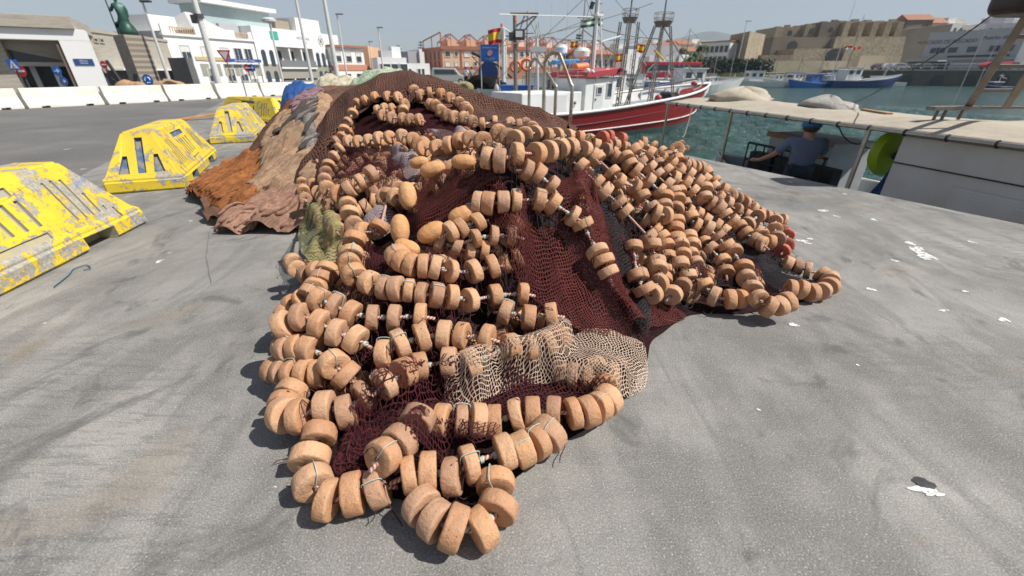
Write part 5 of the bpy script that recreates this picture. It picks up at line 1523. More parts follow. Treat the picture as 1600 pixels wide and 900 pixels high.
# ------------------------------------------------------------------ the canopied boat alongside
bA = Vector((4.4, 12.8, 0)); bdir = Vector((1.6, -7.73, 0)).normalized(); bnr = Vector((-bdir.y, bdir.x, 0))   # bnr: away from the quay? fixed below
if bnr.x < 0: bnr = -bnr
def BP(s, n, z):
    """s metres from the bow end of the canopy towards the camera, n metres outboard"""
    p = bA+bdir*s+bnr*n; return Vector((p.x, p.y, z))
root = thing('canopy_boat', 'fishing boat with a long cream canvas canopy moored alongside the quay', 'boat', tuple(BP(6, 1.3, WZ)))
MAT_CANVAS = None
k = NT('cream_canvas'); co = k.coord(); n1 = k.noise(co, 1.3, 5, .6, .6); n2 = k.noise(co, 120, 3, .6)
c = k.ramp(n1, [(.3, (.34, .295, .23)), (.55, (.42, .37, .295)), (.75, (.27, .23, .175))])
MAT_CANVAS = k.fin(c, .85, k.bump(n2, .2, .002, k.bump(k.noise(k.coord(), 2.5, 5, .6, .8), .5, .05)))
L_, W_ = 12.4, 2.7; CZ = .63
# canopy
m = MB(); ns, nn = 64, 22; vs = []
def canz(s, n):
    u = n/W_; crown = .10*math.sin(math.pi*u)
    sag = -.03*abs(math.sin(s*math.pi/2.1))*math.sin(math.pi*u)
    ridge = .10*math.exp(-((s-6.6-.5*u)/.35)**2)*u
    return CZ+crown+sag+ridge+.035*float(fbm(np.array([s*.8]), np.array([n*1.3]), 3)[0])*math.sin(math.pi*u)*2
for i in range(ns+1):
    for j in range(nn+1):
        s = i/ns*L_; n = j/nn*W_; p = BP(s, n, canz(s, n)); vs.append(p)
m.add(vs, [(i*(nn+1)+j, i*(nn+1)+j+1, (i+1)*(nn+1)+j+1, (i+1)*(nn+1)+j) for i in range(ns) for j in range(nn)])
o = m.build('canopy', MAT_CANVAS, root, world=True, smooth=True)
sd2 = o.modifiers.new('s', 'SOLIDIFY'); sd2.thickness = .012; sd2.offset = 1
# pipe frame
m = MB(); m.cyl(BP(-.1, 0, CZ-.02), BP(L_, 0, CZ-.02), .032, 10); m.cyl(BP(-.1, W_, CZ-.02), BP(L_, W_, CZ-.02), .032, 8)
for s in (0, 3.0, 6.1, 9.0, 12): m.cyl(BP(s, 0, CZ-.03), BP(s, W_, CZ-.03), .025, 8)
m.build('canopy_frame', M_STEEL, root, world=True)
for s in np.arange(.5, 12, .55):
    ring = [BP(s+w_, 0, CZ-.02)+bnr*.042*math.cos(a)+Vector((0, 0, .042*math.sin(a))) for a, w_ in ((x*math.pi/4, .0) for x in range(8))]
    lash = MB(); lash.tube(ring, .012, 5, closed=True); lash.build('lashing', M_DARK, root, world=True)
for s in (.05, 2.75, 6.0, 9.6):
    m = MB(); m.cyl(BP(s, 0, -1.0), BP(s, 0, CZ-.02), .036, 10); m.build('post', M_STEEL, root, world=True)
for s in (2.2, 5.3, 8.6):
    m = MB(); m.cyl(BP(s, W_-.1, -1.0), BP(s, W_, CZ-.02), .03, 8); m.build('post', M_STEEL, root, world=True)
# hull: local frame root rotated
hroot = math.atan2(-bdir.y, -bdir.x)
hs = []
hz = lambda s: .80+.12*max(0, (s-.35)/.65)**2
m = MB(); n = 26; mats_ = [M_GREYB, M_WHITE2]
def hp(s, side, h, inn=0.0):
    # s 0 near the camera .. 1 the bow
    x = (1-s)*12.6+.8     # distance towards the camera from canopy start
    w = 1.62*(1 if s < .55 else max(.02, 1-((s-.55)/.45)**2.2))*(.82+.18*h)-inn
    return BP(x, W_/2+side*w, WZ+h*hz(s))
for side in (1, -1):
    for h0, h1, mi, inn in ((-.25, .35, 0, 0), (.35, 1.0, 0, 0)):
        A = [hp(i/n, side, h0) for i in range(n+1)]; B = [hp(i/n, side, h1) for i in range(n+1)]
        m.add(A+B, [(i, i+1, n+2+i, n+1+i) for i in range(n)])
m.build('hull', M_WHITE2, root, world=True, smooth=True)
m = MB()
for side in (1, -1):
    A = [hp(i/n, side, 1.0, .05) for i in range(n+1)]; B = [hp(i/n, side, .22, .05) for i in range(n+1)]
    m.add(A+B, [(i, i+1, n+2+i, n+1+i) for i in range(n)])
m.build('bulwark', M_GREYB, root, world=True)
for side in (1, -1):
    m = MB(); m.tube([hp(i/n, side, 1.0, .02)+Vector((0, 0, .01)) for i in range(n+1)], .035, 6); m.build('rail', M_WHITE2, root, world=True, smooth=True)
A = [hp(i/n, 1, .25, .03) for i in range(n+1)]; B = [hp(i/n, -1, .25, .03) for i in range(n+1)]
m = MB(); m.add([(p.x, p.y, WZ+.24) for p in A]+[(p.x, p.y, WZ+.24) for p in B], [(i, i+1, n+2+i, n+1+i) for i in range(n)]); m.build('deck', paint('blue_deck_mat', (.02, .10, .26), .6), root, world=True, fix=False)
# white painted cabin below the canopy at the near end
def obox(name, s0, s1, n0, n1, z0, z1, mat, par, bevel=0.0):
    m = MB(); a = BP((s0+s1)/2, (n0+n1)/2, (z0+z1)/2); rot = Matrix((bnr, bdir, Vector((0, 0, 1)))).transposed()
    m.box(a, (abs(n1-n0), abs(s1-s0), abs(z1-z0)), rot); return m.build(name, mat, par, world=True, bevel=bevel)
M_CAB = paint('cabin_white_rust', (.60, .585, .57), .5, .5, (.45, .36, .27), 1.2, .25)
cab = obox('cabin', 6.45, 12.6, .12, 2.4, WZ+.2, CZ-.07, M_CAB, root, .02)
obox('panel_frame', 7.35, 8.95, .085, .12, -.62, .02, M_CAB, cab, .03)
obox('hatch_panel', 7.45, 8.85, .06, .10, -.54, -.06, M_CAB, cab, .04)
obox('hatch_panel', 9.4, 11.6, .06, .12, -.70, .02, M_CAB, cab, .04)
obox('seam', 6.47, 12.5, .098, .118, .17, .185, M_DARK, cab)
m = MB()
for s, z in ((6.9, .22), (7.9, .12), (8.1, .15), (9.1, -.55)):
    p = BP(s, .115, z); m.ball(p, .028, 8, (1, 1, 1.2))
m.build('rust_spot', paint('rust_spots', (.28, .11, .03), .8, .6), cab)
# engine box with timber lid and black rail in front
obox('engine_box', 2.6, 4.3, 1.32, 2.38, WZ+.24, .08, paint('grey_white_box', (.50, .50, .49), .6, .5, (.3, .28, .25), 3), root, .02)
obox('lid', 2.6, 4.3, 1.32, 2.38, .08, .115, paint('grey_lid', (.34, .33, .31), .7, .4), root, .01); obox('timber_edge', 2.55, 4.35, 1.24, 1.30, .03, .13, M_WOOD, root, .008)
m = MB()
for z in (-.12, -.5): m.cyl(BP(2.5, .85, z), BP(4.7, .85, z), .026, 6)
for i in range(9): s = 2.5+i*.27; m.cyl(BP(s, .85, -1.15), BP(s, .85, -.12), .02, 6)
m.build('black_rail', M_DARK, root, world=True)
for i in range(3): obox('fish_crate', 2.5+i*.8, 3.22+i*.8, .95, 1.2, WZ+.25, -.32, M_DARK, root, .02)
# fluorescent net drum and blue net bag
m = MB(); c0 = BP(5.55, 1.2, .12)
k0 = len(m.v); m.lathe([(.02, -.10), (.24, -.12), (.36, -.09), (.40, 0), (.36, .09), (.24, .12), (.02, .10)], n=22, axis='Y'); m.xf(Matrix.Translation(c0) @ Matrix.Rotation(.2, 4, 'Z'), k0)
M_FLUO = paint('fluorescent_yellow', (.50, .72, .02), .5, .25, (.3, .45, .02), 4)
m.build('net_drum', M_FLUO, root, world=True, smooth='auto')
m = MB(); m.cyl(c0+Vector((-.3, -.45, .05)), c0+Vector((.9, .1, .0)), .035, 8); m.cyl(c0+Vector((-.02, -.30, .14)), c0+Vector((-.02, -.15, -.06)), .06, 10); m.build('drum_axle', M_DARK, root, world=True)
k = NT('blue_net_bag'); co = k.coord(); MAT_BAG = k.fin(k.mix(k.ramp(k.voro(co, 26), [(.2, 0), (.4, 1)]), (.02, .10, .34), (.01, .03, .12)), .7, k.bump(k.noise(co, 20, 4), .6, .03))
bag = MB(); cb = BP(6.15, .62, -.62); bag.lathe([(.03, .80), (.06, .60), (.10, .42), (.20, .15), (.27, -.15), (.24, -.40), (.10, -.52)], cb, 14); bo = bag.build('net_bag', MAT_BAG, smooth=True)
tag(bo, 'blue net bag hanging under the canopy beside the cabin', 'net bag')
# loose canvas bundles and rope on top of the canopy
def lump(name, lab, cat, s, n, rs, rn, h, mat, seed, z=None):
    c0 = BP(s, n, (z if z is not None else canz(s, n))); m = MB(); vs = []; fs = []; a_, b_ = 30, 12
    for j in range(b_+1):
        for i in range(a_):
            th = 2*math.pi*i/a_; ph_ = math.pi/2*j/b_
            q = 1+.35*float(fbm(np.array([math.cos(th)*1.7+seed]), np.array([math.sin(th)*1.7+j*.18]), seed)[0])
            hh = h*math.sin(ph_)*(1+.9*float(vnoise(np.array([math.cos(th)*2.2+seed]), np.array([math.sin(th)*2.2+seed]), seed)[0])) 
            vs.append(c0+bdir*(rs*q*math.cos(ph_)*math.cos(th))+bnr*(rn*q*math.cos(ph_)*math.sin(th))+Vector((0, 0, hh)))
    for j in range(b_):
        for i in range(a_): fs.append((j*a_+i, j*a_+(i+1) % a_, (j+1)*a_+(i+1) % a_, (j+1)*a_+i))
    m.add(vs, fs); o = m.build(name, mat, smooth=True); return tag(o, lab, cat)
lump('canvas_bundle', 'crumpled cream canvas bundle at the far end of the canopy', 'canvas', .75, 1.75, .5, .9, .26, MAT_CANVAS, 2)
k = NT('grey_canvas'); MAT_GC = k.fin((.36, .34, .31), .85, k.bump(k.noise(k.coord(), 6, 5, .6, 1), .6, .05))
lump('canvas_bundle', 'grey canvas heap with a dark fold in the middle of the canopy', 'canvas', 3.3, 1.95, .62, .45, .2, MAT_GC, 4)
m = MB(); pl = [BP(4.3, 1.75, canz(4.3, 1.75)+.03), BP(5.0, 1.55, canz(5, 1.55)+.03)]; m.beam(pl[0], pl[1], .12, .03); o = m.build('plank', M_WOOD, bevel=.005); tag(o, 'thin grey board lying on the canopy beside the mooring wire', 'plank')
# A-frame ladder over the canopy with the dark block at the top
lroot = thing('mast_ladder', 'weathered steel ladder mast leaning over the canopy at the right edge', 'ladder', tuple(BP(7.2, 2.2, .7)))
def pxw(px, py, t): return Vector((0, 0, HC))+raydir(px, py)*t
a0 = pxw(1512, 168, 6.2); a1 = pxw(1606, 22, 4.9); b0 = pxw(1572, 168, 6.0); b1 = pxw(1668, 22, 4.7)
rails = MB()
for p, q in ((a0, a1), (b0, b1)):
    m = MB(); m.beam(p, p+(q-p)*1.25, .085, .055); m.build('ladder_rail', M_RUST, lroot, world=True, bevel=.012)
for t in (.22, .50, .80, 1.08):
    m = MB(); m.cyl(a0.lerp(a1, t) if t <= 1 else a0+(a1-a0)*t, b0+(b1-b0)*t, .026, 8); m.build('rung', M_RUST, lroot, world=True)
base_c = (a0+b0)/2
m = MB(); m.beam(a0+Vector((-.55, 0, -.01)), a0+Vector((.12, 0, -.0)), .16, .05)
for dx in (-.42, -.30, -.05): m.cyl(a0+Vector((dx, 0, -.02)), a0+Vector((dx-.04, -.02, -.22)), .022, 6)
m.beam(a0+Vector((.12, .02, .0)), b0+Vector((.5, .02, .0)), .1, .03); m.build('step_bracket', M_RUST, lroot, world=True)
cb = pxw(1604, 8, 4.7); m = MB(); m.box((0, 0, 0), (.62, .5, .46)); m.xf(Matrix.Translation(cb+Vector((.05, 0, .12)))); 
o = m.build('winch_housing', paint('dark_winch_housing', (.03, .02, .02), .4, .3, (.10, .03, .03)), lroot, world=True, bevel=.12)
o.modifiers['bevel'].segments = 5
# wire from the canopy up to the housing
m = MB(); m.tube(cable(pxw(1330, 163, 9.2), pxw(1566, 12, 4.9), .10, n=14), .009, 5); o = m.build('mooring_wire', M_DARK, smooth=True); tag(o, 'thin black wire rising from the canopy to the dark housing', 'wire')
m = MB(); m.tube(cable(pxw(1308, 190, 7.6), pxw(1345, 225, 7.8), .12, n=8)+cable(pxw(1345, 225, 7.8), pxw(1362, 232, 7.9), .02, n=4)[1:], .012, 5); o = m.build('rope', M_DARK, smooth=True); tag(o, 'black rope end dangling from the canopy pipe beside the man', 'rope')
# dark blue boat cover seen past the ladder foot
lump('boat_cover', 'dark blue cover beyond the canopy behind the ladder feet', 'boat cover', 7.9, 3.8, 1.1, .7, .35, M_NAVY, 6, .35)
# mooring lines of the red boat
m = MB(); m.tube(cable(Vector((11.6, 28.9, .7)), Vector((5.2, 13.3, -.4)), .7, n=14), .022, 5); o = m.build('mooring_line', M_RUST, smooth=True); tag(o, 'mooring line drooping from the red bow to the canopied boat', 'rope')
for (px, z) in ((1072, 0.3), (1096, .4)):
    a = pxw(px, 168, 25); m = MB(); m.tube([a, a+Vector((.05, 0, -1.0)), a+Vector((-.3, 0, -2.0))], .02, 5); o = m.build('mooring_line', M_RUST, smooth=True); tag(o, 'rope hanging straight into the water ' + ('below the red bow' if px < 1080 else 'just right of the red bow'), 'rope')
# ------------------------------------------------------------------ people
M_SKIN = paint('skin', (.46, .25, .16), .5, .15)
M_SKIN_F = M_SKIN
def skin_body(name, joints, edges, radii, mat, parent, sub=2):
    me = bpy.data.meshes.new(name); me.from_pydata([tuple(j) for j in joints], edges, []); me.materials.append(mat)
    o = bpy.data.objects.new(name, me); col.objects.link(o); o.parent = parent
    s = o.modifiers.new('skin', 'SKIN'); s.use_smooth_shade = True
    for i, r in enumerate(radii):
        rr_ = r if isinstance(r, tuple) else (r, r)
        me.skin_vertices[0].data[i].radius = rr_
    me.skin_vertices[0].data[0].use_root = True
    ss = o.modifiers.new('sub', 'SUBSURF'); ss.levels = sub; ss.render_levels = sub
    return o
def person(label, loc, rz, H, shirt, legsm, shortlegs=True, pose='stand', cap=None, hair=(.05, .04, .03), stripe=False, group=None):
    """faces +y in its own frame"""
    root = thing('person', label, 'person', loc, rz, group)
    k = H/1.75
    V = lambda x, y, z: Vector((x*k, y*k, z*k))
    if pose == 'lean':
        la = [(-.20, .02, 1.42), (-.36, .06, 1.16), (-.47, .26, 1.02), (-.50, .36, 1.00)]
        ra = [(.20, .02, 1.42), (.30, .14, 1.15), (.16, .34, 1.06), (.10, .42, 1.05)]
    elif pose == 'walk':
        la = [(-.19, 0, 1.42), (-.25, -.06, 1.14), (-.24, .06, .90), (-.23, .12, .82)]
        ra = [(.19, 0, 1.42), (.24, .06, 1.15), (.23, .22, .94), (.22, .27, .87)]
    else:
        la = [(-.19, 0, 1.42), (-.27, .05, 1.16), (-.20, .24, 1.05), (-.15, .32, 1.03)]
        ra = [(.19, 0, 1.42), (.26, .02, 1.14), (.25, .08, .90), (.24, .11, .82)]
    fl = [(-.09, 0, .92), (-.11, .03 if pose != 'walk' else .16, .50), (-.11, -.02 if pose != 'walk' else .14, .09), (-.12, .12 if pose != 'walk' else .27, .04)]
    fr = [(.09, 0, .92), (.11, .03 if pose != 'walk' else .0, .50), (.11, -.02 if pose != 'walk' else -.20, .09 if pose != 'walk' else .13), (.12, .12 if pose != 'walk' else -.08, .04)]
    J = [(0, 0, .95), (0, -.01, 1.15), (0, -.01, 1.38), (0, .0, 1.50), (0, .02, 1.62), (0, .03, 1.72)]+la+ra+fl+fr
    E = [(0, 1), (1, 2), (2, 3), (3, 4), (4, 5), (2, 6), (6, 7), (7, 8), (8, 9), (2, 10), (10, 11), (11, 12), (12, 13), (0, 14), (14, 15), (15, 16), (16, 17), (0, 18), (18, 19), (19, 20), (20, 21)]
    Rr = [(.15, .11), (.14, .10), (.16, .10), .055, .085, .07]+[.06, .045, .035, .03]*2+[.085, .055, .042, .04]*2
    skin_body('body', [V(*j) for j in J], E, [tuple(a*k for a in r) if isinstance(r, tuple) else r*k for r in Rr], M_SKIN, root)
    # shirt: trunk and sleeves
    J2 = [(0, 0, .93), (0, -.01, 1.15), (0, -.01, 1.38), (0, 0, 1.46), la[0], tuple(Vector(la[0]).lerp(Vector(la[1]), .85)), ra[0], tuple(Vector(ra[0]).lerp(Vector(ra[1]), .85))]
    E2 = [(0, 1), (1, 2), (2, 3), (2, 4), (4, 5), (2, 6), (6, 7)]
    skin_body('shirt', [V(*j) for j in J2], E2, [(.185*k, .14*k), (.175*k, .135*k), (.19*k, .13*k), (.085*k, .085*k), (.085*k,)*2, (.075*k,)*2, (.085*k,)*2, (.075*k,)*2], shirt, root)
    q = .72 if shortlegs else 2.0
    def cut(a, b, t): return tuple(Vector(a).lerp(Vector(b), t))
    if shortlegs:
        J3 = [(0, 0, .92), fl[0], cut(fl[0], fl[1], .85), fr[0], cut(fr[0], fr[1], .85)]; E3 = [(0, 1), (1, 2), (0, 3), (3, 4)]; R3 = [(.165, .12), .105, .095, .105, .095]
    else:
        J3 = [(0, 0, .92), fl[0], fl[1], cut(fl[1], fl[2], .96), fr[0], fr[1], cut(fr[1], fr[2], .96)]; E3 = [(0, 1), (1, 2), (2, 3), (0, 4), (4, 5), (5, 6)]; R3 = [(.165, .12), .105, .08, .065, .105, .08, .065]
    skin_body('trousers' if not shortlegs else 'shorts', [V(*j) for j in J3], E3, [tuple(a*k for a in r) if isinstance(r, tuple) else (r*k, r*k) for r in R3], legsm, root)
    m = MB(); m.ball(V(0, .005, 1.665), .105*k, 12, (1, 1.12, 1.0)); m.v = [v for v in m.v]; m.build('hair' if not cap else 'hair', paint('hair_%d' % int(hair[0]*100), hair, .7), root, smooth=True)
    f = MB(); f.ball(V(0, .10, 1.635), .028*k, 8, (.7, 1.2, .9)); f.ball(V(-.095, .02, 1.64), .026*k, 8, (.5, 1, 1.3)); f.ball(V(.095, .02, 1.64), .026*k, 8, (.5, 1, 1.3)); f.build('nose_and_ears', M_SKIN, root, smooth=True)
    for s_ in (-1, 1):
        e = MB(); e.ball(V(s_*.035, .108, 1.66), .010*k, 6); e.build('eye', M_DARK, root)
    for arm in (la, ra):
        w_ = V(*arm[3]); d = (V(*arm[3])-V(*arm[2])).normalized(); sd_ = d.cross(Vector((0, 0, 1))); sd_ = sd_.normalized() if sd_.length > .2 else Vector((1, 0, 0))
        h = MB(); h.tube([w_-d*.01, w_+d*.05*k, w_+d*.09*k], [.030*k, .040*k, .034*k], 8)
        for q_ in (-1.5, -.5, .5, 1.5):
            b0_ = w_+d*.085*k+sd_*q_*.017*k; L_f = (.075-.008*abs(q_))*k
            h.tube([b0_, b0_+d*L_f*.5+Vector((0, 0, -.004)), b0_+d*L_f*.85+Vector((0, 0, -.022*k))], [.0095*k, .009*k, .007*k], 6)
        b0_ = w_+d*.03*k+sd_*.034*k; h.tube([b0_, b0_+(d*.6+sd_).normalized()*.035*k, b0_+(d*1.4+sd_*.8).normalized()*.065*k], [.012*k, .011*k, .008*k], 6)
        h.build('hand', M_SKIN, root, smooth=True)
    for leg in (fl, fr):
        s_ = MB(); a = V(*leg[2]); b = V(*leg[3]); s_.ball(((a.x+b.x)/2, (a.y+b.y)/2+.01, b.z+.02*k), .075*k, 10, (.7, 1.75, .65)); s_.build('shoe', paint('shoe_dark', (.05, .05, .055), .7), root, smooth=True)
    if cap:
        c = MB(); n_ = 16
        c.lathe([(.118*k, -.01), (.121*k, .03*k), (.105*k, .085*k), (.065*k, .12*k), (.01*k, .132*k)], V(0, .01, 1.68), n_)
        k0 = len(c.v); c.ball(V(0, .15, 1.69), .085*k, 10, (1, 1.1, .16)); c.build('cap', cap, root, smooth=True)
    return root
def cloth(n, c): return paint(n, c, .85, .3, None, 4, .3, 0, 30, .02)
# man on the canopied boat, seen from behind, leaning on the rail
mp = Vector((0, 0, HC))+raydir(1272, 193)*7.55
man = person('man in grey T-shirt and blue cap leaning on the boat under the canopy', (mp.x-.02, mp.y, mp.z-1.80*.985), R(-14), 1.80, cloth('grey_tshirt', (.15, .19, .27)), cloth('dark_trousers', (.03, .04, .06)), False, 'lean', cap=cloth('blue_cap', (.04, .16, .36)))
man.scale = (1.3, 1.15, 1.0)
def stand(px, pyfeet, H, *a, z=0.0, **kw):
    p = atz(px, pyfeet, z); return p
p = atz(729, 138.5, 0.0); G_P = 'people on the pier'
person('man in white T-shirt and black shorts seen from behind on the pier', tuple(p), R(-10), 1.78, cloth('white_tshirt', (.78, .78, .80)), cloth('black_shorts', (.015, .018, .03)), True, 'stand', group=G_P)
p = atz(737.5, 138.0, 0.0)
person('man in grey T-shirt and dark trousers beside the white shirted man', (p.x, p.y+.5, 0), R(20), 1.80, cloth('grey_shirt_2', (.33, .34, .37)), cloth('dark_trousers', (.03, .04, .06)), False, 'stand', group=G_P)
pp = aty(776, 150, 27); person('man in pale vest walking on the boat left of the hoops', (pp.x, pp.y, aty(774, 124.5, 27).z-1.72), R(100), 1.72, cloth('pale_vest', (.62, .64, .66)), cloth('black_shorts', (.015, .018, .03)), True, 'walk', group=None)
pf = aty(1480, 106, 100); person('distant man in blue shirt standing on the mole before the grey warehouse', (pf.x, pf.y, 1.75), R(80), 1.8, cloth('blue_shirt', (.06, .25, .60)), cloth('dark_trousers', (.03, .04, .06)), False, 'walk')
# ------------------------------------------------------------------ town
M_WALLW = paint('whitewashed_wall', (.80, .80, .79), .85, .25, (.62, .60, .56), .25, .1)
M_WALLG = paint('grey_shadow_wall', (.42, .42, .45), .85, .3, (.33, .33, .35), .3)  # darker copy of the whitewash, shade put into the colour
M_CONCB = None
k = NT('board_marked_concrete'); co = k.coord(scale=(.5, .5, 3.2)); n1 = k.noise(co, 1.6, 5, .6, .3); n2 = k.noise(k.coord(), 20, 4, .6)
M_CONCB = k.fin(k.mix(.25, k.ramp(n1, [(.3, (.30, .26, .20)), (.55, (.43, .385, .30)), (.75, (.36, .32, .255))]), k.ramp(n2, [(.3, .15), (.7, .55)])), .85, k.bump(n1, .5, .05))
M_ORG = paint('orange_render', (.68, .42, .27), .85, .25, (.55, .28, .15), .3); M_ORGD = paint('shaded_orange_render', (.42, .21, .15), .85, .25, None, .3)  # second one: orange render darkened, the wing's shade is in the colour
M_PINK = paint('pink_render', (.68, .50, .42), .85, .2, (.58, .38, .3), .3)
M_TERR = paint('terracotta', (.34, .14, .10), .8, .3, (.28, .10, .07), 1); M_TILE = paint('roof_tile', (.33, .15, .09), .8, .4, (.25, .11, .07), 2)
M_STONE = None
k = NT('fort_stone'); co = k.coord(); n1 = k.noise(co, .12, 6, .65, .5); n2 = k.noise(co, 1.2, 6, .7); br = k.n.new('ShaderNodeTexBrick'); k.l.new(k.coord(scale=(.5, .5, .5)), br.inputs[0])
br.inputs['Color1'].default_value = (.40, .33, .22, 1); br.inputs['Color2'].default_value = (.29, .24, .165, 1); br.inputs['Mortar'].default_value = (.2, .165, .11, 1); br.inputs['Scale'].default_value = 1.0
c = k.mix(.5, br.outputs[0], k.ramp(n1, [(.35, (.21, .175, .125)), (.5, (.38, .31, .21)), (.68, (.48, .40, .27))])); c = k.mix(.5, c, k.ramp(n2, [(.3, (.15, .125, .09)), (.7, (.50, .42, .30))]))
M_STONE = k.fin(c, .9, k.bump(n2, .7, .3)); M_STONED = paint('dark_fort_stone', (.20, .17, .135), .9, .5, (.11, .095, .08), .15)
M_POLE = paint('white_pole', (.62, .62, .60), .5, .3, None, 3); M_IRON = paint('dark_iron', (.06, .065, .07), .6); M_SHADE = paint('dark_opening', (.045, .05, .055), .6)
M_GREY2 = paint('grey_cladding', (.37, .38, .41), .7, .2, (.3, .31, .34), .5)
M_SHUT = paint('roller_shutter', (.68, .67, .63), .6)
G_B = 'buildings along the harbour front'
def block(parent, name, x0, x1, y0, y1, z0, z1, mat, bevel=0):
    m = MB(); m.bx(x0, x1, y0, y1, z0, z1); return m.build(name, mat, parent, bevel=bevel)
def win_flat(root, x, z, w, h, frame=M_WHITE2, glass=M_GLASS, shut=0.0, arch=False, y=0.0, name='window', cross=False):
    """a window on the front (local -y) face: reveal, frame, glass"""
    f = MB(); e = .09
    if arch:
        n = 8; prof = [(-w/2, -h/2), (w/2, -h/2), (w/2, h/2-w/2)]+[(w/2*math.cos(a*math.pi/n), h/2-w/2+w/2*math.sin(a*math.pi/n)) for a in range(1, n)]+[(-w/2, h/2-w/2)]
        f.prism(prof, .05, 'Y', (x, y-.02, z)); fo = f.build(name, glass, root); return fo
    for (cx, cz, a, b) in ((x, z+h/2+e/2, w+2*e, e), (x, z-h/2-e/2, w+2*e+.1, e), (x-w/2-e/2, z, e, h), (x+w/2+e/2, z, e, h)): f.box((cx, y-.04, cz), (a, .10, b))
    if cross: f.box((x, y-.03, z), (.06, .05, h))
    fo = f.build(name, frame, root)
    g = MB(); g.box((x, y-.010, z-h*shut/2), (w, .02, h*(1-shut))); g.build('pane', glass, fo)
    if shut: g = MB(); g.box((x, y-.02, z+h*(1-shut)/2), (w, .04, h*shut)); g.build('shutter', M_SHUT, fo)
    return fo
def bthing(label, pxl, Yl, pxr, Yr, name='building', cat='building', group=G_B):
    """origin at the front left ground corner, local x runs to the front right corner, -y faces the harbour"""
    a = Vector((shore(pxl, Yl), Yl, 0)); b = Vector((shore(pxr, Yr), Yr, 0)); d = b-a
    r = thing(name, label, cat, tuple(a), math.atan2(d.y, d.x), group); return r, d.length
def hz_at(px, py, Y): return aty(px, py, Y).z

def LINE(y): x = -37.4+.295*(y-69); return (800+x*F*1.128/y, y)
# --- modern concrete building with white portal
r = thing('terminal_building', 'modern concrete building with a big white portal frame at the left edge', 'building', (-45.3, 27.0, 0), R(35.5), G_B)
X = lambda x: x+46
block(r, 'side_wall', 0, X(-34.6), .9, 9, 0, 3.45, M_CONCB)
block(r, 'roof', -1, X(-30.2), -.6, 9, 4.16, 4.95, M_CONCB, .02)
block(r, 'portal_beam', 0, X(-29.75), -.35, 1.2, 3.42, 4.15, M_WALLW, .02); block(r, 'portal_pillar', X(-31.35), X(-29.76), -.348, 1.1, -.1, 3.42, M_WALLW)
m = MB(); m.prism([(X(-34.6), 3.42), (X(-31.4), 3.42), (X(-31.4), 2.05), (X(-34.6), 2.85)], .3, 'Y', (0, 1.6, 0)); m.build('sloping_panel', M_CONCB, r)
block(r, 'glazing', X(-34.6), X(-31.4), 1.7, 1.75, 2.02, 2.95, M_GLASS); block(r, 'lintel', X(-34.7), X(-31.36), .8, 1.8, 1.75, 2.02, M_CONCB)
block(r, 'dark_entrance', X(-34.6), X(-31.36), 2.4, 2.5, 0, 1.75, M_SHADE); block(r, 'door_post', X(-33.9), X(-33.6), 1.6, 1.9, 0, 1.75, M_GREY2); block(r, 'door_post', X(-32.7), X(-32.3), 1.6, 1.9, 0, 1.75, M_WALLW)
block(r, 'soffit_shade', X(-31.6), X(-31.36), -.2, 2.2, 0, 3.41, paint('shaded_reveal', (.17, .13, .10), .8))  # dark slab inside the pillar, shade painted into its colour
s = block(r, 'blue_sign', X(-31.0), X(-29.9), -.40, -.36, 1.82, 2.25, paint('sign_navy', (.02, .07, .22), .5))
text('Oficinas\nAduana', .15, (X(-30.45), -.405, 2.04), (0, -1, 0), M_WHITE, r)
# --- low concrete hall behind the statue
r, L = bthing('low beige concrete hall between the portal building and the statue', 155, 42, 276, 57)
block(r, 'wall', 0, L, 0, 8, 1.6, 4.5, M_CONCB); block(r, 'parapet', -.1, L+.1, -.1, 8, 4.5, 4.75, M_CONCB)
block(r, 'dark_recess', 1, L, .5, .6, 0, 1.6, M_SHADE); block(r, 'white_canopy', 1.6, L, -1.2, .4, 1.5, 1.66, M_WALLW)
for x in (1.3, 2.2, 5.2): win_flat(r, x, 3.9, .45, .22, M_CONCB)
# --- white residential building
r, L = bthing('white three storey house with balustrades and a hipped grey roof', *LINE(56.8), *LINE(69.3))
H1 = hz_at(250, 33, 56.8)
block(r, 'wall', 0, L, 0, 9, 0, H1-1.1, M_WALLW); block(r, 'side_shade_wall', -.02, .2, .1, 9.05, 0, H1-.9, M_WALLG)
block(r, 'cornice', -.15, L+.05, -.22, .3, H1-1.35, H1-1.15, M_WALLW)
def balustrade(x0, x1, z):
    m = MB(); n = int((x1-x0)/.3)
    for i in range(n): m.cyl((x0+.15+i*.3, 0, z), (x0+.15+i*.3, 0, z+.6), .07, 6)
    m.bx(x0, x1, -.08, .08, z+.6, z+.72); m.build('balustrade', paint('ochre_balustrade', (.55, .40, .26), .8), r)
for x0, x1 in ((0, 1.0), (4.3, L*.78), (L*.95, L)): block(r, 'parapet', x0, x1, -.05, .2, H1-1.1, H1-.2, M_WALLW)
balustrade(1.0, 4.3, H1-1.1); balustrade(L*.78, L*.95, H1-1.1)
m = MB(); x0, x1 = L*.32, L*.74; m.add([(x0, 0, H1-.5), (x1, 0, H1-.5), (x1, 7, H1-.5), (x0, 7, H1-.5), ((x0+x1)/2-.4, 3.4, H1+1.7), ((x0+x1)/2+.4, 3.4, H1+1.7)], [(0, 1, 5, 4), (1, 2, 5), (2, 3, 4, 5), (3, 0, 4), (3, 2, 1, 0)]); m.build('hipped_roof', paint('pale_grey_roof', (.50, .50, .49), .8), r)
block(r, 'roof_room', 1.2, 4.6, 3, 7, H1-.9, H1+.9, M_WALLW); block(r, 'grey_roof_room', L*.76, L, 2, 7, H1-1, H1+.7, M_WALLG)
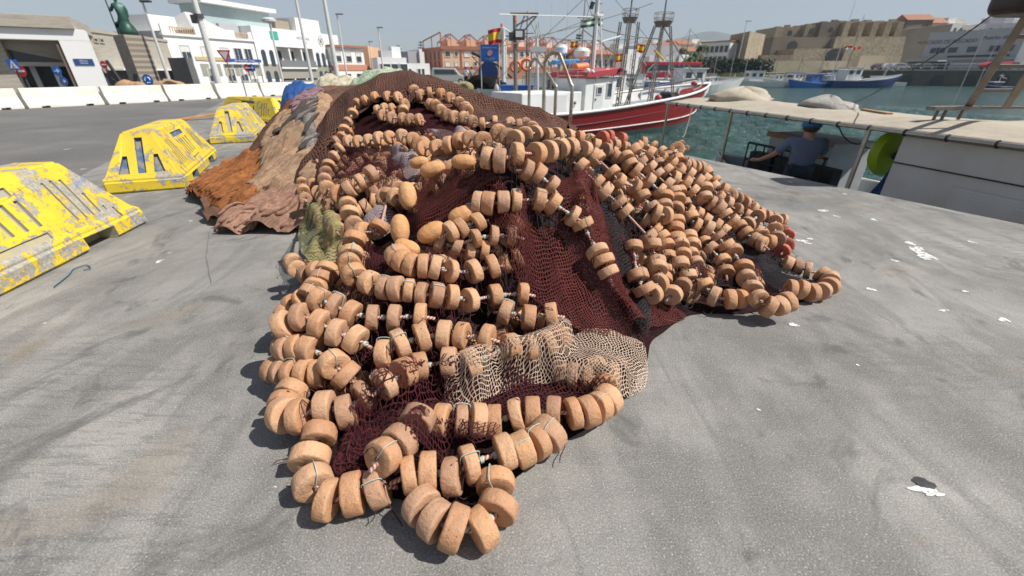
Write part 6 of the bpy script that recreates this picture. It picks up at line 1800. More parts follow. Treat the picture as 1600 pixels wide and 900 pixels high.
for zi, fr in ((H1-3.1, .82), (H1-5.6, .60), ):
    for i, x in enumerate((2.2, 5.0, L*.60, L*.76, L*.89)): win_flat(r, x, zi, 1.15, 1.5, M_WHITE2, M_GLASS, (.5, .0, .0, .45, .9)[(i+int(zi)) % 5], cross=True)
block(r, 'shop_fascia', 3.2, L*.62, -.12, 0, 2.7, 3.1, paint('ochre_fascia', (.55, .42, .20), .7)); 
s = block(r, 'shop_sign', L*.55, L, -.6, -.5, 2.55, 2.95, paint('sign_blue2', (.03, .08, .32), .5)); text('Bar  Restaurante  Terraza', .32, (L*.78, -.62, 2.75), (0, -1, 0), M_WHITE, r)
m = MB()
for x in np.arange(3.6, L, 1.7): m.bx(x, x+1.2, -.06, 0, .9, 2.3)
m.build('shop_window', paint('shop_glass', (.34, .33, .28), .25), r)
# --- white hotel with balconies
r, L = bthing('white hotel with balconies and arched windows', *LINE(69.5), *LINE(88))
H2 = hz_at(436, 45, 74.7)
block(r, 'wall', 0, L, 1.2, 10, 0, H2-2.4, M_WALLW); block(r, 'attic_wall', 0, L, 0, 10, H2-2.4, H2, M_WALLW)
bays = [('a', 0, .20), ('b', .20, .62), ('a', .62, .80), ('b', .80, 1.0)]
zf = [H2-5.2, H2-8.0]
for kd, u0, u1 in bays:
    x0, x1 = u0*L, u1*L
    if kd == 'a':
        block(r, 'bay_wall', x0, x1, 0, 1.22, 0, H2-2.4, M_WALLW)
        for z in zf:
            for t in (.3, .7): win_flat(r, x0+(x1-x0)*t, z+1.2, .85, 2.2, arch=True, y=0)
    else:
        nb = 3 if u1 < .7 else 2
        for z in zf:
            block(r, 'balcony_slab', x0, x1, -.35, 1.2, z-.22, z, M_WALLW)
            block(r, 'balcony_rail', x0+.05, x1-.05, -.30, -.26, z, z+.95, paint('balcony_screen', (.19, .20, .21), .5))
            for i in range(nb):
                xx = x0+(i+.5)*(x1-x0)/nb
                win_flat(r, xx, z+1.15, 1.25, 2.1, M_IRON, y=1.2)
                if i: block(r, 'pier', x0+i*(x1-x0)/nb-.15, x0+i*(x1-x0)/nb+.15, 0, 1.21, z, z+2.6, M_WALLW)
block(r, 'ground_floor_glass', .5, L-.5, -.02, 1.3, .4, 2.4, paint('shop_glass', (.34, .33, .28), .25)); block(r, 'terrace_glass', -5, L*.35, 2.5, 6, H2-.5, H2+2.2, paint('pale_glass', (.40, .50, .50), .15)); block(r, 'terrace_roof', -5.6, L*.37, 1.4, 7, H2+2.2, H2+2.7, M_WALLW)
block(r, 'roof_block', L*.42, L*.58, 3, 8, H2, H2+1.5, paint('brown_roof_block', (.30, .25, .20), .8)); block(r, 'white_roof_block', L*.60, L*.9, 2, 8, H2, H2+2.1, M_WALLW); block(r, 'teal_screen', L*.17, L*.25, -.06, 0, H2-1.5, H2-.4, paint('teal_screen', (.05, .42, .34), .5))
text('MITALLAN', .62, (L*.53, -.01, H2-1.05), (0, -1, 0), M_IRON, r); text('HOTEL', .30, (L*.55, -.01, H2-1.6), (0, -1, 0), M_IRON, r)
m = MB()
for cx, cz in ((0, .35), (-.3, 0), (.3, 0), (0, -.35)): m.tube([(L*.75+cx+.42*math.cos(a*.45), -.02, H2-1.2+cz+.42*math.sin(a*.45)) for a in range(14)], .035, 4, closed=True)
m.build('emblem', M_IRON, r)
# --- white house with tile roofs, orange gable, modern white building, hill houses
r, L = bthing('white house with terracotta tiled eaves right of the hotel', 523, 84, 572, 90)
Ht = hz_at(540, 69, 86); block(r, 'wall', 0, L, 0, 9, 0, Ht-.5, M_WALLW); block(r, 'eaves', -.2, L+.2, -.5, 9, Ht-.5, Ht-.15, M_TILE); 
m = MB(); m.prism([(-1.6, 0), (0, 0), (0, 1.0)], L+1, 'X', (L/2, 0, Ht-4.2)); m.build('lean_to_roof', M_TILE, r); block(r, 'lower_storey', -.5, L+1.0, -1.6, -.01, 0, Ht-4.3, M_WALLW)
for x in (.18, .5, .82): win_flat(r, L*x, Ht-2, 1.1, 1.5, shut=.4); win_flat(r, L*x+.4, Ht-6.1, .7, 2.6, M_IRON, y=-1.6)
r, L = bthing('orange gable end behind the white tiled house', 561, 92, 580, 92); block(r, 'wall', 0, L, 0, 8, 0, hz_at(570, 72, 92), M_ORG)
r, L = bthing('modern white building with dark picture windows', 592, 84, 672, 88)
Hm = hz_at(620, 90, 86)
block(r, 'wall', 0, L*.55, 0, 8, 0, Hm, M_WALLW); block(r, 'side_wing', L*.55, L, 0, 8, 0, Hm-.9, M_WALLW); block(r, 'roof_box', L*.33, L*.5, 2, 5, Hm, Hm+1.8, M_WALLW); block(r, 'grey_roof_box', L*.12, L*.33, 2, 5, Hm, Hm+1.2, M_WALLG)
for x, w_ in ((.14, 1.9), (.32, 1.6), (.47, 1.6)): win_flat(r, L*x, Hm-2.0, w_, 1.9, M_WALLW)
for x in (.6, .78, .86): win_flat(r, L*x, Hm-2.4, .5, 1.2, M_WALLW)
r, L = bthing('white terraced block on the rise behind', 572, 130, 612, 135); block(r, 'wall', 0, L, 0, 8, 0, hz_at(590, 78, 132), M_WALLW)
for i in range(6):
    for z in (.9, .62): win_flat(r, L*(.1+.16*i), hz_at(590, 78, 132)*z-1, .9, 1.1, M_IRON)
r, L = bthing('white cubes behind the modern building', 640, 108, 668, 110); block(r, 'wall', 0, L*.6, 0, 8, 0, hz_at(648, 80, 108), M_WALLG); block(r, 'wall', L*.6, L, -.5, 8, 0, hz_at(655, 76, 108), M_WALLW)
# --- the orange building with red roof frames, then its pink neighbours
def orange(label, pl, Yl, pr, Yr, wallm, n, ptop, side=True):
    r, L = bthing(label, pl, Yl, pr, Yr); H = hz_at((pl+pr)/2, ptop, (Yl+Yr)/2)
    block(r, 'wall', 0, L, 0, 12, 0, H, wallm); block(r, 'base_storey', -.02, L+.02, -.12, 0, 0, H*.33, paint('base_brown', (.33, .17, .11), .8)); block(r, 'cornice', -.2, L+.2, -.3, 0, H-.35, H+.25, M_TERR); block(r, 'string_course', -.1, L+.1, -.15, 0, H*.33, H*.33+.35, M_TERR)
    bay = L/n
    for i in range(n+1): block(r, 'pilaster', i*bay-.12, i*bay+.12, -.16, 0, H*.33+.35, H-.35, M_TERR)
    for i in range(n):
        for z, sh in ((H*.80, 0), (H*.50, 1)):
            win_flat(r, i*bay+bay*.30, z, bay*.24, H*.15, M_WHITE2, M_SHUT if (i+sh) % 3 else M_GLASS); win_flat(r, i*bay+bay*.74, z, bay*.15, H*.12, M_WHITE2, M_SHUT if (i+sh) % 2 else M_GLASS)
        g = MB(); x0, x1 = i*bay+.15, (i+1)*bay-.15; xm = (x0+x1)/2; zt = H+.25
        for yy in (0, 3.5):
            g.beam((x0, yy, zt), (x0, yy, zt+.6), .13, .13); g.beam((x1, yy, zt), (x1, yy, zt+.6), .13, .13); g.beam((x0, yy, zt+.6), (xm, yy, zt+2.0), .16, .22); g.beam((xm, yy, zt+2.0), (x1, yy, zt+.6), .16, .22); g.beam((xm, yy, zt), (xm, yy, zt+2.0), .10, .10)
        g.beam((xm, 0, zt+2.0), (xm, 3.5, zt+2.0), .13, .13); g.beam((x0, 0, zt+.6), (x0, 3.5, zt+.6), .13, .13)
        g.build('roof_frame', M_TERR, r)
        block(r, 'roof_room', x0+bay*.45, x1, 2.2, 8, zt, zt+1.2, wallm)
    return r, L, H
orange('orange four storey building with red roof pergolas', 692, 92, 806, 98, M_ORG, 4, 75)
rr_, L, H = None, 0, 0
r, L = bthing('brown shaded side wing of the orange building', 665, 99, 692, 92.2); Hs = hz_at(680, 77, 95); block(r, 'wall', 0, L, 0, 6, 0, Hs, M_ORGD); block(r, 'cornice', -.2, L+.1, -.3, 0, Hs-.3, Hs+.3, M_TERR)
for i in range(4):
    for z in (.78, .48): win_flat(r, L*(.14+.24*i), Hs*z, .6, 1.3, M_TERR)
g = MB()
for a, b in (((0, 0, Hs), (0, 0, Hs+1.6)), ((L, 0, Hs), (L, 0, Hs+2.7)), ((0, 0, Hs+1.6), (L, 0, Hs+2.7)), ((L*.5, 0, Hs), (L*.5, 0, Hs+2.1))): g.beam(a, b, .18, .18)
g.build('roof_frame', M_TERR, r)
orange('first pink building with red roof frames behind the hoops', 808, 100, 872, 106, M_PINK, 3, 76)
orange('second pink building with red roofs left of the red wheelhouse', 874, 112, 945, 118, M_PINK, 3, 80)
r, L = bthing('beige house with a low tiled roof behind the radar dome', 916, 105, 958, 108); Hb = hz_at(937, 85, 106); block(r, 'wall', 0, L, 0, 8, 0, Hb, paint('beige_render', (.60, .50, .38), .85)); m = MB(); m.prism([(-1, 0), (9, 0), (4, 1.1)], L+1, 'X', (L/2, 0, Hb)); m.build('roof', M_TILE, r)
for i in range(5): win_flat(r, L*(.1+.2*i), Hb*.6, .8, 1.6, M_WHITE2)
# --- white old town and trees on the slope
rt = random.Random(21); HX = ['grey white gabled house behind the masts', 'white warehouse with shade painted on its side wall behind the frame tower', 'long white customs house below the fort']
r, L = bthing(HX[1], 975, 118, 1072, 125); Hc = hz_at(1020, 70, 120); block(r, 'wall', 0, L*.22, 0, 8, 0, Hc-1, M_WALLW); block(r, 'side_wall', L*.22, L*.85, .5, 8, 0, Hc, M_WALLG); block(r, 'end_wall', L*.85, L, 0, 8, 0, Hc-2, M_WALLW)  # white walls; the side wall's shade is painted in as grey
for i in range(5): win_flat(r, L*(.3+.11*i), Hc*.55, 1, 1.6, M_WALLW, y=.5)
r, L = bthing('small white kiosk with three openings on the pier', 1012, 98, 1050, 99); Hk = hz_at(1030, 88, 98); block(r, 'wall', 0, L, 0, 5, 0, Hk, M_WALLW)
for i in range(3): win_flat(r, L*(.2+.3*i), Hk*.55, 1.6, 1.4, M_WALLW)
r, L = bthing(HX[2], 1088, 150, 1132, 142); Hc = hz_at(1110, 66, 146); block(r, 'wall', 0, L, 0, 8, 0, Hc, M_WALLW); block(r, 'roof', -.2, L+.2, -.3, 8, Hc, Hc+.3, M_TILE)
for i in range(6):
    for z in (.8, .5): win_flat(r, L*(.1+.16*i), Hc*z, 1.0, 1.6, paint('ochre_frames', (.5, .38, .2), .8))
# houses climbing the slope: each one its own thing
MH = [M_WALLW, M_WALLW, M_WALLW, paint('cream_wall', (.72, .66, .54), .85), M_PINK]
DIR = ['plain', 'narrow', 'wide', 'flat roofed', 'tall', 'squat', 'pale', 'small']
hn = 0
def hillhouse(px, Y, pytop, w, h, lab):
    x = shore(px, Y); zt = hz_at(px, pytop, Y)
    r = thing('hill_house', lab, 'house', (x, Y, zt-h), R(rt.uniform(-12, 12)), 'white houses on the slope behind the harbour'); mt = rt.choice(MH)
    w *= .62; h *= .8
    m = MB(); m.bx(-w/2, w/2, 0, w*.8, -14, h); m.build('wall', mt, r)
    if rt.random() < .2: m = MB(); m.prism([(-.4, 0), (w*.8+.4, 0), (w*.4, 1.3)], w+.6, 'X', (0, 0, h)); m.build('roof', M_TILE, r)
    else: block(r, 'roof_room', -w*.2, w*.3, 1, 4, h, h+1.6, mt)
    m = MB(); nwx = max(2, int(w/2.6))
    for i in range(nwx):
        for z in (h-1.6, h-4.6): 
            wn = MB(); wn.bx(-w/2+(i+.5)*w/nwx-.4, -w/2+(i+.5)*w/nwx+.4, -.04, .0, z-.6, z+.6); wn.build('window', M_GLASS, r)
spots = [(1005, 205, 63, 12, 7), (1021, 230, 61, 14, 7), (1038, 210, 65, 12, 7), (1052, 240, 61, 13, 6), (1066, 215, 63.5, 12, 7), (1079, 245, 61.5, 14, 7), (1092, 220, 64, 11, 7), (1105, 238, 64, 13, 7), (1118, 215, 67, 13, 7), (1048, 170, 72, 11, 7), (1064, 175, 71, 11, 8), (1078, 168, 73, 10, 7),
         (1092, 180, 70, 9, 6), (985, 220, 66, 13, 7), (970, 200, 69, 12, 7), (955, 230, 70, 12, 6)]
WHERE = ['behind the left mast', 'above the frame tower', 'between two palms', 'under the blue hill', 'left of the palms', 'right of the palms', 'at the foot of the fort', 'at the top of the slope', 'nearest the old fort tower', 'above the shaded warehouse side', 'above the bus', 'below the crow nest', 'beside the customs house', 'behind the radar dome', 'behind the beige tiled house', 'at the far left of the slope']
for (px, Y, pt_, w_, h_), wh_ in zip(spots, WHERE): hillhouse(px, Y, pt_, w_, h_, 'white house on the slope, %s' % wh_)
# --- trees
def conifer(px, Y, pytop, h, lab):
    x = shore(px, Y); zt = hz_at(px, pytop, Y); r = thing('norfolk_pine', lab, 'tree', (x, Y, zt-h), 0, 'norfolk pines above the roofs')
    m = MB(); m.cyl((0, 0, -8), (0, 0, h*.98), .28, 7, .05); m.build('trunk', M_WOOD, r)
    m = MB(); q = random.Random(int(px))
    for lv in range(9):
        z = h*(.30+.68*lv/8.5); rad = h*.30*(1-lv/9.2)
        for i in range(7):
            a = i*6.283/7+lv*.5; e = Vector((math.cos(a)*rad, math.sin(a)*rad, z+rad*.12)); s_ = Vector((0, 0, z))
            for j in range(14):
                t = q.uniform(.2, 1); p = s_.lerp(e, t); d = .32*h/9
                m.quad(p+Vector((q.uniform(-d, d), q.uniform(-d, d), q.uniform(-.2, .3)*d)), p+Vector((q.uniform(-d, d), q.uniform(-d, d), q.uniform(-.2, .3)*d)), p+Vector((q.uniform(-d, d), q.uniform(-d, d), q.uniform(-.5, .5)*d)), p+Vector((q.uniform(-d, d), q.uniform(-d, d), .1)))
    m.build('crown', M_LEAF, r, fix=False)
M_LEAF = paint('dark_foliage', (.035, .06, .03), .8, .4, (.02, .035, .02), 1); M_LEAF2 = paint('green_foliage', (.05, .09, .03), .8, .5, (.03, .05, .02), .6)
conifer(627, 118, 69, 8, 'dark tiered pine standing alone over the white roofs'); conifer(661, 122, 63, 8, 'dark tiered pine touching the corner of the orange building'); conifer(781, 135, 59, 6, 'small pine top over the red roof frames')
def palm(px, Y, pytop, h, lab):
    x = shore(px, Y); zt = hz_at(px, pytop, Y); r = thing('palm_tree', lab, 'palm', (x, Y, zt-h), 0, 'palms below the fort'); q = random.Random(int(px)+3)
    m = MB(); m.tube([(0, 0, -3), (.1, 0, h*.5), (0, 0, h-1)], [.38, .28, .24], 7); m.build('trunk', M_WOOD, r)
    m = MB()
    for i in range(26):
        a = q.uniform(0, 6.28); el = q.uniform(-.5, 1.0); ln = q.uniform(1.8, 2.6); P = []
        for j in range(6): t = j/5; P.append(Vector((math.cos(a)*ln*t*math.cos(el*.6), math.sin(a)*ln*t*math.cos(el*.6), h-1+ln*(math.sin(el)*t-.85*t*t))))
        s_ = Vector((-math.sin(a), math.cos(a), 0))
        for j in range(5):
            w0 = .30*(1-abs(j/5-.4)); w1 = .30*(1-abs((j+1)/5-.4)) if j < 4 else .02
            m.quad(P[j]+s_*w0-Vector((0, 0, .12)), P[j], P[j+1], P[j+1]+s_*w1-Vector((0, 0, .12))); m.quad(P[j], P[j]-s_*w0-Vector((0, 0, .12)), P[j+1]-s_*w1-Vector((0, 0, .12)), P[j+1])
    m.build('crown', M_LEAF2, r, fix=False)
palm(1058, 128, 71, 9, 'left palm of the thick pair below the slope houses'); palm(1063, 131, 72, 9, 'right palm of the thick pair below the slope houses'); palm(1082, 120, 77, 8, 'lone palm in front of the white terraces'); palm(1091, 135, 66, 11, 'tallest palm, standing before the customs house'); palm(1073, 118, 84, 6, 'low palm next to the bus')
def bush(px, Y, pytop, w, h, lab):
    x = shore(px, Y); zt = hz_at(px, pytop, Y); q = random.Random(int(px)*7); r = thing('bush', lab, 'shrub', (x, Y, zt-h), 0, 'shrubs along the far quay')
    m = MB()
    for i in range(700):
        a = q.uniform(0, 6.28); rad = q.random()**.5; z = q.random(); p = Vector((math.cos(a)*rad*w/2, math.sin(a)*rad*w*.2, z*h*(1-.35*rad*q.random()))); d = .42
        m.quad(*[p+Vector((q.uniform(-d, d), q.uniform(-d, d), q.uniform(-d, d))) for _ in range(4)])
    m.build('foliage', M_LEAF, r, fix=False)
for px, w_, lb in ((1092, 8, 'round dark shrub at the foot of the customs house'), (1108, 8, 'wide dark shrub right of the tallest palm'), (1124, 7, 'dark shrub at the left corner of the fort tower'), (1142, 9, 'long hedge-like shrub at the fort tower foot'), (1163, 9, 'dark shrub below the pale fort wall'), (1182, 9, 'dark shrub near the terraced walls')): bush(px, 128, 92, w_, 3.2, lb)
# ------------------------------------------------------------------ fort, hill, warehouse, mole
r = thing('fort_tower', 'big square stone tower of the old fort with one sunlit face', 'fort', (shore(1160, 150), 150, 0), 0)
Ht = hz_at(1150, 54, 150)
a = Vector((shore(1130, 152)-r.location.x, 2, 0)); b = Vector((shore(1158, 138)-r.location.x, -12, 0)); c = Vector((shore(1182, 150)-r.location.x, 0, 0)); d = Vector((shore(1160, 165)-r.location.x, 15, 0))
m = MB(); P = [a, b, c, d]; cen = sum(P, Vector())/4
m.add([cen+(p-cen)*1.10+Vector((0, 0, -2)) for p in P]+[p+Vector((0, 0, Ht)) for p in P], [(0, 1, 5, 4), (1, 2, 6, 5), (2, 3, 7, 6), (3, 0, 4, 7), (4, 5, 6, 7)]); m.build('tower', M_STONE, r)
fort = thing('fort', 'long terraced sandstone castle with buttressed upper wall', 'castle', (shore(1290, 165), 165, 0), 0)
FX0 = fort.location.x
def fpx(px, Y): return shore(px, Y)-FX0
def fblock(name, pl, pr, Y, ptop, mat, depth=14, zb=-2, slope=.0, notch=0):
    x0, x1 = fpx(pl, Y), fpx(pr, Y); z1 = hz_at((pl+pr)/2, ptop, Y); m = MB(); y = Y-165
    m.add([(x0-slope, y-slope, zb), (x1+slope, y-slope, zb), (x1, y+depth, zb), (x0, y+depth, zb), (x0, y, z1), (x1, y, z1), (x1, y+depth, z1), (x0, y+depth, z1)], [(0, 1, 5, 4), (1, 2, 6, 5), (2, 3, 7, 6), (3, 0, 4, 7), (4, 5, 6, 7)])
    if notch:
        n = int((x1-x0)/notch)
        for i in range(n):
            if i % 2 == 0: m.bx(x0+i*notch, x0+(i+1)*notch*1.0, y+.02, y+1.2, z1-.1, z1+.15+.45*((i*7) % 3)/2)
    return m.build(name, mat, fort)
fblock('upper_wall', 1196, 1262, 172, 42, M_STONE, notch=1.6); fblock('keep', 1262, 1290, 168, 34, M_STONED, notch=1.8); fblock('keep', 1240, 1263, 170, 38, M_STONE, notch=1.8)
fblock('upper_wall', 1288, 1380, 170, 33, M_STONE, notch=2.2)
for i, px in enumerate((1297, 1318, 1339, 1359, 1376)): fblock('buttress', px, px+9, 166, 34, M_STONE, 6)
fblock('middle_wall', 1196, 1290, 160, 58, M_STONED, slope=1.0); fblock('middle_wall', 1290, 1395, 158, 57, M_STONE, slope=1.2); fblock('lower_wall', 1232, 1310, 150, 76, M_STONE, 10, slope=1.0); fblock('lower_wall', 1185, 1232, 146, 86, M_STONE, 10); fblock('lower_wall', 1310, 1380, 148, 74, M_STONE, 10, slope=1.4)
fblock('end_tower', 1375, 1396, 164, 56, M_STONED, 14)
m = MB()
for px, Y, pt_, w_, h_ in ((1224, 159.0, 64, 3.0, 5), (1290, 149.0, 76, 4.2, 5), (1246, 167, 45, 1.2, 1.6), (1275, 167, 43, 1.2, 1.6), (1215, 171.9, 48, 1.2, 1.6)):
    x = fpx(px, Y); z = hz_at(px, pt_, Y); n = 8
    prof = [(-w_/2, -h_), (w_/2, -h_), (w_/2, -w_/2)]+[(w_/2*math.cos(a_*math.pi/n), -w_/2+w_/2*math.sin(a_*math.pi/n)) for a_ in range(1, n)]+[(-w_/2, -w_/2)]
    g = MB(); g.prism(prof, .5, 'Y', (x, Y-165-1.2, z)); g.build('arched_opening', M_SHADE, fort)
# low walls and lawn strip before the fort
r = thing('terrace_wall', 'low pale retaining wall with a gate below the fort', 'wall', (shore(1235, 140), 140, 0), 0); m = MB(); m.bx(-16, 16, 0, 1.5, -1, 4.2); m.bx(18, 30, -2, 0, -1, 5.5); m.build('wall', paint('pale_stone', (.55, .47, .34), .9, .4, (.35, .3, .22), .3), r)
m = MB(); m.bx(shore(1130, 136), shore(1260, 136), 136, 139.5, 0, 1.0); o = m.build('grass_bank', paint('grass_bank', (.13, .15, .05), .9, .6, (.20, .17, .09), .4)); struct(o, 'low grass bank below the fort')
# dark stone wall right of the fort and the far town
def wedge(name, lab, cat, pl, pr, Y, ptl, ptr, mat, dep=20, group=None):
    x0, x1 = shore(pl, Y), shore(pr, Y); z0, z1 = hz_at(pl, ptl, Y), hz_at(pr, ptr, Y); r = thing(name, lab, cat, ((x0+x1)/2, Y, 0), 0, group)
    m = MB(); m.prism([(x0, -2), (x1, -2), (x1, z1), (x0, z0)], dep, 'Y', (0, Y+dep/2, 0)); m.build('wall', mat, r, world=True); return r
wedge('rampart', 'dark stone rampart between the fort and the warehouse', 'wall', 1378, 1458, 168, 47, 37, M_STONED)
wedge('rampart', 'dark house roofs block above the rampart', 'building', 1390, 1412, 185, 40, 38, paint('slate_brown', (.26, .20, .17), .8))
m = None
for i, (px, pt_, w_, lb) in enumerate(((1408, 31, 9, 'house with a reddish hipped roof on the rampart'), (1434, 36, 8, 'house with low red roof right of the hipped one'), (1464, 36, 8, 'bright white house above the warehouse left end'), (1478, 39, 7, 'cream house beside the bright white one'), (1488, 46, 6, 'small white house above the warehouse'), (1533, 36, 12, 'grey terraced house high on the right'), (1550, 37, 9, 'pale house group high on the right'), (1560, 39, 7, 'small cream tower house at the far right'))):
    Y = 190; x = shore(px, Y); zt = hz_at(px, pt_, Y); r = thing('hill_house', lb, 'house', (x, Y, 0), R(rt.uniform(-8, 8)), 'houses above the warehouse'); mt = (M_STONED, M_PINK, M_WALLW, MH[3], M_WALLW, M_WALLG, M_WALLG, MH[3])[i]
    block(r, 'wall', -w_/2, w_/2, 0, 8, -2, zt, mt)
    if i in (0, 1): m = MB(); m.prism([(-.5, 0), (8.5, 0), (4, 2.2)], w_+1, 'X', (0, 0, zt)); m.build('roof', M_TILE, r)
    else: block(r, 'roof_room', -w_*.3, w_*.1, 2, 6, zt, zt+2, mt)
    for j in range(3): wn = MB(); wn.bx(-w_*.35+j*w_*.3, -w_*.35+j*w_*.3+1, -.05, 0, zt-3, zt-1.6); wn.build('window', M_GLASS, r)
# warehouse
r = thing('warehouse', 'long grey clad harbour warehouse with two storeys of windows', 'warehouse', (shore(1430, 128), 128, 0), 0)
X0 = r.location.x; wl, wr_ = 0, shore(1578, 110)-X0
ang = math.atan2(-18, wr_); r.rotation_euler = (0, 0, ang); L = math.hypot(wr_, 18); Hw = hz_at(1500, 47, 120)
block(r, 'upper_wall', 0, L, 0, 16, Hw*.42, Hw, M_GREY2); block(r, 'string_course', -3, L, -.8, 0, Hw*.38, Hw*.42, M_GREYB); block(r, 'lower_wall', 6, L, .1, 15, -.5, Hw*.38, paint('pale_cladding', (.40, .41, .43), .7)); block(r, 'open_bay', -3, 6, .5, 10, -.5, Hw*.36, M_SHADE); block(r, 'ribbon_window', L*.3, L*.92, -.06, 0, Hw*.44, Hw*.48, M_SHADE)
m = MB(); m.bx(L, L+3, -.5, 14, -.5, Hw*.92); m.prism([(-.5, 0), (14, 0), (6.7, 3)], 3, 'X', (L+1.5, 0, Hw*.92)); m.build('gable_end', M_WALLW, r)
for t in (.13, .20, .33, .53, .75, .79, .87, .91): win_flat(r, L*t, Hw*.60, 1.9 if t not in (.79, .91) else .8, 1.2, M_GREYB)
text('MERCADO DE PESCADO', 1.15, (L*.22, -.08, Hw*.78), (0, -1, 0), M_IRON, r); text('Puerto de Tarifa', 1.2, (L*.80, -.08, Hw*.82), (0, -1, 0), M_NAVY, r)
# mole in front of it
mole = thing('stone_mole', 'dark stone mole with arched openings in front of the warehouse', 'quay wall', (shore(1480, 110), 110, 0), 0)
x0, x1 = shore(1345, 114), shore(1345, 114)+96; my0, my1 = 113, 84
ang = math.atan2(my1-my0, x1-x0); mole.location = (x0, my0, 0); mole.rotation_euler = (0, 0, ang); LM = math.hypot(x1-x0, my1-my0)
block(mole, 'wall', 0, LM, 0, 30, -3, 1.55, paint('wet_stone', (.12, .11, .095), .8, .6, (.04, .045, .035), .35)); block(mole, 'cap', -.1, LM, -.2, 30, 1.55, 1.85, paint('mole_cap', (.42, .39, .34), .8, .4, None, .5))
for i in range(16):
    g = MB(); g.prism([(-1.1, -1.6), (1.1, -1.6), (1.1, -.1), (.7, .45), (0, .65), (-.7, .45), (-1.1, -.1)], .1, 'Y', (3+i*6.1, -.06, .1)); g.build('arched_opening', M_SHADE, mole)
g = MB()
for i in range(40): g.cyl((i*2.4, .8, 1.85), (i*2.4, .8, 2.95), .05, 5)
g.cyl((0, .8, 2.95), (LM, .8, 2.95), .04, 5); g.cyl((0, .8, 2.4), (LM, .8, 2.4), .03, 5); g.build('guard_rail', M_GREYB, mole)
# distant hills
def ridge(name, lab, pts, Y, dep, mat, zb=-5):
    m = MB(); n = len(pts); vs = []; rows = 9
    P = [(shore(px, Y), hz_at(px, py, Y)) for px, py in pts]
    X_ = np.linspace(P[0][0], P[-1][0], 90); Zr = np.interp(X_, [p[0] for p in P], [p[1] for p in P])
    for j in range(rows+1):
        t = j/rows
        for x, z in zip(X_, Zr):
            f = math.sin(t*math.pi)**.8
            zz = zb+(z-zb)*f*(1+.10*float(fbm(np.array([x/Y*9]), np.array([t*4]), 8)[0])*(t < .45))
            vs.append((x, Y-dep/2+dep*t, zz))
    w_ = len(X_); m.add(vs, [(j*w_+i, j*w_+i+1, (j+1)*w_+i+1, (j+1)*w_+i) for j in range(rows) for i in range(w_-1)])
    o = m.build(name, mat, smooth=True); struct(o, lab); return o
ridge('hills', 'hazy blue hill beyond the old town', [(900, 84), (960, 70), (1000, 66), (1040, 62), (1065, 56), (1085, 51), (1098, 49), (1115, 52), (1140, 57), (1180, 57), (1230, 60), (1300, 75), (1420, 90)], 3600, 1200, paint('far_hill', (.10, .12, .09), .9, .4, (.14, .13, .10), .002))
ridge('hills', 'brown green hillside above the warehouse', [(1340, 95), (1400, 60), (1460, 48), (1492, 41), (1515, 38), (1545, 37), (1580, 34), (1620, 33), (1700, 40), (1900, 60)], 330, 160, paint('near_hill', (.13, .12, .07), .9, .5, (.20, .16, .10), .03))
ridge('hills', 'low town hillside behind the moored boats', [(560, 108), (700, 100), (940, 84), (1000, 72), (1060, 68), (1120, 70), (1160, 78), (1200, 90)], 300, 190, paint('town_slope', (.30, .27, .22), .9, .5, (.12, .13, .07), .05))
# cars and a bus on the far quays
def car(label, x, y, rz, colr, kind='car', z=0, L=4.2, group='vehicles parked round the harbour'):
    r = thing('van' if kind == 'van' else ('bus' if kind == 'bus' else 'parked_car'), label, kind, (x, y, z), rz, group)
    if kind == 'bus': prof = [(-5.5, .35), (5.5, .35), (5.6, 1.4), (5.4, 3.0), (-5.5, 3.1)]; W = 2.5; gl = [(-5.3, 1.55), (5.35, 1.55), (5.2, 2.55), (-5.3, 2.55)]; wx = (-3.4, 3.4); wr = .48
    elif kind == 'van': prof = [(-2.2, .3), (2.2, .3), (2.25, .85), (1.35, 1.05), (.75, 1.75), (-2.0, 1.82), (-2.2, 1.0)]; W = 1.8; gl = [(-1.75, 1.1), (1.05, 1.1), (.62, 1.6), (-1.75, 1.62)]; wx = (-1.35, 1.4); wr = .32
    else: prof = [(-2.1, .3), (2.1, .3), (2.1, .75), (1.1, .9), (.45, 1.4), (-1.1, 1.42), (-1.9, .95), (-2.1, .8)]; W = 1.7; gl = [(-1.5, .95), (.9, .95), (.4, 1.32), (-1.0, 1.34)]; wx = (-1.3, 1.3); wr = .31
    m = MB(); m.prism(prof, W, 'Y'); m.build('body', paint('car_%s' % label[:12], colr, .3, .15), r, bevel=.08)
    for s_ in (-1, 1): m = MB(); m.prism(gl, .02, 'Y', (0, s_*(W/2+.012), 0)); m.build('side_window', M_GLASS, r)
    for x_ in wx:
        for s_ in (-1, 1): m = MB(); m.cyl((x_, s_*(W/2-.18), wr), (x_, s_*(W/2+.03), wr), wr, 16); wo2 = m.build('wheel', M_DARK, r); m = MB(); m.cyl((x_, s_*(W/2+.03), wr), (x_, s_*(W/2+.045), wr), wr*.55, 10); m.build('rim', M_GREYB, wo2)
    return r
p = atz(703, 131.2, 0); car('silver grey van parked on the pier by the two men', p.x, p.y, R(4), (.42, .43, .43), 'van')
p = aty(1048, 112, 92); car('red bus standing behind the moored boats', p.x, p.y, R(2), (.55, .03, .05), 'bus')
for i, (px, Y, c_, lb) in enumerate(((1372, 122, (.10, .04, .05), 'dark red car at the left end of the mole'), (1386, 121, (.55, .55, .56), 'silver car beside the dark red one on the mole'), (1402, 119, (.35, .37, .4), 'grey car in the middle of the parked row on the mole'), (1440, 114, (.05, .06, .08), 'black car before the open warehouse bay'), (1546, 103, (.50, .06, .05), 'red car by the warehouse right half'), (1575, 100, (.45, .05, .05), 'red pickup at the right end of the mole'))):
    car(lb, shore(px, Y), Y, R(rt.uniform(-15, 15)), c_, z=1.86)
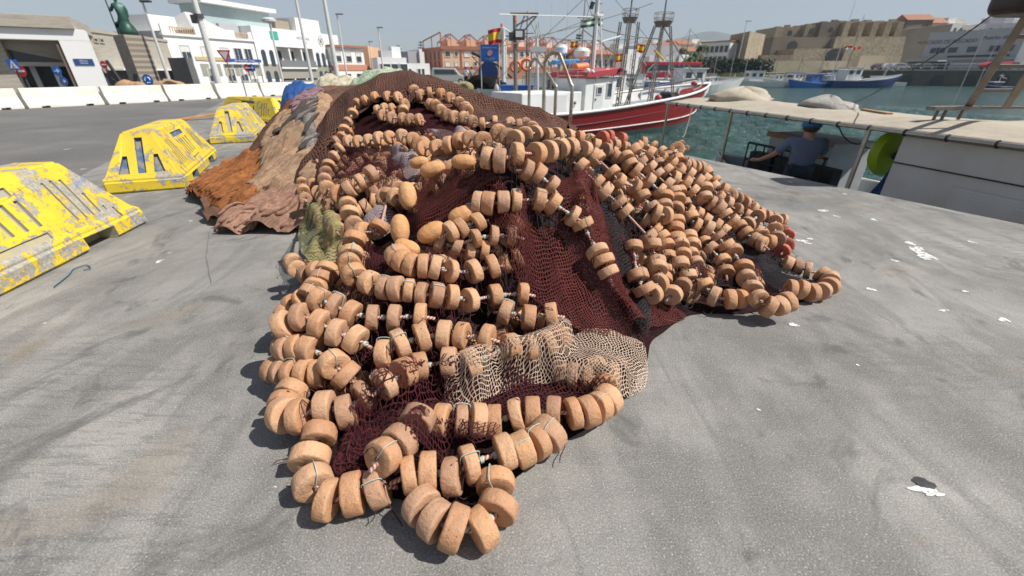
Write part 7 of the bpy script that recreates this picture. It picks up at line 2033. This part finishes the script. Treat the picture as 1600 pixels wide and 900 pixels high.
# ------------------------------------------------------------------ lamp posts and masts
G_L = 'tall poles along the road and harbour'
def pole(label, pxb, Yb, pxt, pyt, r0, r1, head=None, name='flag_pole', cat='pole'):
    xb = aty(pxb, 118, Yb).x; z = hz_at(pxt, pyt, Yb); r = thing(name, label, cat, (xb, Yb, 0), 0, G_L)
    m = MB(); m.cyl((0, 0, 0), (0, 0, z), r0, 10, r1); m.build('pole', M_POLE, r, smooth='auto')
    m = MB(); m.cyl((0, 0, 0), (0, 0, .3), r0*1.6, 10); m.build('base', M_POLE, r)
    if head == 'arm': m = MB(); m.box((.35*z/9, 0, z), (1.1*z/9, .25, .12)); m.build('lamp_head', M_IRON, r, bevel=.03)
    if head == 'globe': m = MB(); m.lathe([(.1, 0), (.6, .12), (.62, .3), (.4, .42), (.05, .46)], (0, 0, z), 12); m.build('lamp_head', M_WHITE2, r)
    return r
rp = pole('thick white mast with a clamp, nearest the soft nets', 338, 27.6, 292, -20, .19, .13)
m = MB(); m.cyl((0, 0, 4.05), (0, 0, 4.25), .24, 10); m.box((-.2, -.1, 4.0), (.3, .25, .4)); m.build('clamp', M_IRON, rp)
pole('white mast before the middle of the hotel', 486, 52, 456, -20, .19, .12); pole('thick white mast at the right end of the hotel', 527, 50, 499, -20, .28, .16)
pole('lamp post with a flat dark head just right of the hotel', 542, 62, 528, 22, .13, .08, 'arm', 'street_lamp', 'street lamp'); pole('lamp post with flat head over the modern white building', 600, 72, 592, 43, .14, .08, 'arm', 'street_lamp', 'street lamp')
pole('faint thin lamp post between two white houses', 584, 84, 577, 65, .10, .06, 'arm', 'street_lamp', 'street lamp'); pole('lamp post rising beside the statue', 262, 31, 217, 2, .10, .06, 'arm', 'street_lamp', 'street lamp'); pole('globe lamp post in front of the hotel balconies', 440, 46, 422, 36, .11, .07, 'globe', 'street_lamp', 'street lamp')
pole('thin tall lamp mast above the old fort tower', 1148, 134, 1155, 33, .14, .08, 'arm', 'street_lamp', 'street lamp')
for px, pt_, Y, lb in ((838, 8, 60, 'thin aerial above the first pink building'), (862, 4, 58, 'thin whip aerial left of the radar domes'), (888, 3, 64, 'tall thin aerial near the green and white flag'), (1142, 70, 112, 'slim white yacht mast left of the fort'), (1116, 80, 112, 'slim mast beside the dark shrub'), (1164, 76, 110, 'slim mast before the fort tower'), (1337, 0, 96, 'tall slim mast above the long blue boat'), (1385, 60, 100, 'short pale mast at the end of the fort'), (1512, 47, 106, 'pale pole before the warehouse centre'), (1536, 62, 106, 'pale pole before the right part of the warehouse')):
    z = hz_at(px, pt_, Y); r = thing('mast_pole', lb, 'mast', (shore(px, Y) if pt_ > 30 else aty(px, pt_, Y).x, Y, WZ), 0, 'slim masts in the harbour'); m = MB(); m.cyl((0, 0, 0), (0, 0, z-WZ), .09 if Y > 90 else .035, 6, .03); m.build('pole', M_POLE, r)
# ------------------------------------------------------------------ road signs
M_SR = paint('sign_red', (.60, .03, .04), .5); M_SB = paint('sign_blue', (.02, .16, .58), .5); M_SW = paint('sign_white', (.80, .80, .80), .5)
def sign(label, px, py, Y, size, kind, polem=M_IRON, group='road signs behind the white barriers'):
    p = aty(px, py, Y); r = thing('road_sign', label, 'sign', (p.x, p.y, 0), 0, group); m = MB(); m.cyl((0, 0, 0), (0, 0, p.z+size*.4), .035, 6); m.build('pole', polem, r)
    def disc(rad, mat, y, n=24, name='plate', par=r): m = MB(); m.lathe([(rad, 0), (rad, .012)], (0, 0, 0), n, 'Y'); m.xf(Matrix.Translation((0, y, p.z))); return m.build(name, mat, par)
    if kind == 'noentry': q = disc(size, M_SR, -.06); m = MB(); m.box((0, -.066, p.z), (size*1.4, .01, size*.36)); m.build('bar', M_SW, q)
    elif kind == 'blue': q = disc(size, M_SB, -.06); m = MB(); m.prism([(-.5*size, .1*size), (.1*size, .1*size), (.1*size, .45*size), (.6*size, 0), (.1*size, -.45*size), (.1*size, -.1*size), (-.5*size, -.1*size)], .01, 'Y', (0, -.068, p.z)); m.build('arrow', M_SW, q)
    elif kind == 'ring': q = disc(size, M_SR, -.06); m = MB(); m.lathe([(size*.75, 0), (size*.75, .008)], (0, 0, 0), 20, 'Y'); m.xf(Matrix.Translation((0, -.07, p.z))); m.build('face', M_SW, q)
    elif kind == 'roundabout':
        q = disc(size, M_SB, -.06); m = MB()
        for i in range(3):
            a0_ = i*2.094; m.tube([(size*.5*math.cos(a0_+t*.25), -.07, p.z+size*.5*math.sin(a0_+t*.25)) for t in range(6)], size*.09, 5)
        m.build('arrow', M_SW, q)
    elif kind == 'yield':
        m = MB(); m.prism([(-size, size*.7), (size, size*.7), (0, -size)], .012, 'Y', (0, -.06, p.z)); q = m.build('plate', M_SR, r); m = MB(); m.prism([(-size*.62, size*.5), (size*.62, size*.5), (0, -size*.58)], .01, 'Y', (0, -.07, p.z)); m.build('face', M_SW, q)
    elif kind == 'crossing':
        m = MB(); m.box((0, -.06, p.z), (size*2, .012, size*1.8)); q = m.build('plate', M_SB, r); m = MB(); m.prism([(-size*.8, -size*.65), (size*.8, -size*.65), (0, size*.75)], .01, 'Y', (0, -.068, p.z)); q2 = m.build('triangle', M_SW, q); m = MB(); m.box((0, -.076, p.z-.1*size), (.1*size, .01, .7*size)); m.box((0, -.076, p.z-.45*size), (.55*size, .01, .08*size)); m.build('figure', M_IRON, q2)
    return r
sign('blue pedestrian crossing sign with white triangle at the far left', 22, 101, 27, .30, 'crossing'); sign('red no entry sign below the blue crossing sign', 34, 111, 27.2, .30, 'noentry'); sign('white and red give way sign half behind the no entry sign', 26, 109, 27.5, .28, 'yield'); sign('blue round arrow sign before the concrete entrance', 90, 111, 28, .27, 'blue')
sign('second blue round sign lower down before the entrance', 101, 127, 28.4, .24, 'blue'); sign('small red no entry sign right of the white pillar', 163, 101, 31, .22, 'noentry'); sign('small white sign with red rim under the right no entry sign', 166, 110, 31.2, .20, 'ring'); sign('blue roundabout sign in front of the rocks', 232, 125, 26.8, .30, 'roundabout')
sign('give way triangle seen on a brown pole by the thick mast', 352, 87, 29, .42, 'yield', paint('brown_pole', (.22, .12, .06), .7)); sign('red round sign before the hotel ground floor', 387, 106, 38, .28, 'noentry'); sign('blue round sign next to the red one at the hotel', 394, 106, 38, .28, 'blue')
# ------------------------------------------------------------------ statue
st_ = thing('pedestal', 'tall stone block pedestal carrying the green statue', 'pedestal', (-24.55, 31.0, 0), R(-24))
k = NT('pedestal_stone'); br = k.n.new('ShaderNodeTexBrick'); k.l.new(k.coord(rot=(R(90), 0, 0)), br.inputs[0]); br.inputs['Scale'].default_value = 1.6; br.inputs['Color1'].default_value = (.36, .31, .25, 1); br.inputs['Color2'].default_value = (.29, .25, .20, 1); br.inputs['Mortar'].default_value = (.2, .17, .14, 1); br.inputs['Mortar Size'].default_value = .012
M_PED = k.fin(br.outputs[0], .85)
m = MB(); m.bx(-.62, .62, -.6, .6, 0, 3.45); m.build('block', M_PED, st_, bevel=.02)
for x0, x1, nm in ((-2.3, -1.1, 0), (1.5, 3.4, 0)): block(st_, 'wing_wall', x0, x1, 1.0, 1.4, 0, 2.2, paint('dark_grey_slab', (.13, .13, .13), .7))
M_BRZ = paint('green_bronze', (.022, .075, .055), .5, .6, (.05, .13, .10), 3, .3, .35)
s2 = thing('statue', 'green bronze statue of a robed man kneeling with a staff', 'statue', (-24.6, 31.0, 3.46), R(-14))
s2.scale = (1.0, 1.0, 1.15)
J = [(.20, 0, .50), (.17, 0, .92), (.10, 0, 1.30), (.04, 0, 1.52), (.0, 0, 1.72), (-.01, 0, 1.84), (-.08, -.20, 1.38), (-.30, -.25, 1.12), (-.52, -.15, 1.30), (.20, .22, 1.38), (.28, .26, 1.15), (.30, .20, .85), (-.15, -.14, .50), (-.30, -.14, .12), (-.42, -.14, .06), (.15, .16, .22), (.55, .14, .14)]
E = [(0, 1), (1, 2), (2, 3), (3, 4), (4, 5), (2, 6), (6, 7), (7, 8), (2, 9), (9, 10), (10, 11), (0, 12), (12, 13), (13, 14), (0, 15), (15, 16)]
skin_body('figure', J, E, [.25, .20, .24, .075, .13, .10, .10, .07, .06, .10, .07, .06, .17, .13, .09, .18, .12], M_BRZ, s2)
m = MB(); m.lathe([(.46, 0), (.48, .2), (.36, .45), (.22, .66)], (.15, 0, 0), 14); m.build('robe', M_BRZ, s2, smooth=True); m = MB(); m.cyl((-.52, -.15, 0), (-.60, -.15, 2.5), .035, 8); m.build('staff', M_BRZ, s2)
# rocks at its foot
for i, (px, w_) in enumerate(((196, .9), (206, .7), (216, .6), (246, .8), (256, .9), (268, 1.0), (277, .7))):
    p = aty(px, 131, 28.5); m = MB(); m.ball((0, 0, 0), 1, 12, (w_*.75, w_*.5, w_*.42)); m.v = [(v[0]*(1+.4*float(vnoise(np.array([v[0]*3+i]), np.array([v[2]*3+v[1]*2]), i)[0])), v[1], v[2]*(1+.5*float(vnoise(np.array([v[0]*3]), np.array([v[1]*3+i]), i+9)[0]))) for v in m.v]
    o = m.build('rock', paint('tan_rock', (.42, .27, .15), .9, .5, (.22, .13, .08), 2), smooth='auto'); o.location = (p.x, p.y, .55); tag(o, 'tan rock behind the white barrier, %s' % ['leftmost of the group', 'second from the left', 'against the pedestal', 'right beside the blue round sign', 'between the round sign and the wing wall', 'largest one at the right', 'last at the right end'][i], 'rock', 'rocks round the pedestal')
# dark anchor by the pillar
m = MB(); m.tube([(0, 0, 0), (-.5, 0, 1.5)], .10, 6); m.tube([(-.6, 0, .5), (.0, 0, .05), (.75, 0, .25), (1.0, 0, .8)], .12, 6); o = m.build('anchor', M_DARK); p = aty(192, 128, 29); o.location = (p.x, p.y, .5); tag(o, 'big dark anchor left of the pedestal', 'anchor')
# ------------------------------------------------------------------ blue notice and gear on the pier, flags
p = aty(765, 70, 41); r = thing('notice_board', 'blue notice with a no pedestrians symbol above the pier', 'sign', (p.x, p.y, 0), R(-4)); z = aty(765, 83, 41).z; wd, ht = 1.55, 1.30
for s_ in (-.8, .8): m = MB(); m.cyl((s_, .05, 0), (s_, .05, z+.6), .04, 6); m.build('pole', M_POLE, r)
m = MB(); m.box((0, 0, z), (wd, .04, ht)); pl_ = m.build('panel', M_SB, r)
text('Prohibido el acceso', .155, (0, -.025, z+.40), (0, -1, 0), M_SW, pl_, ext=.002); text('a toda persona ajena\na las instalaciones', .10, (0, -.025, z-.42), (0, -1, 0), M_SW, pl_, ext=.002)
m = MB(); m.lathe([(.24, 0), (.24, .01)], (0, 0, 0), 20, 'Y'); m.xf(Matrix.Translation((0, -.035, z))); sy = m.build('symbol', M_SW, pl_); m = MB(); m.tube([(.22*math.cos(a*.35), -.04, z+.22*math.sin(a*.35)) for a in range(18)], .025, 5, closed=True); m.cyl((-.15, -.04, z+.15), (.15, -.04, z-.15), .02, 5); m.build('red_ring', M_SR, sy)
def flag(label, px, py, Y, w_, h_, cols, polez=None, rz=0, seed=0, name='flag'):
    p = aty(px, py, Y); r = thing(name, label, 'flag', tuple(p), rz, 'flags flying on the boats'); nseg = 14
    zs_ = [0]; 
    for c_, fr in cols: zs_.append(zs_[-1]+fr)
    tot_ = zs_[-1]; m = MB(); mats_ = []
    for (c_, fr), za in zip(cols, zs_[:-1]):
        if c_ not in mats_: mats_.append(c_)
        m.cur = mats_.index(c_); vs = []
        for i in range(nseg+1):
            x = i/nseg*w_; y = .10*w_*math.sin(i*.75+seed); dz = -.10*w_*(i/nseg)*math.sin(seed+i*.3)
            for q_ in (za, za+fr): vs.append((x, y, h_/2-h_*q_/tot_+dz))
        m.add(vs, [(2*i, 2*i+1, 2*i+3, 2*i+2) for i in range(nseg)])
    o = m.build('cloth', mats_, r, fix=False); s_ = o.modifiers.new('s', 'SOLIDIFY'); s_.thickness = .01
    m = MB(); m.cyl((0, 0, -h_*1.6), (0, 0, h_*.6), .022, 6); m.build('staff', M_POLE, r)
M_FR = paint('flag_red', (.55, .02, .03), .7); M_FY = paint('flag_yellow', (.85, .55, .03), .7); M_FG = paint('flag_green', (.02, .16, .07), .7); M_FW = paint('flag_white', (.75, .76, .74), .7)
ES = [(M_FR, 1), (M_FY, 2), (M_FR, 1)]
flag('large red and yellow striped flag above the blue notice', 786, 56, 40, -1.25, 1.05, ES, seed=1); flag('red and yellow flag over the first pink building', 903, 69, 46, -.75, .50, ES, seed=2); flag('red and yellow flag low between the two frame towers', 972, 90, 40, -.75, .6, ES, seed=3); flag('small red and yellow flag on the frame tower', 1008, 76, 30, -.5, .45, ES, seed=4)
flag('green and white striped flag streaming on a thin staff', 907, 37, 30, 1.35, .42, [(M_FG, 1), (M_FW, 1), (M_FG, 1)], seed=2)
flag('small faded green flag below the streaming one', 909, 58, 30, -.35, .25, [(M_FG, 1), (M_FW, 1), (M_FG, 1)], seed=5); flag('red and white pennant over the long blue boat', 1320, 75, 94, 1.7, .6, [(M_FR, 1), (M_FW, 1)], seed=3); flag('orange pennant beside the red and white one', 1332, 76, 94, 1.6, .5, [(M_ORANGE, 1)], seed=1)
# pier gear: maroon net heap, blue drum, crane arm
p = atz(757, 139.5, 0); m = MB(); m.ball((0, 0, 0), 1, 20, (1.9, .9, 1.0)); m.v = [(v[0]*(1+.5*float(vnoise(np.array([v[0]*2]), np.array([v[2]*3]), 3)[0])), v[1], max(0, v[2]*(1+.9*float(vnoise(np.array([v[0]*2.2]), np.array([v[1]*2]), 5)[0])))) for v in m.v]; o = m.build('net_pile', MAT_CORE, smooth=True); o.location = (p.x, p.y+1.2, 0); tag(o, 'dark red net pile on the pier behind the two men', 'fishing net')
p = atz(723, 140, 0); m = MB(); m.ball((0, 0, 0), 1, 16, (.9, .6, .55)); o = m.build('net_pile', paint('olive_net', (.30, .27, .12), .9, .6, (.12, .11, .05), 3), smooth=True); o.location = (p.x, p.y+1, .1); tag(o, 'olive net lump at the feet of the white shirted man', 'fishing net')
r = thing('net_hauler', 'dark blue net drum with a long crane arm on the pier', 'winch', tuple(atz(762, 138, 0)+Vector((0, 2, 0)))); b_ = aty(762, 110, r.location.y); m = MB(); m.cyl((0, -.3, b_.z-.2), (0, .3, b_.z-.2), .95, 18); m.build('drum', M_NAVY, r); m = MB()
m.cyl((0, 0, 0), (0, 0, b_.z-.2), .14, 8); a0 = aty(737, 82, r.location.y)-r.location; a1 = aty(778, 102, r.location.y)-r.location; m.cyl(a0, a1, .14, 8, .10); a2 = aty(800, 122, r.location.y)-r.location; m.cyl(a1, a2, .10, 8); m.cyl(a0+Vector((0, 0, -.3)), (0, 0, 1.2), .04, 6); m.build('crane_arm', M_DARK, r)
# boats and frames left of the hoops: big white steel mast, gallows with floodlights
r = thing('gallows_mast', 'tall rusty mast with a horizontal gallows and floodlights left of the hoops', 'mast', tuple(aty(806, 150, 26))); bY = 26
def rel(px, py, dy=0): return aty(px, py, bY+dy)-r.location
m = MB(); m.cyl(rel(806, 160), rel(804, 22), .12, 8, .09); m.cyl(rel(797, 21), rel(841, 21), .05, 6); m.cyl(rel(841, 22), rel(806, 40), .04, 6); m.cyl(rel(841, 22), rel(817, 50), .04, 6); m.cyl(rel(820, 22), rel(811, 52), .03, 6); m.build('mast', M_RUST, r)
m = MB(); c_ = rel(811, 54); m.box(c_, (.62, .3, .5)); m.box(rel(800, 57), (.35, .3, .4)); m.build('floodlight', M_IRON, r, bevel=.03); m = MB(); m.box(rel(811, 53.5)+Vector((.0, -.17, 0)), (.36, .04, .28)); m.build('lamp_glass', M_SW, r); m = MB(); m.cyl(rel(805, 33), rel(805, 28), .10, 8); m.build('beacon', M_ORANGE, r)
m = MB(); m.tube([rel(839, 38), rel(841, 46), rel(841, 58), rel(838, 60), rel(837, 48), rel(839, 38)], .03, 5); m.cyl(rel(839, 58), rel(840, 150), .08, 8); m.box(rel(841, 77), (.9, .3, .25)); m.build('pulley_post', M_POLE, r)
r = thing('gallows_mast', 'white lattice mast with an orange top light beside the blue notice', 'mast', tuple(aty(786, 140, 38))); bY = 38
m = MB(); m.cyl(rel(787, 128), rel(787, 46), .17, 8, .12); m.cyl(rel(779, 60), rel(796, 60), .07, 6); m.cyl(rel(779, 60), rel(785, 43), .06, 6); m.cyl(rel(785, 43), rel(802, 54), .06, 6); m.cyl(rel(791, 120), rel(790, 70), .07, 6); m.build('mast', M_WHITE, r); m = MB(); m.cyl(rel(784, 42), rel(784, 37), .10, 8); m.build('beacon', M_ORANGE, r)
r = thing('radar_dome', 'cream radar dome on a bracket behind the hoops', 'radar', tuple(aty(876, 95, 32))); m = MB(); m.lathe([(.2, 0), (.42, .1), (.42, .42), (.3, .58), (.1, .62)], (0, 0, .35), 16); m.build('dome', M_WHITE, r, smooth='auto'); m = MB(); m.cyl((-.1, 0, -2.5), (0, 0, .34), .16, 8, .2); m.build('bracket', paint('beige_post', (.60, .50, .33), .5), r)
# blue fabric awning with a registration
r = thing('awning', 'bright blue awning with white registration letters behind the wheelhouse', 'awning', tuple(aty(888, 100, 30))); bY = 30
a_, b_ = rel(862, 101), rel(922, 101); c_, d_ = rel(917, 94, .0), rel(866, 95, .0)
m = MB(); m.add([a_, b_, c_, d_]+[v+Vector((0, 1.6, .1)) for v in (a_, b_, c_, d_)], [(0, 1, 2, 3), (3, 2, 6, 7), (1, 5, 6, 2), (4, 0, 3, 7), (5, 4, 7, 6)]); m.build('canvas', M_LBLUE, r); text('T-AL 1808', .30, (rel(884, 98).x, rel(884, 98).y-.03, rel(884, 98).z), (0, -1, 0), M_SW, r)
for v in (a_, b_): m = MB(); m.cyl(v, v-Vector((0, 0, 2.2)), .04, 6); m.build('frame_leg', M_STEEL, r)
# blue and white boat at the pier left of the hoops, with life rings
r = thing('moored_boat', 'white and blue striped boat low beside the pier, left of the hoops', 'boat', tuple(aty(775, 165, 24))); bY = 24
block(r, 'hull', -2.2, 1.4, -.2, 2.6, -1.2, aty(775, 158, 24).z-r.location.z, M_WHITE, .05)
for py in (157, 162.5): z = aty(775, py, 24).z-r.location.z; block(r, 'blue_stripe', -2.25, 1.42, -.24, -.2, z-.07, z+.05, M_LBLUE)
block(r, 'blue_box', -1.0, .9, .4, 1.6, .2, aty(775, 152, 24).z-r.location.z, M_BLUE, .03)
for i, (px, py) in enumerate(((806, 104), (823, 101))):
    p = aty(px, py, 31); m = MB(); m.tube([(.32*math.cos(a*.5), 0, .32*math.sin(a*.5)) for a in range(13)][:12], .10, 8, closed=True); o = m.build('life_ring', M_ORANGE, smooth=True); o.location = p; tag(o, ['left', 'right'][i]+' orange life ring on the boat behind the hoops', 'life ring', 'orange life rings')
# shore power lines across the harbour
for i, (a, b) in enumerate((((840, 56, 40), (1020, 5, 40)), ((860, 60, 40), (1000, 60, 40)))):
    pa = aty(*a); pb = aty(*b); m = MB(); m.tube(cable(pa, pb, .15), .018, 4); o = m.build('cable', M_IRON); tag(o, ['thin stay rising to the right above the boats', 'thin level line behind the white mast'][i], 'cable')
# ------------------------------------------------------------------ the air
hb_ = MB(); hb_.bx(-2600, 4600, -120, 4700, -8, 640)
k = bpy.data.materials.new('haze'); k.use_nodes = True; nt = k.node_tree; nt.nodes.remove(nt.nodes['Principled BSDF']); pv = nt.nodes.new('ShaderNodeVolumePrincipled'); pv.inputs['Color'].default_value = (.72, .84, 1.0, 1); pv.inputs['Density'].default_value = .0002
nt.links.new(pv.outputs[0], nt.nodes['Material Output'].inputs['Volume'])
hz_o = hb_.build('haze', k); tag(hz_o, 'thin sea haze over the whole harbour', None, None, 'stuff')
